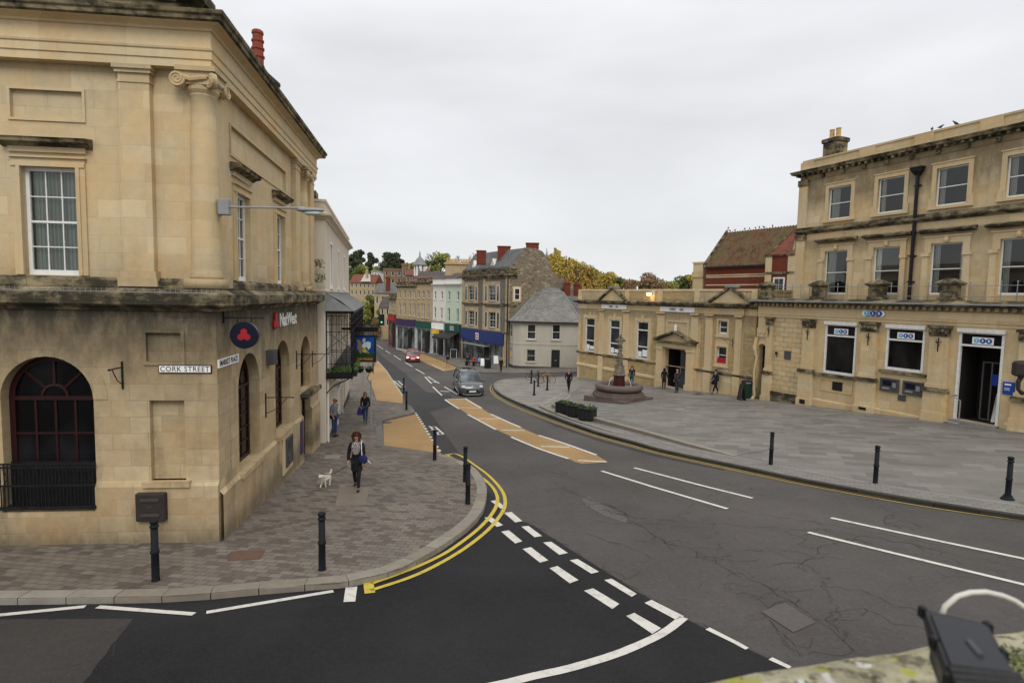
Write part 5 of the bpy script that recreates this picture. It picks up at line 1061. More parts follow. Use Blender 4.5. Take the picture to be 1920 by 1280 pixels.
sg = thingM('bank_logo_sign', 'small blue three-roundel logo fixed to the frieze of the right-hand bank', 'sign', FT, 4.95, s=6.5)
FTl = FT @ Matrix.Translation((0, -.06, 0)); mb = MB(FTl); [mb.loft([[(c+.21*math.cos(2*math.pi*i/20), y, 5.08+.17*math.sin(2*math.pi*i/20)) for i in range(20)] for y in (-.04, 0)]) for c in (6.1, 6.5, 6.9)]; mb.build('backing', WHS, sg)
roundels(FT @ Matrix.Translation((0, -.105, 0)), 6.5, 5.08, .155, sg, False)
for i, s_ in enumerate((7.1, 8.25)):
    am = thingM('cash_machine', ['left one of two cash machines set in the bank wall', 'right one of two cash machines set in the bank wall, nearer the doorway'][i], 'cash machine', FT, 1.15, 0, s=s_+.45); am['group'] = 'cash machines in the bank wall'
    mb = MB(FT); frame_rect(mb, s_+.08, s_+.86, 1.2, 1.72, .08, -.1, .02); mb.box(s_+.08, s_+.86, -.03, .02, 1.2, 1.72); mb.build('housing', DKG, am)
    mb = MB(FT); mb.box(s_+.14, s_+.55, -.05, -.03, 1.42, 1.66); mb.build('screen', NAVY, am); mb = MB(FT); mb.box(s_+.12, s_+.5, -.09, -.03, 1.23, 1.33); mb.box(s_+.62, s_+.8, -.05, -.03, 1.35, 1.6); mb.build('keypad', STEEL, am)
sg = thingM('notice_board', 'blue notice with white heading beside the bank doorway', 'sign', FT, 1.87, s=12.65)
mb = MB(FT); mb.bbox(12.43, 12.86, -.05, -.01, 1.8, 2.35, .01); mb.build('board', BLUES, sg); mb = MB(FT); mb.box(12.5, 12.74, -.055, -.05, 2.2, 2.27); [mb.box(12.5, 12.7, -.055, -.05, 2.08-k*.05, 2.095-k*.05) for k in range(3)]; mb.build('lines', WHS, sg)
# lantern on a curved iron stand at the right edge
ln = thing('wall_lantern', 'dark metal lantern box on a curved bracket at the right edge of the bank', 'lantern', tuple(FT @ Vector((13.2, -.9, 1.6))))
c = D(1918, 692, 22.5); mb = MB(); mb.loft([[(c.x+r*math.cos(2*math.pi*k/6+.3), c.y+r*math.sin(2*math.pi*k/6+.3), c.z+z) for k in range(6)] for r, z in ((.2, -.3), (.3, -.26), (.34, -.2), (.34, .22), (.28, .3), (.1, .34))]); mb.build('lantern_box', BROWNM, ln)
mb = MB(); mb.tube([(c.x-.05, c.y, c.z-.3), (c.x-.14, c.y, c.z-.5), (c.x-.12, c.y, c.z-.8), (c.x+.05, c.y, c.z-.95), (c.x+.3, c.y+.1, c.z-.95), (c.x+.9, c.y+.3, c.z-.9)], [.09, .08, .07, .08, .07, .06], 8); mb.build('bracket', BROWNM, ln)
# ------------------------------------------------------------------ single-storey bank in the middle
FH = fr((12.4, 44.0), 150); HB = thingM('pedimented_bank', 'low single-storey ochre stone bank with pedimented doorway and parapet behind the fountain', 'building', FH, -2.2, s=-3)
HL, HR_ = -12.25, 7.2
hw = [rc(FH, *q) for q in ((1099, 595, 1114, 658), (1143, 598, 1162, 668), (1195, 604, 1214, 679))]; ww = 1.35
hw = [((a+b)/2-ww/2, (a+b)/2+ww/2, .72, 3.78) for a, b, c, d_ in hw]
dq = (-.78, 1.42, -1.12, 1.85); sw = (4.15, 4.92, 3.3, 4.2); lw = (4.1, 4.95, 1.2, 2.4)
mb = MB(FH); mb.wall(HL, HR_, .5, 4.7, hw+[dq, sw, lw], dep=.3); mb.wall(HL, HR_, -3.4, .5, [dq], dep=.3); mb.quad((HL, 0, -3.4), (HL, 10, -3.4), (HL, 10, 6.4), (HL, 0, 6.4)); mb.quad((HR_, 0, -3.4), (HR_, 10, -3.4), (HR_, 10, 6.4), (HR_, 0, 6.4)); mb.build('wall', S_hs, HB)
def pnl(a, b, z0, z1, y=-.015, nm='rubble_panel', mt=S_hsr): mb = MB(FH); mb.box(a, b, y, .01, z0, z1); mb.build(nm, mt, HB)
hp = [at(FH, x, 640)[0] for x in (1124, 1131.5, 1168, 1179, 1232, 1245, 1296, 1309, 1323, 1336, 1379, 1391)]
seg = [HL]+hp
for a, b in ((HL+.3, hp[0]), (hp[1], hp[2]), (hp[3], hp[4]-.1)): pnl(a, b, -.5, .5); pnl(a, b, -3.4, -.75)
for a, b in ((HL+.4, hw[0][0]-.5), (hw[2][1]+.4, hp[4]-.1), (hp[7]+.2, hp[8]-.05), (hp[9]+.05, sw[0]-.2), (sw[1]+.2, hp[10]-.05), (hp[11]+.1, HR_)):
    if b-a > .15: pnl(a, b, .75, 4.1)
mb = MB(FH); mb.mould([(HL, 6), (HL, 0), (hp[4], 0)], [(-.05, .45), (.06, .45), (.12, .5), (.14, .56), (.05, .64), (-.05, .66)]); mb.mould([(hp[7], 0), (HR_, 0)], [(-.05, .45), (.06, .45), (.12, .5), (.14, .56), (.05, .64), (-.05, .66)]); mb.build('sill_band', S_led, HB)
mb = MB(FH); mb.mould([(HL, 6), (HL, 0), (hp[4], 0)], [(-.05, -.78), (.05, -.78), (.08, -.72), (.08, -.56), (.02, -.5), (-.05, -.5)]); mb.build('plinth_band', S_trim, HB)
for k in (2200, 0): pass
for a, b in ((hp[0], hp[1]), (hp[2], hp[3]), (hp[4], hp[5]), (hp[6], hp[7]), (hp[8], hp[9]), (hp[10], hp[11])):
    mb = MB(FH); mb.box(a, b, -.1, .02, .66, 4.3); mb.box(a-.05, b+.05, -.15, .02, .6, .8); mb.box(a-.03, b+.03, -.13, .02, 4.3, 4.36); mb.box(a-.07, b+.07, -.17, .02, 4.5, 4.62); mb.box(a-.02, b+.02, -.13, .02, -3.2, .44); mb.build('pilaster', S_trim, HB)
for i, q in enumerate(hw):
    x0, x1, z0, z1 = q; mb = MB(FH); mb.box(x0-.28, x0-.02, -.05, .02, z0-.15, z1+.0); mb.box(x1+.02, x1+.28, -.05, .02, z0-.15, z1); mb.box(x0-.3, x1+.3, -.06, .02, z1, z1+.26); mb.box((x0+x1)/2-.12, (x0+x1)/2+.12, -.12, .02, z1-.05, z1+.5); mb.build('window_surround', S_trim, HB)
    mb = MB(FH); f = .09; frame_rect(mb, x0+f, x1-f, z0+f, z1-f, f, .02, .12); mb.box(x0, x1, .02, .12, z0+.95, z0+1.04); mb.box(x0, x1, .02, .12, z1-.75, z1-.66); o = mb.build('window', WHPL, HB)
    mb = MB(FH); mb.quad((x0, .08, z0), (x1, .08, z0), (x1, .08, z1), (x0, .08, z1)); mb.build('pane', GL, o)
    mb = MB(FH); mb.box(x0+.15, x0+.55, .06, .075, z0+.15, z0+.6); mb.box(x0+.65, x1-.15, .06, .075, z0+.2, z0+.75 if i == 2 else z0+.5); mb.build('poster', WHS, o)
for i, q in enumerate((sw, lw)):
    sash(HB, FH, *q, .12, 1, 2, WHP, GL, .07); mb = MB(FH); frame_rect(mb, *q, .14, -.05, .02); mb.box(q[0]-.2, q[1]+.2, -.1, .02, q[2]-.25, q[2]-.14); mb.build('window_surround', S_trim, HB)
mb = MB(FH); mb.box(lw[0]+.04, lw[1]-.1, .05, .11, 1.25, 1.62); mb.build('red_notice', REDS, HB)
mb = MB(FH); mb.box(lw[0]+.05, lw[1]-.1, .0, .02, .55, 1.15); mb.build('white_panel', WHS, HB)
# doorway
mb = MB(FH)
for a, b in ((dq[0]-.75, dq[0]-.12), (dq[1]+.12, dq[1]+.75)): mb.box(a, b, -.3, .02, -1.4, 1.75); mb.box(a-.04, b+.04, -.35, .02, 1.75, 1.95); mb.box(a-.06, b+.06, -.36, .02, -2.2, -.7)
mb.box(dq[0]-.12, dq[0], -.12, .02, -1.2, dq[3]+.12); mb.box(dq[1], dq[1]+.12, -.12, .02, -1.2, dq[3]+.12); mb.box(dq[0]-.12, dq[1]+.12, -.121, .02, dq[3], dq[3]+.12); mb.box(dq[0]-.75, dq[1]+.75, -.3, .02, 1.97, 2.3)
frame_rect(mb, dq[0]+.1, dq[1]-.1, 2.85, 3.9, .12, -.06, .0); mb.build('door_surround', S_trim, HB)
mb = MB(FH); cx_ = (dq[0]+dq[1])/2; hwid = 2.05
for sgn in (-1, 1): mb.prism([(cx_+sgn*hwid, 2.42), (cx_, 3.12), (cx_, 3.26), (cx_+sgn*(hwid+.08), 2.55)][::sgn], -.55, .02)
mb.box(cx_-hwid, cx_+hwid, -.5, .02, 2.3, 2.42); mb.build('door_pediment', S_led, HB)
mb = MB(FH); mb.prism([(cx_-hwid+.2, 2.43), (cx_+hwid-.2, 2.43), (cx_, 3.1)], -.2, .02); mb.build('pediment_face', S_trim, HB)
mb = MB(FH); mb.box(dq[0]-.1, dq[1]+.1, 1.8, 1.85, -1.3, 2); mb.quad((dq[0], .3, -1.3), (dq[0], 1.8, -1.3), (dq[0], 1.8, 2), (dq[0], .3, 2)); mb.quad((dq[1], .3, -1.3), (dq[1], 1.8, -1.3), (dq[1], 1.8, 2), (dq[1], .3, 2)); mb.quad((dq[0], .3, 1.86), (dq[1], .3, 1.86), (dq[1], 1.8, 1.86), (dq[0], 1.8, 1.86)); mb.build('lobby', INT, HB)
mb = MB(FH); mb.box(.5, 1.35, .25, .3, -1.1, 1.8); o = mb.build('door_leaf', GL, HB); MB(FH).box(.55, .6, .2, .25, 0, .5).build('handle', STEEL, o)
mb = MB(FH); mb.box(dq[0]-.1, dq[1]+.1, -.5, .3, -1.9, -1.15); mb.box(dq[0]-.3, dq[1]+.3, -.85, -.5, -1.9, -1.3); mb.build('doorstep', SLAB, HB)
# frieze and cornice and parapet
pth = [(HL, 9), (HL, 0), (hp[8]-.1, 0), (hp[8]-.1, -.14), (hp[11]+.15, -.14), (hp[11]+.15, 0), (HR_, 0), (HR_, 9)]
mb = MB(FH); mb.mould(pth, [(-.3, 4.62), (.02, 4.62), (.05, 4.66), (.05, 5.08), (-.3, 5.08)]); mb.build('frieze', S_trim, HB)
mb = MB(FH); mb.mould(pth, [(-.3, 5.06), (.08, 5.08), (.12, 5.16), (.36, 5.2), (.38, 5.3), (.42, 5.36), (.1, 5.46), (-.3, 5.48)]); mb.build('cornice', S_led, HB)
mb = MB(FH); mb.mould(pth, [(-.3, 5.45), (-.02, 5.45), (-.02, 6.22), (.03, 6.25), (.03, 6.36), (-.3, 6.4)]); mb.build('parapet', S_hs, HB)
for a, b in ((-5.3, -2.6), (-1.3, 1.9)): pnl(a, b, 5.6, 6.15, y=.005, nm='parapet_panel'); 
for a in (-5.5, -2.4, -1.6, 2.1, 7.0, -12.1): mb = MB(FH); mb.box(a-.22, a+.22, -.07, .2, 5.45, 6.41); mb.build('parapet_pier', S_trim, HB)
for cx_ in ((at(FH, 1148, 560, -.2)[0]), at(FH, 1368, 560, -.3)[0]):
    y0 = -.45 if cx_ > 0 else -.36
    mb = MB(FH)
    for sgn in (-1, 1): mb.prism([(cx_+sgn*1.75, 5.42), (cx_, 6.42), (cx_, 6.58), (cx_+sgn*1.85, 5.52)][::sgn], y0, .1)
    mb.build('gablet_coping', S_led, HB); mb = MB(FH); mb.prism([(cx_-1.6, 5.42), (cx_+1.6, 5.42), (cx_, 6.4)], y0+.15, .1); mb.build('gablet_face', S_trim, HB)
    mb = MB(FH); mb.box(cx_-.3, cx_+.3, y0-.02, .3, 6.5, 6.66); mb.build('gablet_cap', LEAD, HB)
mb = MB(FH); mb.slab([(HL+.3, .3), (HR_-.3, .3), (HR_-.3, 9.5), (HL+.3, 9.5)], 5.6, 5.7); mb.build('roof', LEAD, HB)
for lab, (a, b), s_, zz, t_ in (('white sign board over the left windows of the low bank', (-8.75, -5.45), -7.1, 4.89, .22), ('white sign board above the doorway of the low bank', (-1.5, 2.0), .25, 4.86, .26)):
    sg = thingM('bank_name_board', lab, 'shop sign', FH, zz-.2, s=s_); mb = MB(FH); mb.bbox(a, b, -.12, -.05, zz-.18, zz+.18, .01); mb.build('board', WHS, sg); text_obj('lettering', 'HSBC     UK', t_*1.08, face_text(FH, s_, zz, .125), BLKS, sg, .002, bold=.006)
    mb = MB(FH); w__ = t_*.36; x_ = s_+.30*(t_/.22)
    for sgn in (-1, 1): mb.prism([(x_, zz), (x_+sgn*w__, zz-w__*.6), (x_+sgn*w__, zz+w__*.6)][::sgn], -.128, -.12)
    mb.build('emblem', REDS, sg)
lp = D(1218, 551, 46.2); t_ = thing('floodlight', 'small lit amber floodlight on the parapet of the low bank', 'floodlight', lp); mb = MB(FH); s_, z_ = at(FH, 1218, 551, -.25); mb.bbox(s_-.14, s_+.14, -.3, -.1, z_-.1, z_+.12, .02); mb.box(s_-.03, s_+.03, -.15, .05, z_-.15, z_-.05); mb.build('housing', GALV, t_); mb = MB(FH); mb.box(s_-.24, s_+.24, -.33, -.3, z_-.13, z_+.1); mb.build('lens', LIT, t_)
lt = bpy.data.lights.new('floodlight_glow', 'POINT'); lt.energy = 14; lt.color = (1, .6, .25); lt.shadow_soft_size = .1; lo_ = bpy.data.objects.new('floodlight_glow', lt); sc.collection.objects.link(lo_); lo_.parent = t_; lo_.matrix_local = W[t_].inverted() @ Matrix.Translation(FH @ Vector((s_, -.5, z_-.25)))
wall_bracket(FH, at(FH, 1375, 622)[0], 2.95, 1.0, 'curved black iron bracket on the right of the low bank', .5)
sg = thingM('floodlight', 'tall white light fitting above the pediment of the low bank doorway', 'wall light', FH, 3.1, s=.3); mb = MB(FH); mb.tube([(.3, -.15, 2.95), (.3, -.2, 3.75)], [.03, .06], 8); mb.box(.25, .35, -.3, -.1, 3.1, 3.65); mb.build('fitting', WHS, sg)
# ------------------------------------------------------------------ grey corner house with hipped slate roof
GHp = [(-.35, 67.6), (.15, 65.6), (1.0, 65.0), (7.6, 64.3), (9.5, 72), (1.5, 75)]
ez = HC-46.5/F*65; gb = T(3, 65)
GH = thing('slate_roofed_house', 'small two-storey grey rendered corner house with steep hipped slate roof', 'house', (3, 66, gb))
def wallpoly(nm, mat, parent, pts, z0, z1, ops_by_seg, dep=.15):
    mb = MB()
    for i in range(len(pts)):
        a, b = Vector(pts[i]), Vector(pts[(i+1) % len(pts)]); L_ = (b-a).length; d_ = (b-a)/L_
        M = Matrix.Identity(4); M[0][0], M[1][0] = d_.x, d_.y; M[0][1], M[1][1] = -d_.y, d_.x; M[0][3], M[1][3] = a.x, a.y; mb.M = M
        mb.wall(0, L_, z0, z1, ops_by_seg.get(i, []), dep=dep)
    return mb.build(nm, mat, parent)
def segM(pts, i):
    a, b = Vector(pts[i]), Vector(pts[(i+1) % len(pts)]); d_ = (b-a).normalized(); M = Matrix.Identity(4); M[0][0], M[1][0] = d_.x, d_.y; M[0][1], M[1][1] = -d_.y, d_.x; M[0][3], M[1][3] = a.x, a.y; return M
SM = segM(GHp, 2); S0 = segM(GHp, 0)
gw = [rc(SM, *q) for q in ((989, 608, 1004, 636), (1036, 608, 1050, 637), (988, 655, 1003, 678))]; gd = rc(SM, 1034, 655.5, 1049, 690); gd = (gd[0], gd[1], gb-1, gd[3])
gw0 = [(.5, 1.4, gw[0][2]+.1, gw[0][3]), (.5, 1.3, gw[2][2], gw[2][3])]
wallpoly('wall', greyr, GH, GHp, gb-1.5, ez, {2: gw+[gd], 0: gw0})
for q in gw: sash(GH, SM, *q, .06, 1, 2, greyr if q is gw[2] else WHP, GL, .05); mb = MB(SM); frame_rect(mb, *q, .08, -.03, .01, False); mb.box(q[0]-.15, q[1]+.15, -.12, .01, q[2]-.13, q[2]); mb.build('window_surround', greyr, GH)
for q in gw0: sash(GH, S0, *q, .06, 1, 2, WHP, GL, .05)
mb = MB(SM); mb.box(gd[0], gd[1], .08, .13, gb-1, gd[3]); o = mb.build('door', BLKS, GH); mb = MB(SM); mb.box((gd[0]+gd[1])/2-.15, (gd[0]+gd[1])/2+.15, .06, .08, gb+1.0, gb+1.06); mb.build('letter_plate', STEEL, o)
mb = MB(); mb.mould(GHp[:4], [(-.02, gb+2.72), (.04, gb+2.72), (.05, gb+2.85), (-.02, gb+2.87)]); mb.build('string_course', greyr, GH)
mb = MB(); mb.mould(GHp[:4], [(-.02, gb-1), (.03, gb-1), (.03, gb+.28), (-.02, gb+.3)]); mb.build('plinth', grdoor, GH)
rz = HC+(556-541)/F*69; 
rA = D(1012, 541, 69.5); rB = D(1053, 544, 68.5); rC = D(1017, 548, 68.3)
ov = [Vector((p[0], p[1], ez+.0)) for p in [(-.8, 67.8), (-.2, 65.2), (.9, 64.6), (7.8, 63.9), (9.8, 72.2), (1.2, 75.4)]]
mb = MB(); vs = [tuple(v) for v in ov]+[tuple(D(1014, 538, 70)), tuple(D(1047, 540, 69.5)), tuple(D(1019, 548, 68.6)), tuple(D(1056, 548, 68.2))]
mb.add(vs, [(0, 1, 6), (1, 8, 6), (1, 2, 8), (2, 3, 9, 8), (3, 4, 7), (3, 7, 9), (8, 9, 7, 6), (4, 5, 6), (4, 6, 7), (5, 0, 6)]); mb.build('roof', SLg, GH)
mb = MB(); [mb.tube([vs[a], vs[b]], .09, 5) for a, b in ((2, 8), (3, 9), (8, 9), (8, 6), (1, 6))]; mb.build('ridge_lead', LEAD, GH)
mb = MB(); mb.tube([vs[0], vs[1], vs[2], vs[3]], .08, 6); mb.build('gutter', IRON, GH); mb = MB(); q = D(951, 645, 66); mb.tube([D(951, 604, 65.6), (D(951, 604, 65.6).x, 65.6, gb)], .06, 6); mb.build('downpipe', IRON, GH)
def chimney(nm, x0, x1, y0, y1, dep, mat, parent, th=1., pots=0, potm=TERRA):
    a, b = D(x0, y1, dep), D(x1, y0, dep); mb = MB(); mb.bbox(a.x, b.x, dep-th/2, dep+th/2, a.z-.6, b.z-.15, .02); mb.bbox(a.x-.06, b.x+.06, dep-th/2-.06, dep+th/2+.06, b.z-.15, b.z, .02); o = mb.build(nm, mat, parent)
    for k in range(pots):
        x = a.x+(b.x-a.x)*(k+.5)/pots; mb = MB(); mb.lathe([(.13, b.z), (.11, b.z+.1), (.1, b.z+.4), (.13, b.z+.42), (.1, b.z+.46)], (x, dep, 0), 8); mb.build('chimney_pot', potm, o)
    return o
mb = MB(); a = D(1057, 560, 69.5); mb.loft([[(a.x-.2, 66, ez), (a.x+5, 66, ez), (a.x+5, 74, ez), (a.x-.2, 74, ez)], [(a.x-.2, 69, ez+3.0), (a.x+5, 69, ez+3.), (a.x+5, 70, ez+3.), (a.x-.2, 70, ez+3.)]]); mb.build('rear_roof', SL, GH)
chimney('chimney', 1057, 1069, 530, 561, 70, S_brk, GH, 1, 2); chimney('chimney', 1076, 1088, 533, 553, 73, S_brk, GH, 1, 1)
# ------------------------------------------------------------------ stone building with the blue shopfront
FS = fr((-.45, 67.2), 150); zS = T(-6, 74)
SH = thingM('tall_stone_house', 'three-storey stone house with blue shopfront, mansard roof and three red chimneys', 'building', FS, zS, s=-6)
sl_ = at(FS, 867, 560)[0]
ptop = at(FS, 867, 508)[1]; pt2 = at(FS, 955, 504)[1]; ptop = (ptop+pt2)/2
wU = [rc(FS, *q) for q in ((879, 536, 889, 563), (917, 536, 929, 564))]; wL = [rc(FS, *q) for q in ((879, 582, 889, 610), (917, 585, 929, 615))]
zU = (min(q[2] for q in wU), max(q[3] for q in wU)); zL = (min(q[2] for q in wL), max(q[3] for q in wL)); wU = [(q[0], q[1], *zU) for q in wU]; wL = [(q[0], q[1], *zL) for q in wL]
fzt = (at(FS, 867, 615)[1]+at(FS, 944, 624)[1])/2; fz1 = ((at(FS, 867, 634)[1]+at(FS, 944, 647)[1])/2, fzt); fz = (0, 0, 0, fzt)
DP = 6.1
shop = (sl_+.3, at(FS, 944, 640)[0], zS-.5, fz1[0])
mb = MB(FS); mb.wall(sl_, 0, zS-2, ptop-1., [*wU, *wL, shop], dep=.3); mb.build('front_wall', S_fgr, SH)
gq = rc(FS @ Matrix.Rotation(math.radians(0), 4, 'Z'), 965, 540, 973, 562)
# gable wall with mansard outline
pr = [(0, zS-2), (DP+3, zS-2), (DP+3, ptop-1.5), (DP-.1, ptop-.2), (DP-.5, ptop+1.0), (DP-1.6, ptop+2.2), (DP-2.6, ptop+2.5), (1.9, ptop+2.5), (.3, ptop+.3), (0, ptop+.2)]
mb = MB(FS); mb.add([(0, y, z) for y, z in pr], [tuple(range(len(pr)))]); mb.add([(sl_, y, z) for y, z in pr], [tuple(range(len(pr)))]); mb.build('gable_wall', S_rub, SH)
mb = MB(FS); prr = pr[3:9]; mb.loft([[(x, y-.0, z-.05) for y, z in [(.3, ptop-.3)]+prr[::-1]] for x in (sl_, -.1)], caps=False, close=False); mb.build('roof', SL, SH)
for a, b in ((sl_, sl_+.6), (-.75, .02), (-6.6, -6.0)): mb = MB(FS); mb.box(a, b, -.06, .02, fz[3], ptop-1); mb.build('quoin_strip', S_far, SH)
mb = MB(FS); zm = at(FS, 910, 569)[1]; mb.mould([(sl_, 0), (.02, 0), (.02, 1)], [(-.02, zm-.25), (.06, zm-.25), (.1, zm), (.14, zm+.05), (0, zm+.1)]); mb.mould([(sl_, 0), (.02, 0), (.02, 1)], [(-.02, ptop-1.15), (.08, ptop-1.15), (.12, ptop-.85), (.3, ptop-.8), (.3, ptop-.7), (.05, ptop-.65), (.05, ptop-.1), (.12, ptop-.05), (.12, ptop), (-.2, ptop)]); mb.mould([(sl_, 0), (.02, 0)], [(-.02, fz[3]-.05), (.15, fz[3]-.02), (.18, fz[3]+.08), (-.02, fz[3]+.15)]); mb.build('cornice', S_led, SH)
for q in wU+wL:
    sash(SH, FS, *q, .1, 2, 4, WHP, GL, .06)
    mb = MB(FS); mb.box(q[0]-1.2, q[0]-.0, -.05, .01, q[2]-.2, q[3]+.5); mb.box(q[1]+.0, q[1]+1.2, -.05, .01, q[2]-.2, q[3]+.5); mb.box(q[0], q[1], -.05, .01, q[3], q[3]+.5); mb.box(q[0]-1.35, q[1]+1.35, -.15, .01, q[2]-.35, q[2]-.2); mb.build('window_surround', S_far, SH)
    for a, b in ((q[0]-.95, q[0]-.45), (q[1]+.45, q[1]+.95)): mb = MB(FS); mb.box(a, b, -.055, -.03, q[2], q[3]); o = mb.build('side_light', GL, SH); mb = MB(FS); frame_rect(mb, a, b, q[2], q[3], .05, -.07, -.03); mb.build('frame', WHP, o)
FSs = FS @ Matrix.Rotation(math.radians(90), 4, 'Z')      # gable frame: X into depth
sq = rc(FSs, 964, 540, 974, 563); mb = MB(FSs); mb.box(sq[0]-.2, sq[1]+.2, -.05, .01, sq[2]-.2, sq[3]+.2); mb.build('window_surround', S_trim, SH); FSo = FSs @ Matrix.Translation((0, -.09, 0)); sash(SH, FSo, *sq, 0, 1, 2, WHP, GL, .08)
mb = MB(FS); mb.tube([(-.05, -.15, ptop-1), (-.05, -.15, zS)], .07, 6); mb.build('downpipe', IRON, SH)
for (x, w__) in ((-10.5, .55), (-5.2, .75)):
    mb = MB(FS); z_ = ptop+.25; mb.add([(x-w__, .5, z_), (x+w__, .5, z_), (x, .5, z_+1.15), (x-w__, 2.5, z_), (x+w__, 2.5, z_), (x, 2.5, z_+1.15)], [(0, 1, 2), (0, 2, 5, 3), (1, 4, 5, 2)]); mb.build('dormer', WHP, SH)
for q in ((894, 911, 470, 487), (933, 957, 462, 482), (986, 1010, 456, 481)): chimney('chimney', *q[:2], q[2], q[3], D(q[0], 500, 72).y+ (0 if q[0] < 980 else -1.5), S_brk, SH, 1.2, 0)
mb = MB(FS); mb.box(sl_+.15, shop[1]+.3, -.25, .05, fz1[0], fz1[1]); mb.build('fascia', BLUEF, SH)
def shopfront(M, parent, a, b, z0, z1, door, mats=(WHPL, GLs), post=3, stall=.5):
    mb = MB(M); w__ = (b-a); xs = [a+w__*k/post for k in range(post+1)]
    for x in xs: mb.box(x-.05, x+.05, .06, .16, z0, z1)
    mb.box(a, b, .06, .16, z1-.15, z1); mb.box(a, b, .05, .18, z0, z0+stall); o = mb.build('shopfront', mats[0], parent)
    mb = MB(M); mb.quad((a, .12, z0), (b, .12, z0), (b, .12, z1), (a, .12, z1)); mb.build('pane', mats[1], o)
    mb = MB(M); mb.box(door-.5, door+.5, .0, .1, z0, z1-.4); mb.build('door', INT, parent); return o
shopfront(FS, SH, shop[0], shop[1], zS-.6, fz1[0], (shop[0]+shop[1])/2+1.2, (DKG, GLs), 5)
for (a, b) in ((sl_, shop[0]), (shop[1], .0)): mb = MB(FS); mb.box(a+.02, b, -.1, .02, zS-1, fz[3]-.05); mb.build('shop_pier', S_far, SH)
q = at(FS, 894, 630, -.3); mb = MB(FS); mb.box(q[0]-.42, q[0]+.42, -.3, -.27, q[1]-.42, q[1]+.42); o = mb.build('square_sign', WHS, SH); mb = MB(FS); mb.box(q[0]-.3, q[0]+.3, -.32, -.3, q[1]-.3, q[1]+.3); mb.build('emblem', REDS, o); mb = MB(FS); mb.box(q[0]-.12, q[0]+.12, -.33, -.32, q[1]-.12, q[1]+.12); mb.build('emblem_centre', WHS, o)
mb = MB(FS); a = at(FS, 862, 641, -1.0); b = at(FS, 906, 650, -1.0); mb.box(a[0], b[0], -1.0, -.1, a[1]-.06, a[1]); mb.build('canopy_shelf', GALV, SH)
# ------------------------------------------------------------------ terrace going down the street
FR = fr((-6.9, 78.6), 140); 
def rowhouse(nm, label, pxl, pxr, M, ytop, mat, rows, fas, faslab, base, shoptop, roofm=SLd, roofh=1.2, cornice=True, wm=WHP, dep=8, dz=0, cmat=S_led):
    s0, s1 = at(M, pxl, 560)[0], at(M, pxr, 560)[0]; zt_ = at(M, (pxl+pxr)/2, ytop)[1]; c = M @ Vector(((s0+s1)/2, 0, 0)); zb = T(c.x, c.y)
    t_ = thing(nm, label, 'building', (c.x, c.y, zb), math.atan2(M[1][0], M[0][0])); ops = []
    for (ya, yb), cols in rows:
        z0, z1 = at(M, (pxl+pxr)/2, yb)[1], at(M, (pxl+pxr)/2, ya)[1]
        for x0, x1 in cols: a, b = at(M, x0, 560)[0], at(M, x1, 560)[0]; ops.append((a, b, z0, z1))
    zs = at(M, (pxl+pxr)/2, shoptop)[1]; fh = 1.0
    mb = MB(M); mb.wall(s0, s1, zs, zt_-.9, ops, dep=.15); mb.box(s0+.001, s1-.001, .01, .3, zb-1, zs); [mb.quad((s, 0, zs), (s, dep, zs), (s, dep, zt_-.9), (s, 0, zt_-.9)) for s in (s0, s1)]; mb.build('wall', mat, t_)
    for q in ops:
        sash(t_, M, *q, .08, 1 if q[1]-q[0] < .7 else 2, 2, wm, GL, .07); mb = MB(M); frame_rect(mb, *q, .1, -.03, .01, False); mb.box(q[0]-.12, q[1]+.12, -.08, .01, q[2]-.12, q[2]); mb.build('window_surround', mat, t_)
    mb = MB(M); mb.mould([(s0, 0), (s1, 0)], [(-.1, zt_-.95), (.08, zt_-.93), (.12, zt_-.8), (.35, zt_-.74), (.36, zt_-.62), (.04, zt_-.58), (.04, zt_-.05), (.08, zt_-.03), (.08, zt_), (-.2, zt_)]); mb.build('cornice', cmat, t_)
    mb = MB(M); mb.loft([[(s0, .3, zt_-.5), (s1, .3, zt_-.5), (s1, dep, zt_-.5), (s0, dep, zt_-.5)], [(s0+.1, dep/2-.1, zt_-.5+roofh), (s1-.1, dep/2-.1, zt_-.5+roofh), (s1-.1, dep/2+.1, zt_-.5+roofh), (s0+.1, dep/2+.1, zt_-.5+roofh)]]); mb.build('roof', roofm, t_)
    mb = MB(M); mb.box(s0+.15, s1-.15, -.3, -.0, zs-fh, zs-.02); mb.build('fascia', fas, t_); mb = MB(M); mb.mould([(s0+.1, 0), (s1-.1, 0)], [(0, zs-.02), (.34, zs-.01), (.36, zs+.06), (0, zs+.12)]); mb.build('shop_cornice', S_led, t_)
    M3 = M @ Matrix.Translation((0, -.15, 0)); shopfront(M3, t_, s0+.3, s1-.3, zb-.3, zs-fh, s1-(s1-s0)*.3, (base, GLs), 3)
    mb = MB(M); [mb.box(a, b, -.12, .0, zb-.5, zs-.03) for a, b in ((s0+.02, s0+.3), (s1-.3, s1-.02))]; mb.build('shop_piers', base, t_); return t_, s0, s1, zs, zb, zt_
gn, *gi = rowhouse('green_fronted_house', 'pale green three-storey house with dark green shop fascia and awning', 836, 866.5, FR, 523, mint, [((546, 563), [(840.5, 844.5), (857, 861)]), ((578, 604), [(840, 844), (856.5, 860.5)])], GRNF, '', DKG, 608, SLr, 1.4, cmat=whiter)
text_obj('lettering', 'W\u2009CAFE', .5, face_text(FR, (gi[0]+gi[1])/2, gi[2]-.5, .32), WHS, gn, .003, bold=.01) if False else None
mb = MB(FR); [mb.box((gi[0]+gi[1])/2-.5+k*.02, (gi[0]+gi[1])/2+.5, -.32, -.3, gi[2]-.35-k*.22, gi[2]-.22-k*.22) for k in range(3)]; mb.build('fascia_lines', SHOPL, gn)
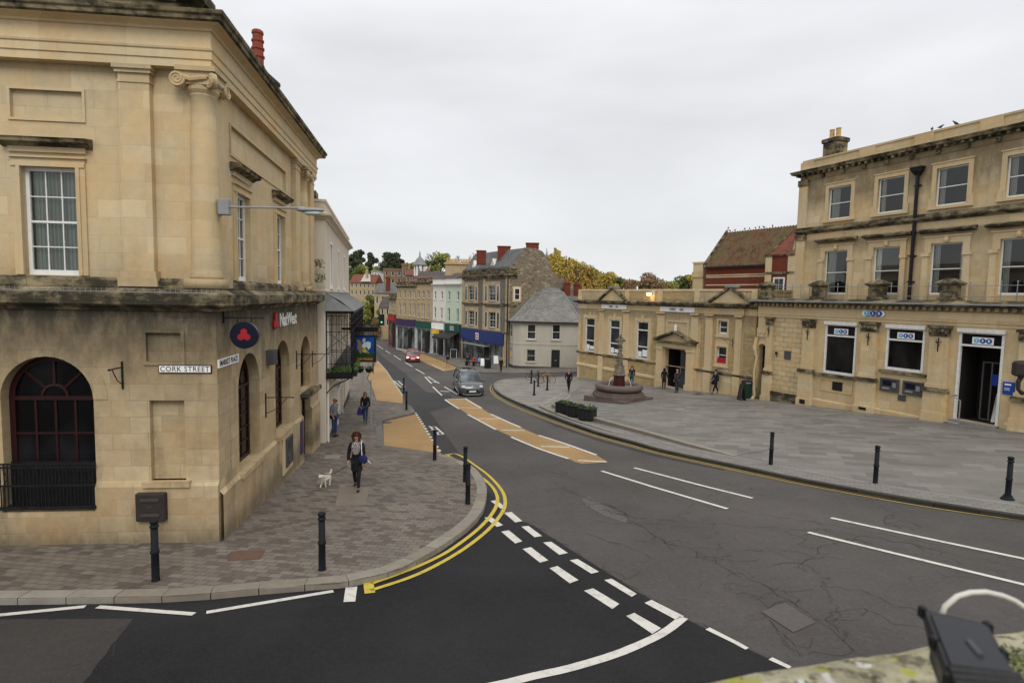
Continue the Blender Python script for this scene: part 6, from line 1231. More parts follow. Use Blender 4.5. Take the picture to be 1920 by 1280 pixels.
mb = MB(FR); s0, s1 = gi[0], gi[1]; z_ = gi[2]-1.05; mb.add([(s0+.1, -.3, z_), (s1-.3, -.3, z_), (s1-.3, -1.9, z_-.75), (s0-.6, -1.9, z_-.75), (s1-.3, -1.9, z_-.95), (s0-.6, -1.9, z_-.95)], [(0, 1, 2, 3), (3, 2, 4, 5), (1, 0, 3, 2)][:2]); mb.build('awning', BLKS, gn)
wn_, *wi = rowhouse('white_fronted_house', 'white rendered three-storey house beside the pale green one', 811.5, 835.8, FR, 524, whiter, [((546, 561), [(814.5, 818), (827, 830.5)]), ((576, 598), [(814.5, 818), (826.5, 830)])], WHS, '', SHOPL, 604, SLd, 1.6, cmat=whiter)
mb = MB(FR); mb.box(wi[0]+1.2, wi[0]+2.3, -.9, -.32, wi[2]-1.6, wi[2]-1.1); mb.build('yellow_sign', YEL, wn_)
yb_, *yi_ = rowhouse('yellow_stone_terrace_house', 'yellow stone three-storey terrace house with triple first-floor window and green fascia', 781.5, 811, FR, 521, S_far, [((545, 559), [(783.5, 787), (792, 796), (801.5, 805)]), ((570, 596), [(783, 786), (790, 792.3), (793.3, 796), (797, 799), (802, 805)])], GRNF, '', SHOPL, 603, SLd, 1.0)
ya_, *yj = rowhouse('yellow_stone_terrace_house', 'long yellow stone terrace house with four windows a floor and purple fascia', 744, 781.2, FR, 528, S_far, [((544.5, 559.5), [(748, 751), (757.5, 760.5), (767, 770), (776, 779)]), ((568, 592), [(748, 751), (757.5, 760.5), (767, 770), (776, 779)])], PURP, '', SHOPL, 599, SLr, 1.4)
FQ = fr(FR @ Vector((at(FR, 744, 560)[0]-.3, 1.2, 0)), 152)
rb_, *rj = rowhouse('red_shop_house', 'narrow stone house with a bright red shopfront at the far end of the terrace', 729.5, 743, FQ, 552, S_far, [((562, 580), [(731.5, 733.5), (735.5, 737.5), (739.5, 741.5)])], REDS, '', plain('shop_red', (.25, .04, .03), .5), 590, SLd, .9)
# stacks and roofs rising behind the terrace
t_ = thing('rear_building', 'yellow stone block with a long row of buff chimney pots behind the green house', 'building', tuple(D(858, 600, 90)))
a, b = D(836, 523, 90), D(884, 497, 90); mb = MB(); mb.box(a.x, b.x, 89, 92, -2, b.z); mb.box(a.x-.2, b.x+.2, 88.8, 92.2, b.z, b.z+.3); mb.build('stack', S_far, t_)
for k in range(14): mb = MB(); x = a.x+.2+(b.x-a.x-.4)*k/13; mb.lathe([(.15, b.z+.3), (.12, b.z+.4), (.11, b.z+.85), (.14, b.z+.9)], (x, 90, 0), 7); mb.build('chimney_pot', TERY, t_)
# ------------------------------------------------------------------ red brick hall behind
FGb = fr(tuple(D(1323, 540, 56))[:2], 150); e0 = at(FGb, 1323, 500)[1]; s1 = at(FGb, 1440, 500)[0]; r0 = at(FGb, 1364, 436, 2.7); r1 = at(FGb, 1458, 427, 2.7); rzz = (r0[1]+r1[1])/2
BH = thingM('red_brick_hall', 'red brick hall with pale stone bands and mossy pantile roof behind the low bank', 'building', FGb, T(20, 56), s=4)
mb = MB(FGb); mb.wall(0, s1+3, -1, e0); mb.add([(0, 0, -1), (0, 5.4, -1), (0, 5.4, e0), (0, 2.7, rzz), (0, 0, e0)], [(0, 1, 2, 3, 4)]); mb.add([(s1+3, 0, -1), (s1+3, 5.4, -1), (s1+3, 5.4, e0), (s1+3, 2.7, rzz), (s1+3, 0, e0)], [(0, 1, 2, 3, 4)]); mb.build('wall', S_brk, BH)
for yy in (516.5, 520, 534.5): z_ = at(FGb, 1323, yy)[1]; mb = MB(FGb); mb.box(0, s1, -.02, .01, z_-.05, z_+.05); mb.build('stone_band', S_trim, BH)
mb = MB(FGb); n_ = 34
for k in range(n_):      # pantile courses run down the slope
    x0, x1 = -.1+(s1+3.2)*k/n_, -.1+(s1+3.2)*(k+1)/n_; xm = (x0+x1)/2
    mb.quad((x0, -.3, e0-.12), (xm, -.3, e0-.0), (xm, 2.7, rzz+.1), (x0, 2.7, rzz)); mb.quad((xm, -.3, e0-.0), (x1, -.3, e0-.12), (x1, 2.7, rzz), (xm, 2.7, rzz+.1))
mb.quad((-.1, 2.7, rzz), (s1+3.1, 2.7, rzz), (s1+3.1, 5.7, e0-.1), (-.1, 5.7, e0-.1)); mb.build('roof', PANT, BH)
mb = MB(FGb); mb.prism([(0, 0), (0, 0.01)], 0, 0) if False else None
mb.loft([[(x, -.35, e0-.15), (x, -.35, e0+.2), (x, 2.7, rzz+.28), (x, 2.7, rzz+.05)] for x in (-.15, .08)]); mb.build('verge_coping', S_led, BH)
mb = MB(FGb); mb.box(-.05, s1, -.3, -.15, e0-.2, e0-.05); mb.build('gutter', IRON, BH)
# gabled stone-dressed turret
tq = rc(FGb, 1437, 481, 1486, 560, -1.2); tz = tq[3]; tw = tq[1]-tq[0]
mb = MB(FGb); mb.box(tq[0], tq[1], -1.2, 2, -1, tz); mb.build('turret_wall', S_brk, BH)
for a, b in ((tq[0]-.03, tq[0]+tw*.22), (tq[1]-tw*.22, tq[1]+.03)): mb = MB(FGb); mb.box(a, b, -1.24, 2, -1, tz); mb.build('turret_quoin', S_trim, BH)
mb = MB(FGb); mb.box(tq[0]-.1, tq[1]+.1, -1.3, 2, tz-.02, tz+.12); mb.box(tq[0]-.05, tq[1]+.05, -1.27, 2, tz-1.5, tz-1.3); mb.build('turret_string', S_led, BH)
ap = at(FGb, 1457, 428, .9)[1]; cx_ = (tq[0]+tq[1])/2; mb = MB(FGb); mb.add([(tq[0]+.2, -1.2, tz+.12), (tq[1]-.2, -1.2, tz+.12), (tq[1]-.1, 3, tz+.12), (tq[0]+.1, 3, tz+.12), (cx_, .9, ap)], [(0, 1, 4), (1, 2, 4), (2, 3, 4), (3, 0, 4)]); mb.build('turret_roof', SLr, BH)
mb = MB(FGb); [mb.tube([p, (cx_, .9, ap+.05)], .07, 5) for p in ((tq[0]+.2, -1.2, tz+.15), (tq[1]-.2, -1.2, tz+.15))]; mb.build('turret_hip', S_led, BH)
q = rc(FGb, 1450, 520, 1470, 548, -1.3); Fo = FGb @ Matrix.Translation((0, -1.32, 0)); sash(BH, Fo, q[0], q[1], q[2]-.5, q[3], 0, 2, 3, WHP, GL, .12)
mb = MB(FGb); a = at(FGb, 1304, 500, .5)[0]; b = at(FGb, 1323, 500, .5)[0]; zt_ = at(FGb, 1314, 494, .5)[1]; mb.box(a, b, .2, 1.2, 0, zt_); mb.box(a-.08, b+.08, .12, 1.28, zt_, zt_+.15); mb.box(a-.12, b+.05, .1, 1.3, at(FGb, 1314, 520, .5)[1], at(FGb, 1314, 520, .5)[1]+.15); mb.build('stone_stack', S_trim, BH)
mb = MB(FGb); p = at(FGb, 1327, 482, 0); mb.tube([(p[0], .5, p[1]-.3), (p[0]-.05, .5, p[1]+.1), (p[0], .5, p[1]+.5)], .05, 6); mb.build('finial', IRON, BH)
# ------------------------------------------------------------------ bollards
def bollard_at(x, y, label, top=.118, hgt=1.12, proto=None, group='black cast bollards along the kerbs', rz=0, base=False):
    g = G(x, y, top); z = T(*g)+top
    if proto:
        c = proto.copy(); sc.collection.objects.link(c); c.location = (g[0], g[1], z); c['label'] = label; c['group'] = group; W[c] = Matrix.Translation(c.location)
        for ch in proto.children: k = ch.copy(); sc.collection.objects.link(k); k.parent = c
        return c
    t_ = thing('bollard', label, 'bollard', (g[0], g[1], z), group=group); o = (g[0], g[1], z)
    mb = MB(); mb.lathe([(.07, -.05), (.07, .02), (.066, .04), (.063, .5), (.074, .51), (.076, .53), (.074, .55), (.062, .56), (.06, hgt-.17)], o, 16); mb.build('post', BOLL, t_, smooth=True)
    mb = MB(); mb.lathe([(.06, hgt-.15), (.073, hgt-.145), (.075, hgt-.13), (.073, hgt-.115), (.06, hgt-.105), (.06, hgt-.06), (.072, hgt-.055), (.074, hgt-.03), (.062, hgt-.01), (.03, hgt)], o, 16); mb.build('cap', BOLL, t_, smooth=True)
    if base: mb = MB(); mb.lathe([(.15, -.03), (.15, .02), (.11, .07), (.09, .12)], o, 12); mb.build('foot', BOLL, t_)
    return t_
b0 = bollard_at(292, 1088, 'black bollard in front of the brown metal box on the corner bank')
for x, y, l in ((604, 1068, 'black bollard on the paving near the kerb by the rusty cover'), (815, 862, 'black bollard at the front corner of the near buff parking bay'), (872, 903, 'black bollard on the curved kerb, the farther of a close pair'), (877, 944, 'black bollard on the curved kerb, the nearer of a close pair'), (757, 736, 'black bollard between the two buff bays, the farther one'), (762, 768, 'black bollard between the two buff bays, the nearer one'), (699.5, 698, 'dark post beyond the inn sign at the end of the far buff bay')): bollard_at(x, y, l, proto=b0)
b1 = bollard_at(1445, 871, 'leftmost of three tall bollards along the kerb of the square', base=False, hgt=1.12)
bollard_at(1641, 906, 'middle of three tall bollards along the kerb of the square', proto=b1)
b2 = bollard_at(1889, 936, 'bollard nearest the right edge on the small setts of the square', base=True)
b3 = bollard_at(1001.4, 741, 'bollard with flared foot, front of the cluster by the bicycles', base=True)
for x, y, l in ((996, 718.5, 'bollard with flared foot, left of the cluster and farthest back'), (1009, 724.5, 'bollard with flared foot in the middle of the cluster by the bicycles'), (1026, 731.5, 'bollard with flared foot, rightmost of the cluster by the bicycles')): bollard_at(x, y, l, proto=b3)
def post(x, y, yt, label, r=.03, mat=GALV, name='sign_post', plate=None):
    g = G(x, y, .12); z = T(*g)+.12; t_ = thing(name, label, 'post', (*g, z)); zt_ = D(x, yt, g[1]).z; mb = MB(); mb.tube([(g[0], g[1], z-.1), (g[0], g[1], zt_)], r, 8); mb.ell((g[0], g[1], zt_), (r*1.2, r*1.2, r)); mb.build('pole', mat, t_)
    if plate: a = D(x, plate[0], g[1]-.05); b = D(x, plate[1], g[1]-.05); mb = MB(); mb.box(g[0]-plate[2], g[0]+plate[2], g[1]-.06, g[1]-.035, b.z, a.z); mb.build('plate', plate[3], t_)
    return t_
post(695.5, 806, 713, 'thin grey metal post on the pavement between the two walking women'); post(681, 722, 684, 'thin grey post under the hanging baskets', .025)
post(959, 688, 655, 'dark post with a yellow notice in front of the grey corner house', .04, IRON, plate=(657, 669, .16, YEL))
# ------------------------------------------------------------------ fountain
fg = G(1167, 756, .13); fz_ = T(*fg)+.12; FX = (fg[0]+.1, fg[1]+1.9)
PINK = islandmat('pink_granite', (.115, .085, .075), (.15, .115, .10)); FST = plain('weathered_fountain_stone', (.15, .125, .095), .9, var=.35, scale=5, bump=.5); WAT = glass('basin_water', (.03, .035, .025), .05)
FN = thing('fountain', 'pink granite octagonal fountain with a carved cross shaft standing in the square', 'fountain', (*FX, fz_), math.radians(12))
def octa(r, z, n=8, ph=.39): return [(FX[0]+r*math.cos(2*math.pi*k/n+ph), FX[1]+r*math.sin(2*math.pi*k/n+ph), fz_+z) for k in range(n)]
mb = MB(); mb.loft([octa(2.3, -.3, 4, -1.62), octa(2.3, .15, 4, -1.62)]); mb.build('square_step', PINK, FN)
mb = MB(); mb.loft([octa(1.78, .17), octa(1.78, .34), octa(1.66, .36), octa(1.66, .5), octa(1.5, .52)]); mb.build('octagonal_step', PINK, FN)
mb = MB(); mb.lathe([(1.15, .5), (1.42, .56), (1.56, .68), (1.6, .8), (1.54, .94), (1.4, 1.0), (1.3, 1.0), (1.22, .93), (1.18, .86), (.1, .82)], (*FX, fz_), 8*3); mb.build('basin', PINK, FN, smooth=False)
mb = MB(); mb.lathe([(1.22, .85), (1.21, .86), (.05, .862)], (*FX, fz_), 24); mb.build('water', WAT, FN)
mb = MB(); mb.lathe([(.42, .8), (.40, .9), (.36, 1.5), (.40, 1.52), (.42, 1.56)], (*FX, fz_), 16); mb.build('pedestal', plain('red_marble', (.05, .014, .012), .35), FN)
mb = MB(); mb.lathe([(.44, 1.56), (.46, 1.62), (.38, 1.7), (.34, 1.9), (.28, 2.2), (.25, 2.4), (.22, 2.44), (.24, 2.6), (.20, 2.66), (.21, 3.0), (.165, 3.05), (.175, 3.3), (.15, 3.35), (.10, 4.0), (.10, 4.1), (.15, 4.16), (.16, 4.28), (.12, 4.34)], (*FX, fz_), 8, ph=.39)
for k in range(26):
    a = R.uniform(0, 6.28); z = R.uniform(1.7, 4.1); r = .34-.09*(z-1.6); mb.ell((FX[0]+r*math.cos(a), FX[1]+r*math.sin(a), fz_+z), (.06, .06, .09), 6, 4)
mb.v = [Vector((v.x, v.y, fz_+1.56+(v.z-fz_-1.56)*.74)) for v in mb.v]; mb.build('shaft', FST, FN)
mb = MB(); cz_ = fz_+4.62
for k in range(12): a = 2*math.pi*k/12; b = 2*math.pi*(k+1)/12; mb.tube([(FX[0]+.23*math.cos(a), FX[1], cz_+.23*math.sin(a)), (FX[0]+.23*math.cos(b), FX[1], cz_+.23*math.sin(b))], .05, 5)
for a in (0, 1.571, 3.1416, 4.712): mb.tube([(FX[0], FX[1], cz_), (FX[0]+.3*math.cos(a), FX[1], cz_+.3*math.sin(a))], [.05, .08], 6); mb.ell((FX[0]+.32*math.cos(a), FX[1], cz_+.32*math.sin(a)), (.09, .07, .09), 6, 4)
mb.ell((FX[0]-.1, FX[1]-.1, cz_-.25), (.16, .12, .12), 7, 5); mb.v = [Vector((FX[0]+(v.x-FX[0])*.85, v.y, v.z-.74)) for v in mb.v]; mb.build('cross_head', FST, FN)
WJ = plain('water_jet', (.65, .68, .68), .2)
for dx in (-1, 1):
    mb = MB(); mb.tube([(FX[0]+dx*.4, FX[1]-.1, fz_+1.42), (FX[0]+dx*.55, FX[1]-.2, fz_+1.4), (FX[0]+dx*.68, FX[1]-.3, fz_+1.2), (FX[0]+dx*.74, FX[1]-.34, fz_+.87)], .018, 5); mb.build('water_jet', WJ, FN)
# ------------------------------------------------------------------ planters
pc = [G(1058, 776, .14), G(1079, 782, .14), G(1103, 789, .14)]
for i, (p, l) in enumerate(zip(pc, ('dark square planter, farthest of three on the terrace step', 'dark square planter, middle of three on the terrace step', 'dark square planter, nearest of three on the terrace step'))):
    s_ = .36; a = math.radians(-33); z = T(*p)+.13; cx_, cy_ = p[0], p[1]+.35; t_ = thing('planter', l, 'planter', (cx_, cy_, z), a, 'planters on the terrace step')
    mb = MB(W[t_]); mb.loft([[(-q, -q, zz), (q, -q, zz), (q, q, zz), (-q, q, zz)] for q, zz in ((s_*.92, 0), (s_, .06), (s_, .56), (s_*1.08, .58), (s_*1.08, .64), (s_*.92, .64), (s_*.9, .56))]); mb.build('box', plain('planter_dark', (.02, .021, .022), .6), t_)
    mb = MB(W[t_])
    for k in (-1, 0, 1): mb.box(k*s_*.62-.012, k*s_*.62+.012, -s_-.012, -s_+.01, .05, .56)
    mb.build('slats', BLACKP, t_)
    leaves(60, lambda k: (cx_+R.gauss(.12, .14), cy_+R.gauss(-.05, .15), z+.62+abs(R.gauss(0, .07))), .06, LVP, 'foliage', t_)
# ------------------------------------------------------------------ bicycles
def wheel3(mb, c, r, M, n=18, tr=.018):
    mb.M = M; mb.tube([(c[0]+r*math.cos(2*math.pi*k/n), c[1], c[2]+r*math.sin(2*math.pi*k/n)) for k in range(n+1)], tr, 5)
def bicycle(x, y, label, rz, fm):
    g = G(x, y, .13); z = T(*g)+.12; t_ = thing('bicycle', label, 'bicycle', (*g, z), rz, 'bicycles parked behind the bollards'); M = W[t_]
    for xx in (-.52, .52):
        mb = MB(); wheel3(mb, (xx, 0, .34), .32, M); [mb.tube([(xx, 0, .34), (xx+.31*math.cos(a), 0, .34+.31*math.sin(a))], .003, 3) for a in [k*math.pi/5 for k in range(10)]]; mb.build('wheel', BLACKP, t_)
    mb = MB(M); P = dict(bb=(-.08, 0, .3), st=(-.22, 0, .85), hd=(.36, 0, .85), hb=(.4, 0, .65), rw=(-.52, 0, .34), fw=(.52, 0, .34))
    for a, b in (('bb', 'st'), ('bb', 'hb'), ('st', 'hd'), ('hd', 'hb'), ('rw', 'bb'), ('rw', 'st'), ('hb', 'fw')): mb.tube([P[a], P[b]], .018, 6)
    mb.build('frame', fm, t_); mb = MB(M); mb.ell((-.24, 0, .93), (.14, .06, .035)); mb.build('saddle', BLACKP, t_); mb = MB(M); mb.tube([(.36, 0, .85), (.34, 0, 1.0)], .015, 5); mb.tube([(.4, -.26, 1.02), (.34, -.1, 1.0), (.34, .1, 1.0), (.4, .26, 1.02)], .014, 5); mb.build('handlebar', BLACKP, t_)
    mb = MB(M); mb.tube([(-.1, -.06, .18), (-.1, -.06, .42)], .012, 4); mb.build('pedal', STEEL, t_)
bicycle(1001, 713, 'dark bicycle leaning behind the cluster of bollards, the left one', .3, IRON); bicycle(1014, 716, 'dark bicycle behind the cluster of bollards, the middle one', -.2, DKG); bicycle(1024, 719, 'bicycle with orange frame by the rightmost bollard of the cluster', .1, plain('orange_frame', (.5, .22, .02), .4))
# ------------------------------------------------------------------ bins, boards, benches
def bin_(x, y, w__, h__, mat, label, lid=True, sticker=False):
    g = G(x, y, .12); z = T(*g)+.11; t_ = thing('litter_bin', label, 'litter bin', (*g, z)); mb = MB(W[t_]); mb.loft([[(-q, -q, zz), (q, -q, zz), (q, q, zz), (-q, q, zz)] for q, zz in ((w__*.44, 0), (w__*.44, .08), (w__*.5, .1), (w__*.5, h__*.82))]); mb.build('body', mat, t_)
    mb = MB(W[t_]); mb.loft([[(-q, -q, zz), (q, -q, zz), (q, q, zz), (-q, q, zz)] for q, zz in ((w__*.54, h__*.82), (w__*.55, h__*.9), (w__*.4, h__))]); mb.build('lid', BLACKP, t_)
    mb = MB(W[t_]); mb.box(-w__*.35, w__*.35, -w__*.56, -w__*.45, h__*.84, h__*.89); mb.build('slot', STEEL if not sticker else WHS, t_)
    if sticker: mb = MB(W[t_]); mb.box(-.02, w__*.35, -w__*.52, -w__*.49, h__*.2, h__*.45); mb.build('sticker', WHS, t_)
BING = plain('bin_green', (.008, .035, .02), .45)
bin_(1317, 730, .6, 1.25, BING, 'dark green litter bin with white sticker beside the low bank doorway', sticker=True)
bin_(1399, 746, .5, 1.2, BING, 'green bin tucked by the side entrance of the right-hand bank')
bin_(914.5, 690, .75, 1.25, BLACKP, 'black bin in front of the blue shopfront')
g = G(1390, 750, .12); z = T(*g)+.12; t_ = thing('a_board', 'folding dark board standing near the side entrance of the right-hand bank', 'sandwich board', (*g, z)); mb = MB(W[t_])
mb.add([(-.15, -.3, 0), (.15, -.3, 0), (0, -.3, 1.0), (-.15, .3, 0), (.15, .3, 0), (0, .3, 1.0)], [(0, 2, 5, 3), (1, 4, 5, 2)]); mb.build('panel', BROWNM, t_); mb = MB(W[t_]); [mb.tube([(sx, sy, 0), (0, sy, 1.02)], .02, 4) for sx in (-.17, .17) for sy in (-.3, .3)]; mb.tube([(0, -.32, 1.02), (0, .32, 1.02)], .02, 4); mb.build('frame', IRON, t_)
def board(x, y, yt, w__, label, mat=WHS):
    g = G(x, y, .12); z = T(*g)+.12; h__ = D(x, yt, g[1]).z-z; t_ = thing('a_board', label, 'sandwich board', (*g, z)); M = W[t_]
    mb = MB(M); mb.add([(-w__/2, -.2, .1), (w__/2, -.2, .1), (w__/2, -.02, h__), (-w__/2, -.02, h__), (-w__/2, -.17, .1), (w__/2, -.17, .1), (w__/2, .01, h__), (-w__/2, .01, h__)], [(0, 1, 2, 3), (4, 5, 6, 7), (0, 1, 5, 4), (2, 3, 7, 6), (0, 3, 7, 4), (1, 2, 6, 5)]); mb.build('panel', mat, t_)
    mb = MB(M); [mb.tube([(sx, -.23, 0), (sx, 0, h__+.02), (sx, .25, 0)], .02, 4) for sx in (-w__/2, w__/2)]; mb.tube([(-w__/2, 0, h__+.02), (w__/2, 0, h__+.02)], .02, 4); mb.build('frame', WHS, t_)
board(932, 683, 667, .8, 'white sandwich board beside the blue shop window'); board(850.5, 671, 655, .8, 'white-framed sandwich board with dark panel outside the awning shop', BLACKP); board(905, 687, 672, .45, 'pale leaflet stand beside the black bin')
for x, y, yt, w__, l in ((813.5, 660, 640, 1.1, 'tall clipped dark shrub in a pot outside the white house'), (838, 661, 645, .9, 'round green shrub in a pot under the dark awning')):
    g = G(x, y, .12); z = T(*g)+.12; h__ = D(x, yt, g[1]).z-z; t_ = thing('potted_shrub', l, 'shrub', (*g, z)); mb = MB(); mb.lathe([(.22, 0), (.3, .4), (.32, .42), (.28, .44)], (*g, z), 10); mb.build('pot', BLACKP, t_)
    leaves(520, lambda k: (g[0]+R.gauss(0, w__*.2), g[1]+R.gauss(0, w__*.2), z+.45+(h__-.45)*min(1, max(0, R.betavariate(1.6, 1.6)))), .09, LVG, 'foliage', t_)
g = G(860, 668, .12)
for i, (x, y, l) in enumerate(((823, 662, 'low grey cafe barrier outside the white house'), (773, 649, 'metal railing hoops outside the yellow terrace'))):
    g = G(x, y, .12); z = T(*g)+.12; t_ = thing('railing', l, 'railing', (*g, z), math.radians(-52)); mb = MB(W[t_]); n_ = 6
    for k in range(n_): mb.tube([(k*.45-1.3, 0, 0), (k*.45-1.3, 0, .95)], .025, 5)
    for zz in (.5, .95): mb.tube([(-1.3, 0, zz), (.95, 0, zz)], .025, 5)
    mb.build('rails', GALV, t_)
g = G(888, 686, .12); z = T(*g)+.12; t_ = thing('bench', 'low dark red bench with people seated in front of the blue shop', 'bench', (g[0], g[1]+.3, z), math.radians(-28)); mb = MB(W[t_]); mb.bbox(-1.2, 1.2, -.25, .25, .38, .45, .01); mb.build('seat', plain('bench_red', (.10, .03, .03), .6), t_)
for x in (-1, 0, 1): mb = MB(W[t_]); mb.box(x-.05, x+.05, -.22, .22, 0, .38); mb.build('leg', IRON, t_)
BENCH = W[t_]
# traffic signal
g = G(716, 640, .12); z = T(*g)+.12; t_ = thing('traffic_light', 'traffic signal showing green at the far end of the street', 'traffic light', (*g, z)); zt_ = D(716, 592, g[1]).z
mb = MB(); mb.tube([(g[0], g[1], z), (g[0], g[1], zt_)], .07, 6); mb.build('pole', GALV, t_); mb = MB(); mb.box(g[0]-.25, g[0]+.25, g[1]-.25, g[1]-.1, zt_-1.5, zt_); mb.box(g[0]-.5, g[0]+.5, g[1]-.1, g[1]-.08, zt_-1.8, zt_+.3); mb.build('head', BLACKP, t_)
for k in range(3): mb = MB(); mb.lathe([(.13, -.02), (.13, .02)], (0, 0, 0), 10); mb.v = [Vector((g[0]+v.x, g[1]-.27+v.z, zt_-.3-k*.45+v.y)) for v in mb.v]; mb.build('lens', LITG if k == 2 else BLKS, t_)
# ------------------------------------------------------------------ cars
TYRE = plain('tyre', (.015, .015, .015), .8); CARGL = glass('car_glass', (.05, .06, .07), .05, 2.5); HEADL = plain('headlamp', (.5, .52, .55), .15)
def car(name, label, loc, rz, paint, Lc=4.1, wd=1.75, hh=1.5, hood=.98, prof=None, lit=False, mpv=False):
    t_ = thing(name, label, 'car', loc, rz); M = W[t_]; h = wd/2; x0, x1 = -Lc/2, Lc/2
    gc = .2; belt = .95 if not mpv else 1.05
    st_ = [(x0, .72, .45, belt*.85), (x0+.12, .9, .3, belt), (x0+.5, 1, gc, belt+.02), (x0+Lc*.35, 1, gc, belt), (x0+Lc*.62, 1, gc, belt-.02), (x1-1.05, .99, gc, hood), (x1-.5, .97, gc, hood-.08), (x1-.18, .88, gc+.02, hood-.2), (x1, .68, .3, hood-.38)]
    rings = []
    for x, k, zb, zt_ in st_:
        w_ = h*k; rings.append([(x, -w_*.92, zb), (x, -w_, zb+.12), (x, -w_, (zb+zt_)/2+.05), (x, -w_*.95, zt_-.06), (x, -w_*.86, zt_), (x, 0, zt_+.03), (x, w_*.86, zt_), (x, w_*.95, zt_-.06), (x, w_, (zb+zt_)/2+.05), (x, w_, zb+.12), (x, w_*.92, zb)])
    mb = MB(M); mb.loft(rings); mb.build('body', paint, t_, smooth=True)
    # cabin: glass volume, painted roof and pillars
    if mpv: pf = [(x0+.1, belt-.05), (x0+.22, hh-.12), (x0+.6, hh), (x1-1.75, hh), (x1-1.45, hh-.08), (x1-.75, hood-.02)]
    else: pf = [(x0+.15, belt-.03), (x0+.55, hh-.12), (x0+1.0, hh), (x1-1.9, hh), (x1-1.65, hh-.06), (x1-1.0, hood-.02)]
    tw = lambda z: h*(.93-.24*max(0, (z-belt))/(hh-belt))
    mb = MB(M); mb.loft([[(x, s_*tw(z)*1.0, z) for x, z in pf] for s_ in (-1, 1)]); mb.build('windows', CARGL, t_)
    mb = MB(M); r_ = [(x, z) for x, z in pf[1:5]]; mb.loft([[(x, -tw(z)*1.01, z-.03), (x, -tw(z)*.9, z+.02), (x, 0, z+.045), (x, tw(z)*.9, z+.02), (x, tw(z)*1.01, z-.03)] for x, z in r_]); mb.build('roof', paint, t_, smooth=True)
    mb = MB(M)
    for s_ in (-1, 1):
        mb.tube([(pf[4][0], s_*tw(pf[4][1]), pf[4][1]), (pf[5][0], s_*tw(pf[5][1])*1.0, pf[5][1])], .045, 6); mb.tube([(pf[0][0], s_*tw(pf[0][1]), pf[0][1]), (pf[1][0], s_*tw(pf[1][1]), pf[1][1]), (pf[2][0], s_*tw(pf[2][1]), pf[2][1]-.01), (pf[3][0], s_*tw(pf[3][1]), pf[3][1]-.01), (pf[4][0], s_*tw(pf[4][1]), pf[4][1])], .05, 6)
        for xm in (x0+Lc*.36, x0+Lc*.58): mb.tube([(xm, s_*tw(belt)*1.005, belt), (xm-.05, s_*tw(hh)*1.005, hh-.02)], .035, 5)
    mb.build('pillars', paint, t_, smooth=True)
    for s_ in (-1, 1):
        for xw in (x0+.78, x1-.82):
            c = (xw, s_*(h-.09), .31); mb = MB(M)
            mb.loft([[(xw+r*math.cos(2*math.pi*k/20), s_*(h-.2)+s_*o_, .31+r*math.sin(2*math.pi*k/20)) for k in range(20)] for r, o_ in ((.27, 0), (.31, .03), (.31, .17), (.28, .215), (.2, .205))]); wh = mb.build('wheel', TYRE, t_)
            mb = MB(M); mb.loft([[(xw+r*math.cos(2*math.pi*k/14), s_*(h+.008+o_), .31+r*math.sin(2*math.pi*k/14)) for k in range(14)] for r, o_ in ((.2, -.03), (.2, .0), (.05, .01))]); mb.build('rim', GALV, wh)
            mb = MB(M); mb.loft([[(xw+r*math.cos(math.pi*k/12), s_*(h*1.0)+s_*o_, .31+r*math.sin(math.pi*k/12)) for k in range(13)] for r, o_ in ((.35, .0), (.40, .012), (.41, -.01))], caps=False, close=False); mb.build('wheel_arch', BLACKP, t_)
        zl = hood-.34; mb = MB(M); mb.ell((x1-.2, s_*h*.70, zl), (.2, .2, .12), 10, 6); mb.build('headlight', LITW if lit else HEADL, t_, smooth=True)
        mb = MB(M); mb.ell((pf[5][0]-.25, s_*(h+.12), belt+.08), (.08, .12, .08), 8, 5); mb.build('mirror', paint, t_, smooth=True)
    mb = MB(M); mb.bbox(x1-.16, x1+.012, -h*.5, h*.5, .42, .58, .02); mb.bbox(x1-.16, x1+.02, -h*.6, h*.6, .24, .36, .02); mb.build('grille', BLACKP, t_)
    mb = MB(M); mb.box(x1+.0, x1+.03, -.26, .26, .42, .53); mb.build('number_plate', plain('plate_white', (.7, .7, .62), .5), t_)
    mb = MB(M); mb.tube([(x1-.07, -h*.78, .28), (x1+.03, -h*.5, .235), (x1+.03, h*.5, .235), (x1-.07, h*.78, .28)], .035, 6); mb.build('bumper', GALV if mpv else paint, t_)
    if mpv:
        for s_ in (-1, 1): mb = MB(M); mb.tube([(x0+.6, s_*tw(hh)*.9, hh+.02), (x0+.8, s_*tw(hh)*.9, hh+.1), (x1-2.1, s_*tw(hh)*.9, hh+.1), (x1-1.9, s_*tw(hh)*.9, hh+.02)], .025, 6); mb.build('roof_rail', BLACKP, t_)
        mb = MB(M); mb.ell((x1-1.75, 0, hh+.05), (.05, .05, .06)); mb.bbox(x0+1.0, x0+1.5, -.35, .3, hh+.02, hh+.12, .02); mb.build('roof_fitting', BLACKP, t_)
        mb = MB(M); mb.ell((x1-.08, 0, hood-.3), (.04, .06, .08), 8, 5); mb.build('emblem', STEEL, t_)
    return t_
def carpaint(name, c): return plain(name, c, .28, .35, .05, coat=.6)
def place_car(x, y, az, Lc, **k):     # px of the ground under the middle of the front bumper
    g = Vector(G(x, y)); a = math.radians(az); d_ = Vector((math.sin(a), math.cos(a))); c = g-d_*Lc/2; return dict(loc=(c.x, c.y, T(c.x, c.y)+.01), rz=math.atan2(d_.y, d_.x), Lc=Lc, **k)
car('people_carrier', 'dark grey people carrier with roof rails driving towards the viewer', paint=carpaint('grey_car_paint', (.085, .09, .095)), **place_car(886, 743.5, 166, 4.2, wd=1.82, hh=1.78, hood=1.12, mpv=True))
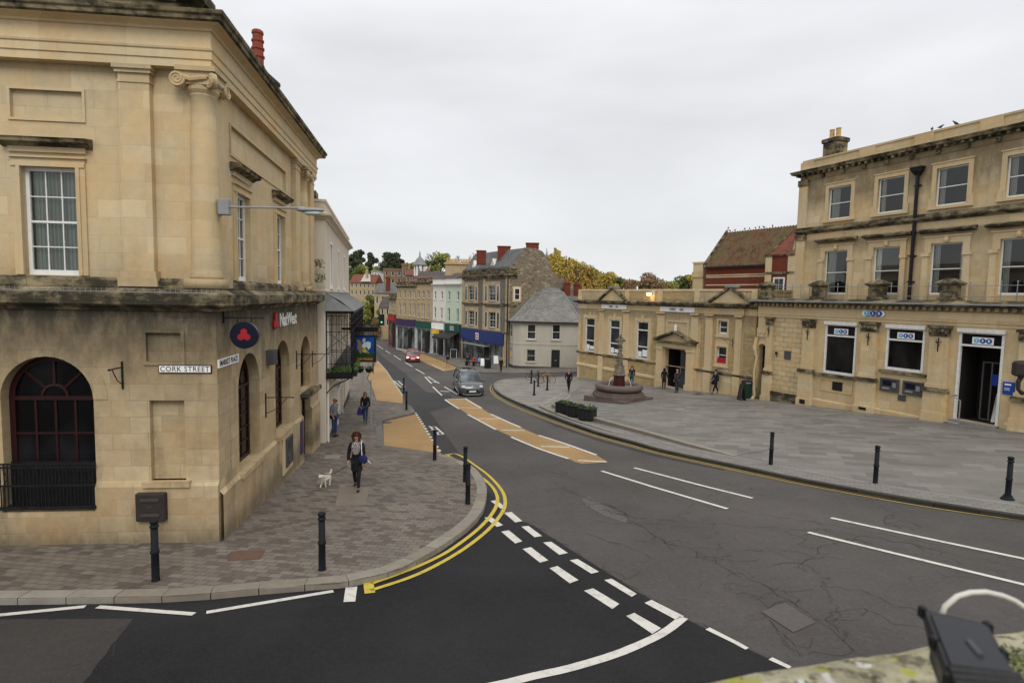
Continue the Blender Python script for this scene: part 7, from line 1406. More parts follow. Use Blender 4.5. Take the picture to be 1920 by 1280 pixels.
car('hatchback', 'red hatchback with lit headlights coming up the street', paint=carpaint('red_car_paint', (.24, .012, .02)), **place_car(774, 679.5, 170, 4.0, wd=1.72, hh=1.5, hood=.98, lit=True))
car('hatchback', 'blue hatchback parked on the far side near the purple fascia', paint=carpaint('blue_car_paint', (.02, .13, .27)), **place_car(753, 645, 160, 4.2, wd=1.75, hh=1.5, hood=.98))
# ------------------------------------------------------------------ pigeons
def pigeon(p, rz, label, proto=None):
    if proto:
        c = proto.copy(); sc.collection.objects.link(c); c.location = p; c.rotation_euler = (0, 0, rz); c['label'] = label
        for ch in proto.children: k = ch.copy(); sc.collection.objects.link(k); k.parent = c
        return c
    t_ = thing('pigeon', label, 'bird', (0, 0, 0), 0, 'pigeons on the roofs'); mb = MB(); mb.loft([[(x, r*math.cos(2*math.pi*k/8), z+r*1.1*math.sin(2*math.pi*k/8)) for k in range(8)] for x, r, z in ((-.26, .015, .08), (-.17, .035, .1), (-.08, .075, .13), (.02, .085, .16), (.09, .06, .21), (.12, .04, .25), (.16, .04, .28), (.19, .025, .28), (.23, .006, .265))]); mb.v = [v*.72 for v in mb.v]; mb.build('body', plain('pigeon_grey', (.05, .052, .06), .7), t_, smooth=True)
    mb = MB(); [mb.tube([(.0, s_*.03, .1), (.01, s_*.03, 0)], .008, 4) for s_ in (-1, 1)]; mb.v = [v*.72 for v in mb.v]; mb.build('legs', TERRA, t_); t_.location = p; t_.rotation_euler = (0, 0, rz); return t_
pg = None; nms = ['first', 'second', 'third', 'fourth', 'fifth', 'sixth', 'seventh', 'eighth', 'ninth']
ry = lambda x: rzz+.12
for i, x in enumerate((1363, 1368, 1378, 1396, 1405, 1416, 1423.5, 1431.5, 1448)):
    s_ = at(FGb, x, 435, 2.7)[0]; p = FGb @ Vector((max(.1, s_), 2.7, rzz+(.35 if i == 0 else .08))); o = pigeon(p, R.uniform(0, 6), f'{nms[i]} pigeon from the left on the pantile ridge of the brick hall', pg); pg = pg or o
for i, x in enumerate((1746.5, 1763, 1790)):
    s_ = at(FT, x, 240, SB+.1)[0]; p = FT @ Vector((s_, SB+.15, parz+.02)); pigeon(p, R.uniform(0, 6), f'{nms[i]} pigeon from the left on the parapet of the three-storey bank', pg)
# ------------------------------------------------------------------ parapet under the camera, floodlight and cable
LICH = NT('lichened_parapet'); t = LICH; q = t.mix(t.mr(t.noise(14, 6, .7), .35, .65), (.27, .245, .16), (.43, .40, .28)); q = t.mix(t.mr(t.noise(24, 4, .6), .52, .62), q, (.12, .11, .07)); q = t.mix(t.mr(t.noise(17, 3, .5), .60, .66), q, (.34, .33, .06)); q = t.mix(t.mr(t.noise(11, 3, .5, dist=1), .63, .66), q, (.55, .55, .50)); q = t.mix(t.mr(t.noise(9, 4, .7), .55, .7, 0, .8), q, (.10, .13, .03)); q = t.mix(t.mr(t.noise(30, 3, .8), .6, .7), q, (.05, .045, .035)); t.col(q); t.rough(.95); t.bump(t.noise(60, 6, .7), .8, .01)
ZP = HC-.52
def PP(x, y, z=ZP): d_ = ray(x, y); k = (z-HC)/d_[2]; return Vector((k*d_[0], k*d_[1], z))
edge = [PP(1180, 1282), PP(1290, 1256), PP(1420, 1228), PP(1560, 1206), PP(1740, 1184), PP(1960, 1160), PP(2200, 1128)]
d_ = (edge[-1]-edge[0]).normalized(); nn_ = Vector((-d_.y, d_.x, 0)); ext = [edge[0]-d_*6]+edge+[edge[-1]+d_*6]
mb = MB(); jj = []; N_ = 160
full = []
for i in range(N_+1):
    t_ = i/N_; L_ = (ext[-1]-ext[0]).length; p = ext[0]+d_*(L_*t_); full.append(p)
rings = []
for p in full:
    j = R.uniform(-.006, .006); rings.append([tuple(p-nn_*.5+Vector((0, 0, 0))), tuple(p-nn_*.03+Vector((0, 0, R.uniform(-.004, .004)))), tuple(p+nn_*(j-.0)+Vector((0, 0, -.012))), tuple(p+nn_*(j*.5+.004)+Vector((0, 0, -.12))), tuple(p-nn_*.05+Vector((0, 0, -.14))), tuple(p-nn_*.05+Vector((0, 0, -1.2))), tuple(p-nn_*.5+Vector((0, 0, -1.2)))])
pw = MB(); pw.loft(rings); pwo = pw.build('parapet_wall', LICH.m, None); tag(pwo, 'lichen-spotted stone parapet wall at the bottom right corner under the viewer', 'wall')
q4 = [PP(1731, 1139, HC-.36), PP(1852, 1168, HC-.36), PP(1948, 1340, HC-.36), PP(1808, 1340, HC-.36)]
c = sum(q4, Vector())/4; t_ = thing('floodlight', 'black plastic floodlight box lying on the lichened parapet at the bottom right', 'floodlight', (c.x, c.y, ZP)); up_ = Vector((0, 0, 1))
def qbox(mb, Q, z0, z1, k0=1., k1=1.): C_ = sum(Q, Vector())/4; mb.loft([[tuple(C_+(p-C_)*k0+up_*z0) for p in Q], [tuple(C_+(p-C_)*k0+up_*(z0+(z1-z0)*.25)) for p in Q], [tuple(C_+(p-C_)*k1+up_*z1) for p in Q]])
mb = MB(); qbox(mb, q4, -.05, -.012, .80, 1.0); mb.build('housing', BLACKP, t_); mb = MB(); qbox(mb, q4, -.012, .0, 1.0, .97); mb.build('rim', BLACKP, t_)
L3 = lambda a, b, k: q4[a].lerp(q4[b], k)
mb = MB(); qbox(mb, [L3(0, 3, .08).lerp(L3(1, 2, .08), .08), L3(0, 3, .08).lerp(L3(1, 2, .08), .92), L3(0, 3, .62).lerp(L3(1, 2, .62), .92), L3(0, 3, .62).lerp(L3(1, 2, .62), .08)], -.001, .003); mb.build('lid_panel', plain('dark_lid', (.022, .024, .028), .45), t_)
for k in (.0, .35, .7):
    for a, b in ((0, 3), (1, 2)): p = q4[a].lerp(q4[b], k); mb = MB(); mb.cbox(p-Vector((0, 0, .006)), (.006, .010, .012)); mb.ell(p, (.004, .005, .003), 8, 5); mb.build('clip', BLACKP, t_)
for k in (.68, .74, .8): a, b = L3(0, 3, k), L3(1, 2, k); mb = MB(); mb.tube([a+up_*.004, b+up_*.004], .004, 6); mb.build('cooling_rib', BLACKP, t_)
p0, p1 = L3(0, 3, .35).lerp(L3(1, 2, .35), .5), L3(0, 3, .5).lerp(L3(1, 2, .5), .58); mb = MB(); mb.tube([p0+up_*.004, p1+up_*.004], .003, 6); mb.build('catch', DKG, t_)
cb = [D(x, y, .78+k*.0) for k, (x, y) in enumerate(((1764, 1158), (1772, 1136), (1795, 1117), (1820, 1110), (1850, 1109), (1880, 1116), (1902, 1125), (1925, 1140), (1960, 1180), (1990, 1260)))]
mb = MB(); mb.tube([tuple(p) for p in smooth([Vector((q.x, q.y, q.z)) for q in cb], 3)] if False else cb, .0035, 8); tag(mb.build('cable', CABLE, None, smooth=True), 'loop of pale cable rising behind the black floodlight box', 'cable')
mb = MB(); p = PP(1898, 1255); mb.tube([p, p+Vector((.01, .01, .06)), p+Vector((.03, .02, .10))], [.006, .005, .003], 6); mb = None
leaves(900, lambda k: tuple(PP(R.uniform(1830, 1990), R.uniform(1215, 1330))+Vector((0, 0, R.uniform(0, .010)))), .0042, LVG, 'moss', None, label='clump of green moss on the parapet beside the black floodlight', cat='moss', kind='stuff')
# ------------------------------------------------------------------ people
SKIN = plain('skin', (.42, .23, .16), .6, var=.04); SKR = plain('skin_ruddy', (.42, .19, .12), .6, var=.04)
def cloth(n, c): return plain(n, c, .9, var=.22, scale=9)
BLK = cloth('black_cloth', (.012, .012, .014)); DKB = cloth('dark_blue_cloth', (.015, .02, .035)); JEAN = cloth('denim', (.025, .045, .10)); GRYC = cloth('grey_cloth', (.16, .17, .18)); DGC = cloth('charcoal_cloth', (.04, .04, .045)); WHC = cloth('white_cloth', (.6, .6, .58)); REDC = cloth('red_cloth', (.4, .03, .04)); LBC = cloth('light_blue_cloth', (.12, .35, .6)); TEALC = cloth('teal_cloth', (.02, .07, .08)); PURC = cloth('purple_bag', (.05, .03, .16)); MAUV = cloth('mauve_cloth', (.2, .12, .13)); NUDE = cloth('tan_cloth', (.25, .18, .13))
HBR = cloth('brown_hair', (.05, .022, .012)); HBL = cloth('fair_hair', (.20, .13, .07)); HRD = cloth('red_hair', (.16, .03, .015)); HGY = cloth('grey_hair', (.25, .24, .22)); HDK = cloth('dark_hair', (.015, .012, .01)); SHOE = plain('shoe', (.02, .016, .014), .5)
def person(label, px_, H, az, top=BLK, legs=BLK, hair=HDK, skin_=SKIN, stride=0., coat=0., arms=((.0, 0), (.0, 0)), hairlen=0, curly=False, bald=False, skirt=None, lean=0, sit=0, group=None, z0=None, boots=SHOE, mask=False, fingers=True, trouser_wide=1., loc=None):
    """local frame: x right, -y forwards; az = compass direction faced"""
    g = G(*px_, .12) if loc is None else loc[:2]; z = (T(*g)+.12 if loc is None else loc[2]) + (z0 or 0); a = math.radians(az); f = Vector((math.sin(a), math.cos(a))); rz = math.atan2(f.y, f.x)+math.pi/2
    t_ = thing('person', label, 'person', (*g, z), rz, group); k = H/1.75
    S = lambda *p: (p[0]*k, p[1]*k, p[2]*k)
    hz = .95 if not sit else .5
    dz = hz-.95; ln = lean
    pel = S(0, 0, hz); wa = S(0, -.02*1-ln*.1, 1.12+dz); chs = S(0, -.02-ln*.25, 1.33+dz); nb = S(0, -.01-ln*.35, 1.47+dz); nk = S(0, -.025-ln*.4, 1.53+dz); h1 = S(0, -.04-ln*.45, 1.60+dz); h2 = S(0, -.045-ln*.47, 1.66+dz); h3 = S(0, -.03-ln*.48, 1.72+dz)
    V = [pel, wa, chs, nb, nk, h1, h2, h3]; E = [(0, 1), (1, 2), (2, 3), (3, 4), (4, 5), (5, 6), (6, 7)]; Rr = [(.15*k, .11*k), (.135*k, .095*k), (.165*k, .105*k), (.075*k, .065*k), (.055*k, .055*k), (.068*k, .078*k), (.074*k, .092*k), (.055*k, .07*k)]
    J = {}
    for s_, nm in ((-1, 'l'), (1, 'r')):
        sw, bend = arms[0 if s_ < 0 else 1]      # sw: swing forward, bend: elbow
        sh = (s_*.175*k, chs[1], 1.42*k+dz*k); out = .05
        el = (sh[0]+s_*out*k, sh[1]-math.sin(sw)*.28*k, sh[2]-math.cos(sw)*.28*k); wr = (el[0]+s_*.0*k-(s_*.05*k if bend > 1 else 0), el[1]-math.sin(sw+bend)*.25*k, el[2]-math.cos(sw+bend)*.25*k)
        if sit: hp = (s_*.09*k, 0, hz*k-.02*k); kn = (s_*.11*k, -.42*k, hz*k+.0); an = (s_*.11*k, -.45*k, .08*k)
        else:
            q = stride*s_; hp = (s_*.085*k, 0, .90*k); kn = (s_*.09*k, -math.sin(q)*.42*k-.02*k*(1 if stride else .3), (.5+.02*abs(q))*k); an = (s_*.09*k, kn[1]-math.sin(q*(1.0 if q > 0 else 1.5))*.40*k+(.0), (.08 if q >= 0 else .08+abs(q)*.16)*k)
        toe = (an[0]+s_*.015*k, an[1]-.15*k, an[2]-.045*k)
        J[nm] = (sh, el, wr, hp, kn, an, toe)
        n = len(V); V += [sh, el, wr]; E += [(2, n), (n, n+1), (n+1, n+2)]; Rr += [(.06*k, .06*k), (.042*k, .042*k), (.028*k, .03*k)]
        dv = (Vector(wr)-Vector(el)).normalized(); hd_ = Vector(wr)+dv*.07*k; V.append(tuple(hd_)); E.append((n+2, n+3)); Rr.append((.034*k, .018*k))
        if fingers:
            side = Vector((0, 1, 0)) if abs(dv.y) < .8 else Vector((0, 0, 1)); side = (side-dv*side.dot(dv)).normalized(); cu = Vector((-s_, 0, 0))
            for fi, (o_, l_) in enumerate(((-.03, .07), (-.01, .08), (.01, .075), (.03, .06))):
                b_ = hd_+side*o_*k; m_ = b_+(dv*.6+cu*.15)*l_*k; e_ = m_+(dv*.4+cu*.4)*l_*k*.6; n2 = len(V); V += [tuple(b_+dv*.015*k), tuple(m_), tuple(e_)]; E += [(n+3, n2), (n2, n2+1), (n2+1, n2+2)]; Rr += [.009*k, .009*k, .007*k]
            b_ = Vector(wr)+dv*.035*k-side*.035*k; n2 = len(V); V += [tuple(b_), tuple(b_+(dv*.7-side*.5)*.05*k)]; E += [(n+2, n2), (n2, n2+1)]; Rr += [.012*k, .009*k]
        n3 = len(V); V += [hp, kn, an]; E += [(0, n3), (n3, n3+1), (n3+1, n3+2)]; Rr += [(.085*k, .085*k), (.055*k, .055*k), (.035*k, .04*k)]
    skin('body', V, E, Rr, skin_, t_)
    TV = [wa, chs, nb]; TE = [(0, 1), (1, 2)]; TR = [(.155*k, .115*k), (.185*k, .13*k), (.085*k, .08*k)]; lo = (0, pel[1], pel[2]-coat*.5); TV.append(lo if not sit else pel); TE.append((0, 3)); TR.append(((.165+.02*(coat > .3))*k, (.13+.02*(coat > .3))*k))
    if coat > .2 and not sit: TV.append((0, .0, pel[2]-coat)); TE.append((3, 4)); TR.append((.215*k, .17*k))
    for nm in 'lr':
        sh, el, wr = J[nm][:3]; n = len(TV); TV += [sh, el, tuple(Vector(el).lerp(Vector(wr), .92))]; TE += [(1, n), (n, n+1), (n+1, n+2)]; TR += [.078*k, .058*k, .044*k]
    skin('coat' if coat > .2 else 'jacket', TV, TE, TR, top, t_)
    LV = [pel]; LE = []; LR = [(.155*k, .12*k)]
    for nm in 'lr':
        hp, kn, an, toe = J[nm][3:]; n = len(LV); LV += [hp, kn, tuple(Vector(kn).lerp(Vector(an), .93))]; LE += [(0, n), (n, n+1), (n+1, n+2)]; LR += [.1*k*trouser_wide, .068*k*trouser_wide, .052*k*trouser_wide]
        skin('shoe', [tuple(Vector(an)+Vector((0, .04*k, -.02*k))), tuple(Vector(an)+Vector((0, -.02*k, -.03*k))), tuple(Vector(toe)+Vector((0, 0, .0)))], [(0, 1), (1, 2)], [(.045*k, .045*k), (.048*k, .045*k), (.042*k, .03*k)], boots, t_)
    skin('trousers', LV, LE, LR, legs, t_)
    hc = Vector(h2)
    M = W[t_]; mb = MB(M)
    if bald: mb.ell((hc.x, hc.y+.05*k, hc.z-.02*k), (.088*k, .06*k, .05*k), 10, 6)
    else:
        mb.ell((hc.x, hc.y+.02*k, hc.z+.035*k), (.098*k, .108*k, .075*k), 12, 7); mb.ell((hc.x, hc.y+.055*k, hc.z-.02*k), (.095*k, .075*k, .10*k), 10, 6)
        if hairlen: mb.ell((hc.x, hc.y+.05*k, hc.z-.10*k), (.11*k, .07*k, .13*k), 10, 6); [mb.ell((hc.x+s_*.085*k, hc.y-.0, hc.z-.08*k), (.035*k, .055*k, .11*k), 8, 6) for s_ in (-1, 1)]
        if curly:
            for i in range(60): q = R.uniform(0, 6.28); e_ = R.uniform(-.9, 1.4); v_ = Vector((math.cos(q)*math.cos(e_)*.13, abs(math.sin(q))*math.cos(e_)*.12-.03, math.sin(e_)*.12-.0)); (v_.y < -.01 and v_.z < .05 and abs(v_.x) < .08) or mb.ell((hc.x+v_.x*k, hc.y+.02*k+v_.y*k, hc.z+v_.z*k), (.035*k,)*3, 6, 4)
    mb.build('hair', hair, t_, smooth=True)
    mb = MB(M); mb.loft([[(hc.x+x*k, hc.y-y*k, hc.z+zz*k) for x, y, zz in q] for q in ([(-.012, .085, .0), (.012, .085, .0), (.016, .083, -.04), (-.016, .083, -.04)], [(-.004, .095, .0), (.004, .095, .0), (.01, .112, -.034), (-.01, .112, -.034)])]); mb.build('nose', skin_, t_)
    for s_ in (-1, 1): mb = MB(M); mb.ell((hc.x+s_*.03*k, hc.y-.086*k, hc.z+.005*k), (.013*k, .008*k, .007*k), 7, 5); mb.build('eye', HDK, t_); mb = MB(M); mb.ell((hc.x+s_*.078*k, hc.y+.0, hc.z-.015*k), (.012*k, .02*k, .032*k), 7, 5); mb.build('ear', skin_, t_)
    mb = MB(M); mb.ell((hc.x, hc.y-.088*k, hc.z-.062*k), (.022*k, .008*k, .007*k), 8, 5); mb.build('mouth', plain('lips', (.25, .07, .06), .5), t_)
    if mask: mb = MB(M); mb.ell((hc.x, hc.y-.06*k, hc.z-.055*k), (.06*k, .05*k, .045*k), 10, 6); mb.build('face_mask', BLK, t_, smooth=True)
    return t_, J, M, k, (chs, pel, hc)
# woman walking the dog
wp, J, M, k, (chs, pel, hc) = person('woman with curly brown hair, black coat and patterned scarf walking a white dog', (669, 918), 1.68, 176, BLK, BLK, HBR, stride=.28, coat=.42, arms=((.12, .25), (.1, .35)), curly=True, hairlen=1)
SCF = NT('patterned_scarf'); t = SCF; q = t.mix(t.mr(t.noise(40, 3, .7), .46, .54), (.03, .03, .04), (.42, .40, .38)); t.col(t.mix(t.mr(t.noise(22, 2), .6, .64), q, (.25, .08, .14))); t.rough(.9)
mb = MB(M)
for i in range(3): mb.tube([(.10*math.cos(2*math.pi*j/12), chs[1]+.085*math.sin(2*math.pi*j/12)-.015*i, 1.42*k+.03*i-.05+.02*math.cos(2*math.pi*j/12)) for j in range(13)], .042, 7)
mb.loft([[(x*w__, chs[1]-.13-o_, z_) for x in (-1, -.4, .4, 1)]+[(x*w__, chs[1]-.10-o_, z_) for x in (1, .4, -.4, -1)] for w__, o_, z_ in ((.07, -.02, 1.44), (.11, .015, 1.36), (.12, .02, 1.25), (.10, .02, 1.14), (.07, .01, 1.08))]); mb.build('scarf', SCF.m, wp, smooth=True)
hb = thing('handbag', 'navy shoulder bag with pale strap carried by the woman walking the dog', 'handbag', tuple(M @ Vector((.24, -.1, .9)))); Mh = M @ Matrix.Translation((.2, -.16, 0)) @ Matrix.Diagonal((-1, 1, 1, 1)); mb = MB(Mh); mb.ell((0, 0, .95), (.14, .08, .14), 12, 8); mb.build('bag_body', cloth('navy_leather', (.015, .02, .07)), hb, smooth=True)
mb = MB(Mh); mb.tube([(.02, -.02, 1.06), (.03, -.03, 1.25), (.05, .06, 1.42), (.05, .16, 1.45), (-.02, .2, 1.2), (-.05, .1, 1.0)], .014, 6); mb.build('strap', WHC, hb); mb = MB(Mh); mb.loft([[(-.06, .0, .98), (-.03, .0, 1.02), (-.2, .02, .86), (-.22, .02, .82)], [(-.06, .03, .98), (-.03, .03, 1.02), (-.2, .05, .86), (-.22, .05, .82)]]); mb.build('paper', WHC, hb)
# dog
dg_ = G(611, 911, .12); DZ = T(*dg_)+.12; DOG = thing('dog', 'small fluffy white dog on a lead beside the walking woman', 'dog', (*dg_, DZ), math.radians(-14))
V = [(0, .14, .27), (0, .0, .26), (0, -.14, .28), (0, -.2, .34), (0, -.26, .40), (0, -.33, .385), (0, -.38, .37), (0, .2, .3), (.02, .26, .38), (.03, .27, .46)]
E = [(0, 1), (1, 2), (2, 3), (3, 4), (4, 5), (5, 6), (0, 7), (7, 8), (8, 9)]; RR = [(.085, .09), (.085, .085), (.09, .10), (.06, .065), (.068, .065), (.04, .035), (.022, .02), .04, .03, .035]
for s_ in (-1, 1):
    n = len(V); V += [(s_*.06, -.14, .2), (s_*.062, -.13, .11), (s_*.062, -.15+.05*s_, .03), (s_*.062, -.18+.05*s_, .015)]; E += [(2, n), (n, n+1), (n+1, n+2), (n+2, n+3)]; RR += [.04, .028, .025, .022]
    n = len(V); V += [(s_*.06, .14, .2), (s_*.065, .10, .14), (s_*.065, .17-.04*s_, .08), (s_*.065, .15-.04*s_, .025), (s_*.065, .12-.04*s_, .015)]; E += [(0, n), (n, n+1), (n+1, n+2), (n+2, n+3), (n+3, n+4)]; RR += [.055, .04, .026, .024, .022]
DF = NT('dog_fur'); t = DF; t.col(t.mix(t.mr(t.noise(30, 4), .35, .65), (.50, .45, .36), (.72, .68, .60))); t.rough(.95); t.bump(t.noise(90, 3), .8, .01)
V = [tuple(q*1.12 for q in p) for p in V]; RR = [tuple(x*1.2 for x in (r if isinstance(r, tuple) else (r, r))) for r in RR]
root = 1; o = skin('body', V, E, RR, DF.m, DOG)
MD = W[DOG]; mb = MB(MD); [mb.ell((s_*.075, -.27, .435), (.03, .04, .055), 8, 6) for s_ in (-1, 1)]; mb.build('ears', DF.m, DOG, smooth=True); mb = MB(MD); mb.ell((0, -.445, .425), (.016, .012, .012), 7, 5); mb.build('nose', BLKS, DOG)
for s_ in (-1, 1): mb = MB(MD); mb.ell((s_*.03, -.35, .47), (.009, .009, .009), 6, 4); mb.build('eye', BLKS, DOG)
leaves(1100, lambda i: tuple(MD @ Vector((R.uniform(-.1, .1), R.uniform(-.36, .22), .33+R.uniform(-.1, .1)))), .016, DF.m, 'fur', DOG)
wr = M @ Vector(J['l'][2]); wr2 = wr
col_ = MD @ Vector((0, -.2, .42)); hand = M @ Vector(J['l'][2]) if (M @ Vector(J['l'][2])).x < (M @ Vector(J['r'][2])).x else M @ Vector(J['r'][2])
hand = hand+Vector((0, 0, -.09)); mid = (hand+col_)/2-Vector((0, 0, .1)); mb = MB(); mb.tube([hand, hand.lerp(mid, .5)-Vector((0, 0, .015)), mid, mid.lerp(col_, .5)-Vector((0, 0, .01)), col_], .009, 5); DOG.scale = (.86, .86, .86); tag(mb.build('dog_lead', BLKS, None), 'dark lead running from the woman to the white dog', 'lead')
# others
person('man in grey jacket, jeans and dark face mask leaning by the bank wall', (627, 818), 1.72, 105, GRYC, JEAN, HRD, SKR, arms=((-.25, .75), (-.25, .75)), mask=True, bald=True)
w2, J2, M2, k2, _ = person('woman with long fair hair in a black jacket and jeans walking up the pavement', (685, 793), 1.6, 178, BLK, JEAN, HBL, stride=.15, hairlen=1, arms=((.0, .1), (.0, .1)))
sb = thing('shopping_bag', 'purple carrier bag held by the fair-haired woman', 'bag', tuple(M2 @ Vector((-.28, 0, .4)))); M2 = M2 @ Matrix.Diagonal((-1, 1, 1, 1)); mb = MB(M2); mb.loft([[(x, y, z) for x, y in ((.14, -.08), (.4, -.08), (.4, .08), (.14, .08))] for z in (.42, .62)]+[[(.2, -.02, .82), (.33, -.02, .82), (.33, .02, .82), (.2, .02, .82)]]); mb.build('bag_body', PURC, sb); mb = MB(M2); mb.tube([(.2, 0, .82), (.26, 0, .92), (.33, 0, .82)], .01, 5); mb.build('handles', PURC, sb)
person('bald man in a dark suit and white shirt walking across the square', (1066, 735), 1.75, 200, BLK, BLK, HGY, SKR, stride=.38, bald=True, arms=((.3, .6), (-.2, .4)))
person('woman with red hair and dark coat over white top behind the fountain', (1184, 724), 1.68, 190, DKB, TEALC, HRD, hairlen=1, stride=.2, coat=.25, arms=((.1, .3), (-.1, .3)))
person('woman in a black coat and boots standing in front of the bank doorway', (1244.5, 729.5), 1.62, 20, BLK, BLK, HDK, coat=.35, hairlen=1, arms=((.1, .7), (.1, .5)))
person('balding man in a long charcoal coat standing by the bank doorway', (1269, 736), 1.74, 330, DGC, DGC, HGY, SKR, bald=True, coat=.3, arms=((.1, .6), (0, .3)), trouser_wide=1.15)
pp, Jp, Mp, kp, _ = person('person in a dark blue coat walking towards the side entrance, the nearer of two', (1341, 738), 1.72, 250, DKB, BLK, HDK, stride=.35, coat=.3, arms=((.2, .4), (-.2, .3)))
hb = thing('handbag', 'small navy bag carried by the person in the dark blue coat', 'handbag', tuple(Mp @ Vector((-.25, 0, .8)))); mb = MB(Mp); mb.bbox(-.34, -.22, -.12, .12, .62, .86, .02); mb.build('bag_body', cloth('navy_bag', (.015, .02, .06)), hb); mb = MB(Mp); mb.tube([(-.26, -.08, .86), (-.26, 0, .98), (-.26, .08, .86)], .01, 5); mb.build('handle', BLKS, hb)
person('person in a dark hooded coat, the farther of two near the side entrance', (1353, 733), 1.75, 240, DKB, BLK, HDK, stride=.2, coat=.2, arms=((.3, .9), (.3, .9)))
person('person in dark clothes standing by the kerb in front of the blue shop', (939.5, 697), 1.55, 200, BLK, BLK, HGY, stride=.1)
person('person in black top with bare legs standing on the far buff bay', (839.5, 688), 1.5, 150, BLK, NUDE, HDK, stride=.2, coat=.2)
for x, y, l, tp in ((786, 651, 'person in black outside the green fascia shop, the left of two', BLK), (794, 652, 'person in a dark red top outside the green fascia shop, the right of two', REDC)): person(l, (x, y), 1.7, 300, BLK if tp is BLK else MAUV, BLK, HDK)
for x, l, tp, hr in ((-.85, 'seated person in black, left end of the bench by the blue shop', BLK, HDK), (.05, 'seated person in red in the middle of the bench by the blue shop', REDC, HBR), (.8, 'seated person in light blue, right end of the bench by the blue shop', LBC, HDK)):
    p = BENCH @ Vector((x, -.05, 0)); person(l, None, 1.6, 152, tp, DKB, hr, sit=1, loc=(p.x, p.y, p.z-.0), arms=((.5, .9), (.5, .9)))
# ------------------------------------------------------------------ far town on the slope
def fhouse(name, label, x0, x1, ytop, ybot, dep, wall, roofm, roof='gable', nw=(4, 2), th=9, rh=2.2, yroof=None, az=None):
    a, b = D(x0, ytop, dep), D(x1, ybot, dep); c = ((a.x+b.x)/2, dep, b.z-2); t_ = thing(name, label, 'house', c)
    w_ = b.x-a.x; ops = []; M = Matrix.Translation((a.x, dep, 0)); n, m_ = nw
    for i in range(n):
        for j in range(m_): cx_ = w_*(i+.5)/n; cz_ = b.z+(a.z-b.z)*(j+.55)/m_; ww_ = min(.55, w_/n*.22); hh_ = min(.8, (a.z-b.z)/m_*.3); ops.append((cx_-ww_, cx_+ww_, cz_-hh_, cz_+hh_))
    mb = MB(M); mb.wall(0, w_, b.z-6, a.z, ops, dep=.2); mb.quad((0, 0, b.z-6), (0, th, b.z-6), (0, th, a.z), (0, 0, a.z)); mb.quad((w_, 0, b.z-6), (w_, th, b.z-6), (w_, th, a.z), (w_, 0, a.z)); mb.build('wall', wall, t_)
    for q in ops: mb = MB(M); frame_rect(mb, q[0]+.07, q[1]-.07, q[2]+.07, q[3]-.07, .07, .08, .14); o = mb.build('window', WHP, t_); mb = MB(M); mb.quad((q[0], .13, q[2]), (q[1], .13, q[2]), (q[1], .13, q[3]), (q[0], .13, q[3])); mb.build('pane', GL, o)
    if yroof: rh = D(x0, yroof, dep+th/2).z-a.z
    mb = MB(M)
    if roof == 'gable': mb.loft([[(-.2, y, z) for y, z in ((-.3, a.z-.1), (th/2, a.z+rh), (th+.3, a.z-.1))], [(w_+.2, y, z) for y, z in ((-.3, a.z-.1), (th/2, a.z+rh), (th+.3, a.z-.1))]])
    elif roof == 'hip': mb.add([(-.2, -.3, a.z), (w_+.2, -.3, a.z), (w_+.2, th, a.z), (-.2, th, a.z), (w_*.25, th/2, a.z+rh), (w_*.75, th/2, a.z+rh)], [(0, 1, 5, 4), (1, 2, 5), (2, 3, 4, 5), (3, 0, 4), (3, 2, 1, 0)])
    else: mb.box(-.1, w_+.1, -.15, th, a.z, a.z+.4)
    mb.build('roof', roofm, t_); return t_, M, w_, a, b
fhouse('far_house', 'long stone house with red tiled roof left on the wooded slope', 656, 703, 529, 556, 150, S_far, SLr, nw=(6, 2), yroof=514)
o = bpy.data.objects['far_house']; a, b, c = D(676, 528, 149.4), D(693, 528, 149.4), D(684.5, 513, 149.4); mb = MB(); mb.loft([[(p.x, y, p.z) for p in (a, b, c)] for y in (149.3, 154)]); mb.build('gable', whiter, o)
fhouse('far_house', 'pale grey flat-roofed house beside the red roof on the far slope', 696, 712, 510, 522, 155, whiter, GALV, 'flat', (3, 1))
fhouse('far_house', 'tall brown brick house with parapet in the middle of the slope', 719, 754, 506, 535, 140, S_brf, S_brf, 'flat', (3, 2))
fhouse('far_house', 'narrow brown brick chimney wing rising beside the brown house', 753, 762, 497, 530, 139, S_brf, S_brf, 'flat', (1, 1), 3)
fhouse('far_house', 'low brown house with red roof in front of the cupola', 760, 800, 515, 535, 135, S_brf, SLr, 'gable', (4, 1), 8, 1.5)
fhouse('far_house', 'grey slate roofed house above the bend of the street', 702, 742, 548, 580, 125, S_far, SL, 'gable', (4, 1), 9, yroof=531)
fhouse('far_house', 'dark roofed cottage beside the red shop', 712, 731, 575, 615, 118, S_far, SLd, 'gable', (2, 2), 8, yroof=556)
fhouse('far_house', 'stone house with dark roof behind the yellow terrace', 782, 836, 522, 535, 104, S_far, SLd, 'gable', (5, 1), 8, yroof=508)
chimney('chimney', 724, 731, 520, 545, 126, S_brk, bpy.data.objects['far_house.005'], 1, 2)
for q in ((686, 690, 508, 517), (764, 768, 500, 515), (800, 806, 503, 516)): chimney('chimney', *q, 141, S_far, bpy.data.objects['far_house.002'], 1, 2, TERY)
cu = D(787, 520, 130); cz2 = D(787, 497, 130).z; t_ = thing('cupola', 'small white open bell cupola with grey dome rising over the far roofs', 'cupola', tuple(cu)); k_ = 1.25
mb = MB(); mb.lathe([(1.35, cu.z-6), (1.35, cu.z), (1.5, cu.z+.1), (1.5, cu.z+.3)], (cu.x, cu.y, 0), 8, ph=.39); mb.build('base', LEAD, t_)
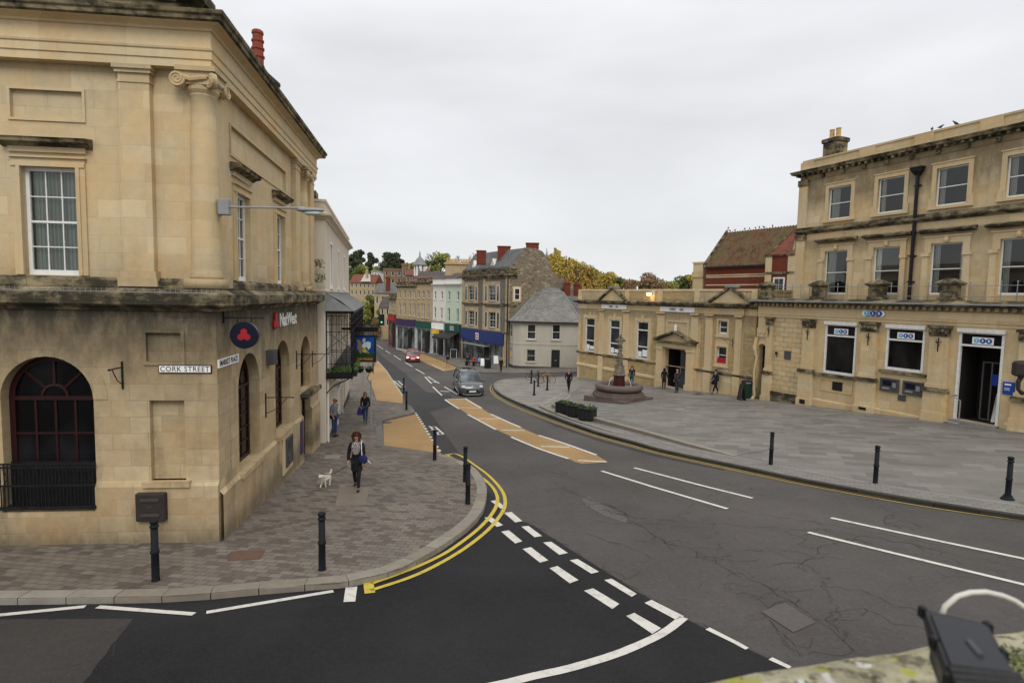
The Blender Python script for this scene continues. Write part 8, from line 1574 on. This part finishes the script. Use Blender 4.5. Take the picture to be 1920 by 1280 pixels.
for q in range(8): a = 2*math.pi*q/8+.39; mb = MB(); mb.tube([(cu.x+1.15*math.cos(a), cu.y+1.15*math.sin(a), cu.z+.3), (cu.x+1.15*math.cos(a), cu.y+1.15*math.sin(a), cz2)], .2, 6); mb.build('column', WHP, t_)
mb = MB(); mb.lathe([(1.6, cz2-.1), (1.6, cz2+.15), (1.25, cz2+.5), (.8, cz2+1.3), (.3, cz2+1.8), (.12, cz2+2.2), (.18, cz2+2.4), (.03, cz2+3.2)], (cu.x, cu.y, 0), 12); mb.build('dome', LEAD, t_)
# ------------------------------------------------------------------ trees
def tree(name, label, x, ytop, ybase, dep, wpx, mat, n=1400, size=.45, blobs=9, shape='round', group=None, trunk=BARK, sparse=1., droop=0):
    top = D(x, ytop, dep); base = D(x, ybase, dep); H_ = top.z-base.z; rw = wpx/2/F*dep; t_ = thing(name, label, 'tree', tuple(base), group=group); th = H_*.3 if shape != 'bush' else H_*.1
    mb = MB(); mb.tube([base-Vector((0, 0, 3)), base+Vector((rw*.02, 0, H_*.25)), base+Vector((-rw*.03, 0, H_*.55)), base+Vector((0, 0, H_*.85))], [H_*.035, H_*.027, H_*.017, H_*.005], 7)
    B = []
    for i in range(blobs):
        a = R.uniform(0, 6.28); 
        if shape == 'poplar': zz = (i+.5)/blobs; rr = rw*.7*math.sqrt(R.random()); br = rw*(.66-.35*abs(zz-.35)); z = base.z+H_*(.15+.8*zz); vr = H_/blobs*1.5; rr *= (1.1-zz)
        elif shape == 'cedar': zz = (i+.5)/blobs; rr = rw*.6*R.random(); br = rw*(.62-.3*zz); z = base.z+H_*(.35+.6*zz); vr = H_*.07
        elif shape == 'cone': zz = (i+.5)/blobs; rr = rw*.2*R.random(); br = rw*(1.0-.85*zz)*.8; z = base.z+H_*(.12+.84*zz); vr = H_/blobs
        else: zz = R.random()**.8; rr = rw*.62*math.sqrt(R.random())*(1-.5*max(0, zz-.5)); br = rw*R.uniform(.3, .48); z = base.z+H_*(.25+.62*zz); vr = br*.8
        c = Vector((base.x+rr*math.cos(a), base.y+rr*math.sin(a)*.8, z)); B.append((c, br, vr))
        mb.tube([base+Vector((0, 0, H_*(.2+.4*zz*.8))), base.lerp(c, .6)+Vector((0, 0, H_*.2)), c], [H_*.012, H_*.007, H_*.003], 5)
    mb.build('trunk', trunk, t_)
    SP = [(Vector((base.x+R.uniform(-.85, .85)*rw, base.y+R.uniform(-.6, .6)*rw, 0)), R.uniform(.72, 1.0), rw*R.uniform(.12, .26)) for _ in range(11)]
    def g_(i):
        c, hh_, br = SP[R.randrange(len(SP))]; u_ = R.random(); k_ = hh_*(1-.35*abs(c.x-base.x)/rw)*u_; w_ = br*(.35+1.3*math.sin(min(1, (1-u_)*1.25)*math.pi*.55)); return (c.x+R.gauss(0, .55)*w_, c.y+R.gauss(0, .55)*w_, min(top.z+.3, base.z+H_*(.08+.92*k_)))
    def f(i):
        c, br, vr = B[R.randrange(len(B))]; u_ = Vector((R.gauss(0, 1), R.gauss(0, 1), R.gauss(0, 1))).normalized()*(R.random()**.38); return (c.x+u_.x*br, c.y+u_.y*br, min(top.z, c.z+u_.z*vr-droop*abs(u_.x)))
    leaves(n, g_ if shape == 'poplar' else f, size, mat, 'crown', t_, flat=.3); return t_
def bare(name, label, x, ytop, ybase, dep, wpx, group=None, n=3):
    top = D(x, ytop, dep); base = D(x, ybase, dep); H_ = top.z-base.z; rw = wpx/2/F*dep; t_ = thing(name, label, 'tree', tuple(base), group=group); mb = MB(); tw = MB()
    def br(p, d_, L_, r, lv):
        q = p+d_*L_; (mb if lv < 3 else tw).tube([p, p.lerp(q, .5)+Vector((R.gauss(0, 1), R.gauss(0, 1), R.gauss(0, 1)))*L_*.05, q], [r, r*.8, r*.6], 5 if lv < 2 else 3)
        if lv < 5:
            for _ in range(n if lv < 4 else 4): br(q if R.random() < .6 else p.lerp(q, .6), (d_+Vector((R.gauss(0, .5)*rw/H_*2.6, R.gauss(0, .5), R.gauss(.05, .3)))).normalized(), L_*R.uniform(.55, .8), r*.6, lv+1)
    br(base, Vector((0, 0, 1)), H_*.33, H_*.028, 0); mb.build('trunk', TWIG, t_); tw.build('crown', TWIG, t_); return t_
tree('evergreen_tree', 'dark spreading pine at the left of the far slope just beyond the inn roof', 668, 468, 540, 190, 46, LVD, 3000, .4, 16, 'cedar')
tree('evergreen_tree', 'dark pine with pale gaps, second from the left on the far slope', 695, 473, 545, 185, 32, LVD, 2200, .4, 13, 'cedar')
tree('evergreen_tree', 'broad rounded dark cedar above the brown brick house', 733, 470, 530, 180, 48, LVD, 3600, .38, 16, 'round')
for x, yt, w__, m_, l, sh in ((664, 495, 34, LVG, 'green tree under the left pine on the far slope', 'round'), (686, 495, 36, LVL, 'yellow-green tree under the second pine', 'round'), (708, 496, 26, LVL, 'yellow-green tree left of the broad cedar', 'round'), (752, 480, 30, LVR, 'red-brown tree leaning against the broad cedar', 'round'), (770, 489, 34, LVL, 'pale yellow-green tree left of the cupola', 'round'), (778, 492, 22, LVB, 'thin brown tree just left of the cupola', 'round'), (826, 470, 56, LVL, 'large yellow-green tree right of the cupola', 'round'), (808, 484, 30, LVG, 'green tree between cupola and the large yellow-green one', 'round'), (850, 488, 30, LVL, 'low yellow-green tree behind the buff chimney pots', 'round'), (878, 488, 40, LVB, 'low brown tree behind the three red chimneys', 'round')):
    tree('broadleaf_tree', l, x, yt, 545, 175+R.uniform(-5, 10), w__, m_, 2600, .36, 13, sh)
bare('bare_tree', 'tall bare tree left of the large yellow-green crown', 811, 462, 520, 172, 34); bare('bare_tree', 'bare tree right of the large yellow-green crown', 857, 466, 520, 172, 26); bare('bare_tree', 'bare tree above the first red chimney', 880, 470, 520, 165, 32)
for x, yt, w__, dep, m_, l in ((697, 545, 36, 135, LVG, 'green tree at the bend of the street beyond the inn canopy'), (716, 573, 34, 122, LVG, 'dark green tree behind the traffic signal'), (682, 560, 34, 130, LVL, 'yellowish tree beyond the verandah canopy'), (706, 590, 22, 116, LVB, 'brownish bush left of the traffic signal')): tree('broadleaf_tree', l, x, yt, 640, dep, w__, m_, 1700, .38, 10)
pop = [(930, 466, 34, LVL), (946, 460, 34, LVY), (962, 458, 34, LVY), (1022, 455, 40, LVY), (1042, 459, 40, LVY), (1060, 470, 36, LVY), (1078, 482, 36, LVO), (1000, 470, 40, LVL)]
w8 = ['first', 'second', 'third', 'fourth', 'fifth', 'sixth', 'seventh', 'eighth']
for i, (x, yt, w__, m_) in enumerate(sorted(pop)): tree('poplar_tree', f'{w8[i]} tall autumn poplar from the left behind the stone house', x, yt, 575, 112+R.uniform(-4, 6), w__*1.45, m_, 7000, .23, 15, 'poplar', group='autumn poplars behind the stone house')
for x, yt, w__, m_, l in ((935, 468, 70, LVL, 'broad yellow-green tree behind the left chimneys of the stone house'), (1032, 464, 84, LVY, 'broad yellow tree directly behind the right end of the stone house roof'), (1072, 478, 76, LVY, 'broad yellow tree where the poplars meet the orange trees'), (1100, 494, 80, LVL, 'broad yellow-green tree behind the two chimneys of the slate roofed house')): tree('broadleaf_tree', l, x, yt, 590, 120, w__, m_, 6500, .25, 22)
ora = [(1094, 489, 46, LVO, 'orange autumn tree right of the poplars'), (1116, 497, 46, LVO, 'orange tree above the left gablet of the low bank'), (1136, 505, 40, LVY, 'yellow tree sloping down right of the orange ones'), (1156, 515, 34, LVG, 'low green tree behind the left part of the low bank parapet'), (1180, 520, 34, LVB, 'low thin brown tree behind the low bank parapet'), (1222, 509, 56, LVB, 'rounded brown autumn tree above the middle of the low bank'), (1250, 524, 40, LVL, 'low yellow-green tree right of the rounded brown one'), (1280, 514, 46, LVG, 'green tree left of the stone stack of the brick hall'), (1300, 494, 26, LVY, 'pale yellow tree directly behind the stone stack')]
for x, yt, w__, m_, l in ora: tree('broadleaf_tree', l, x, yt, 590, 118+R.uniform(-4, 8), w__*1.35, m_, 4200, .25, 18)
mb = MB(); leaves(14000, lambda i: (lambda x, d_: (x, d_, T(x, d_)+1.5+3.2*R.random()+(6*math.exp(-((x+60)/40)**2))*((d_-140)/90)))(R.uniform(-140, 90), R.uniform(135, 230)), .9, LVG, 'distant_woodland', None, label='mixed woodland covering the low ground and slope beyond the town', cat='woodland', kind='stuff')
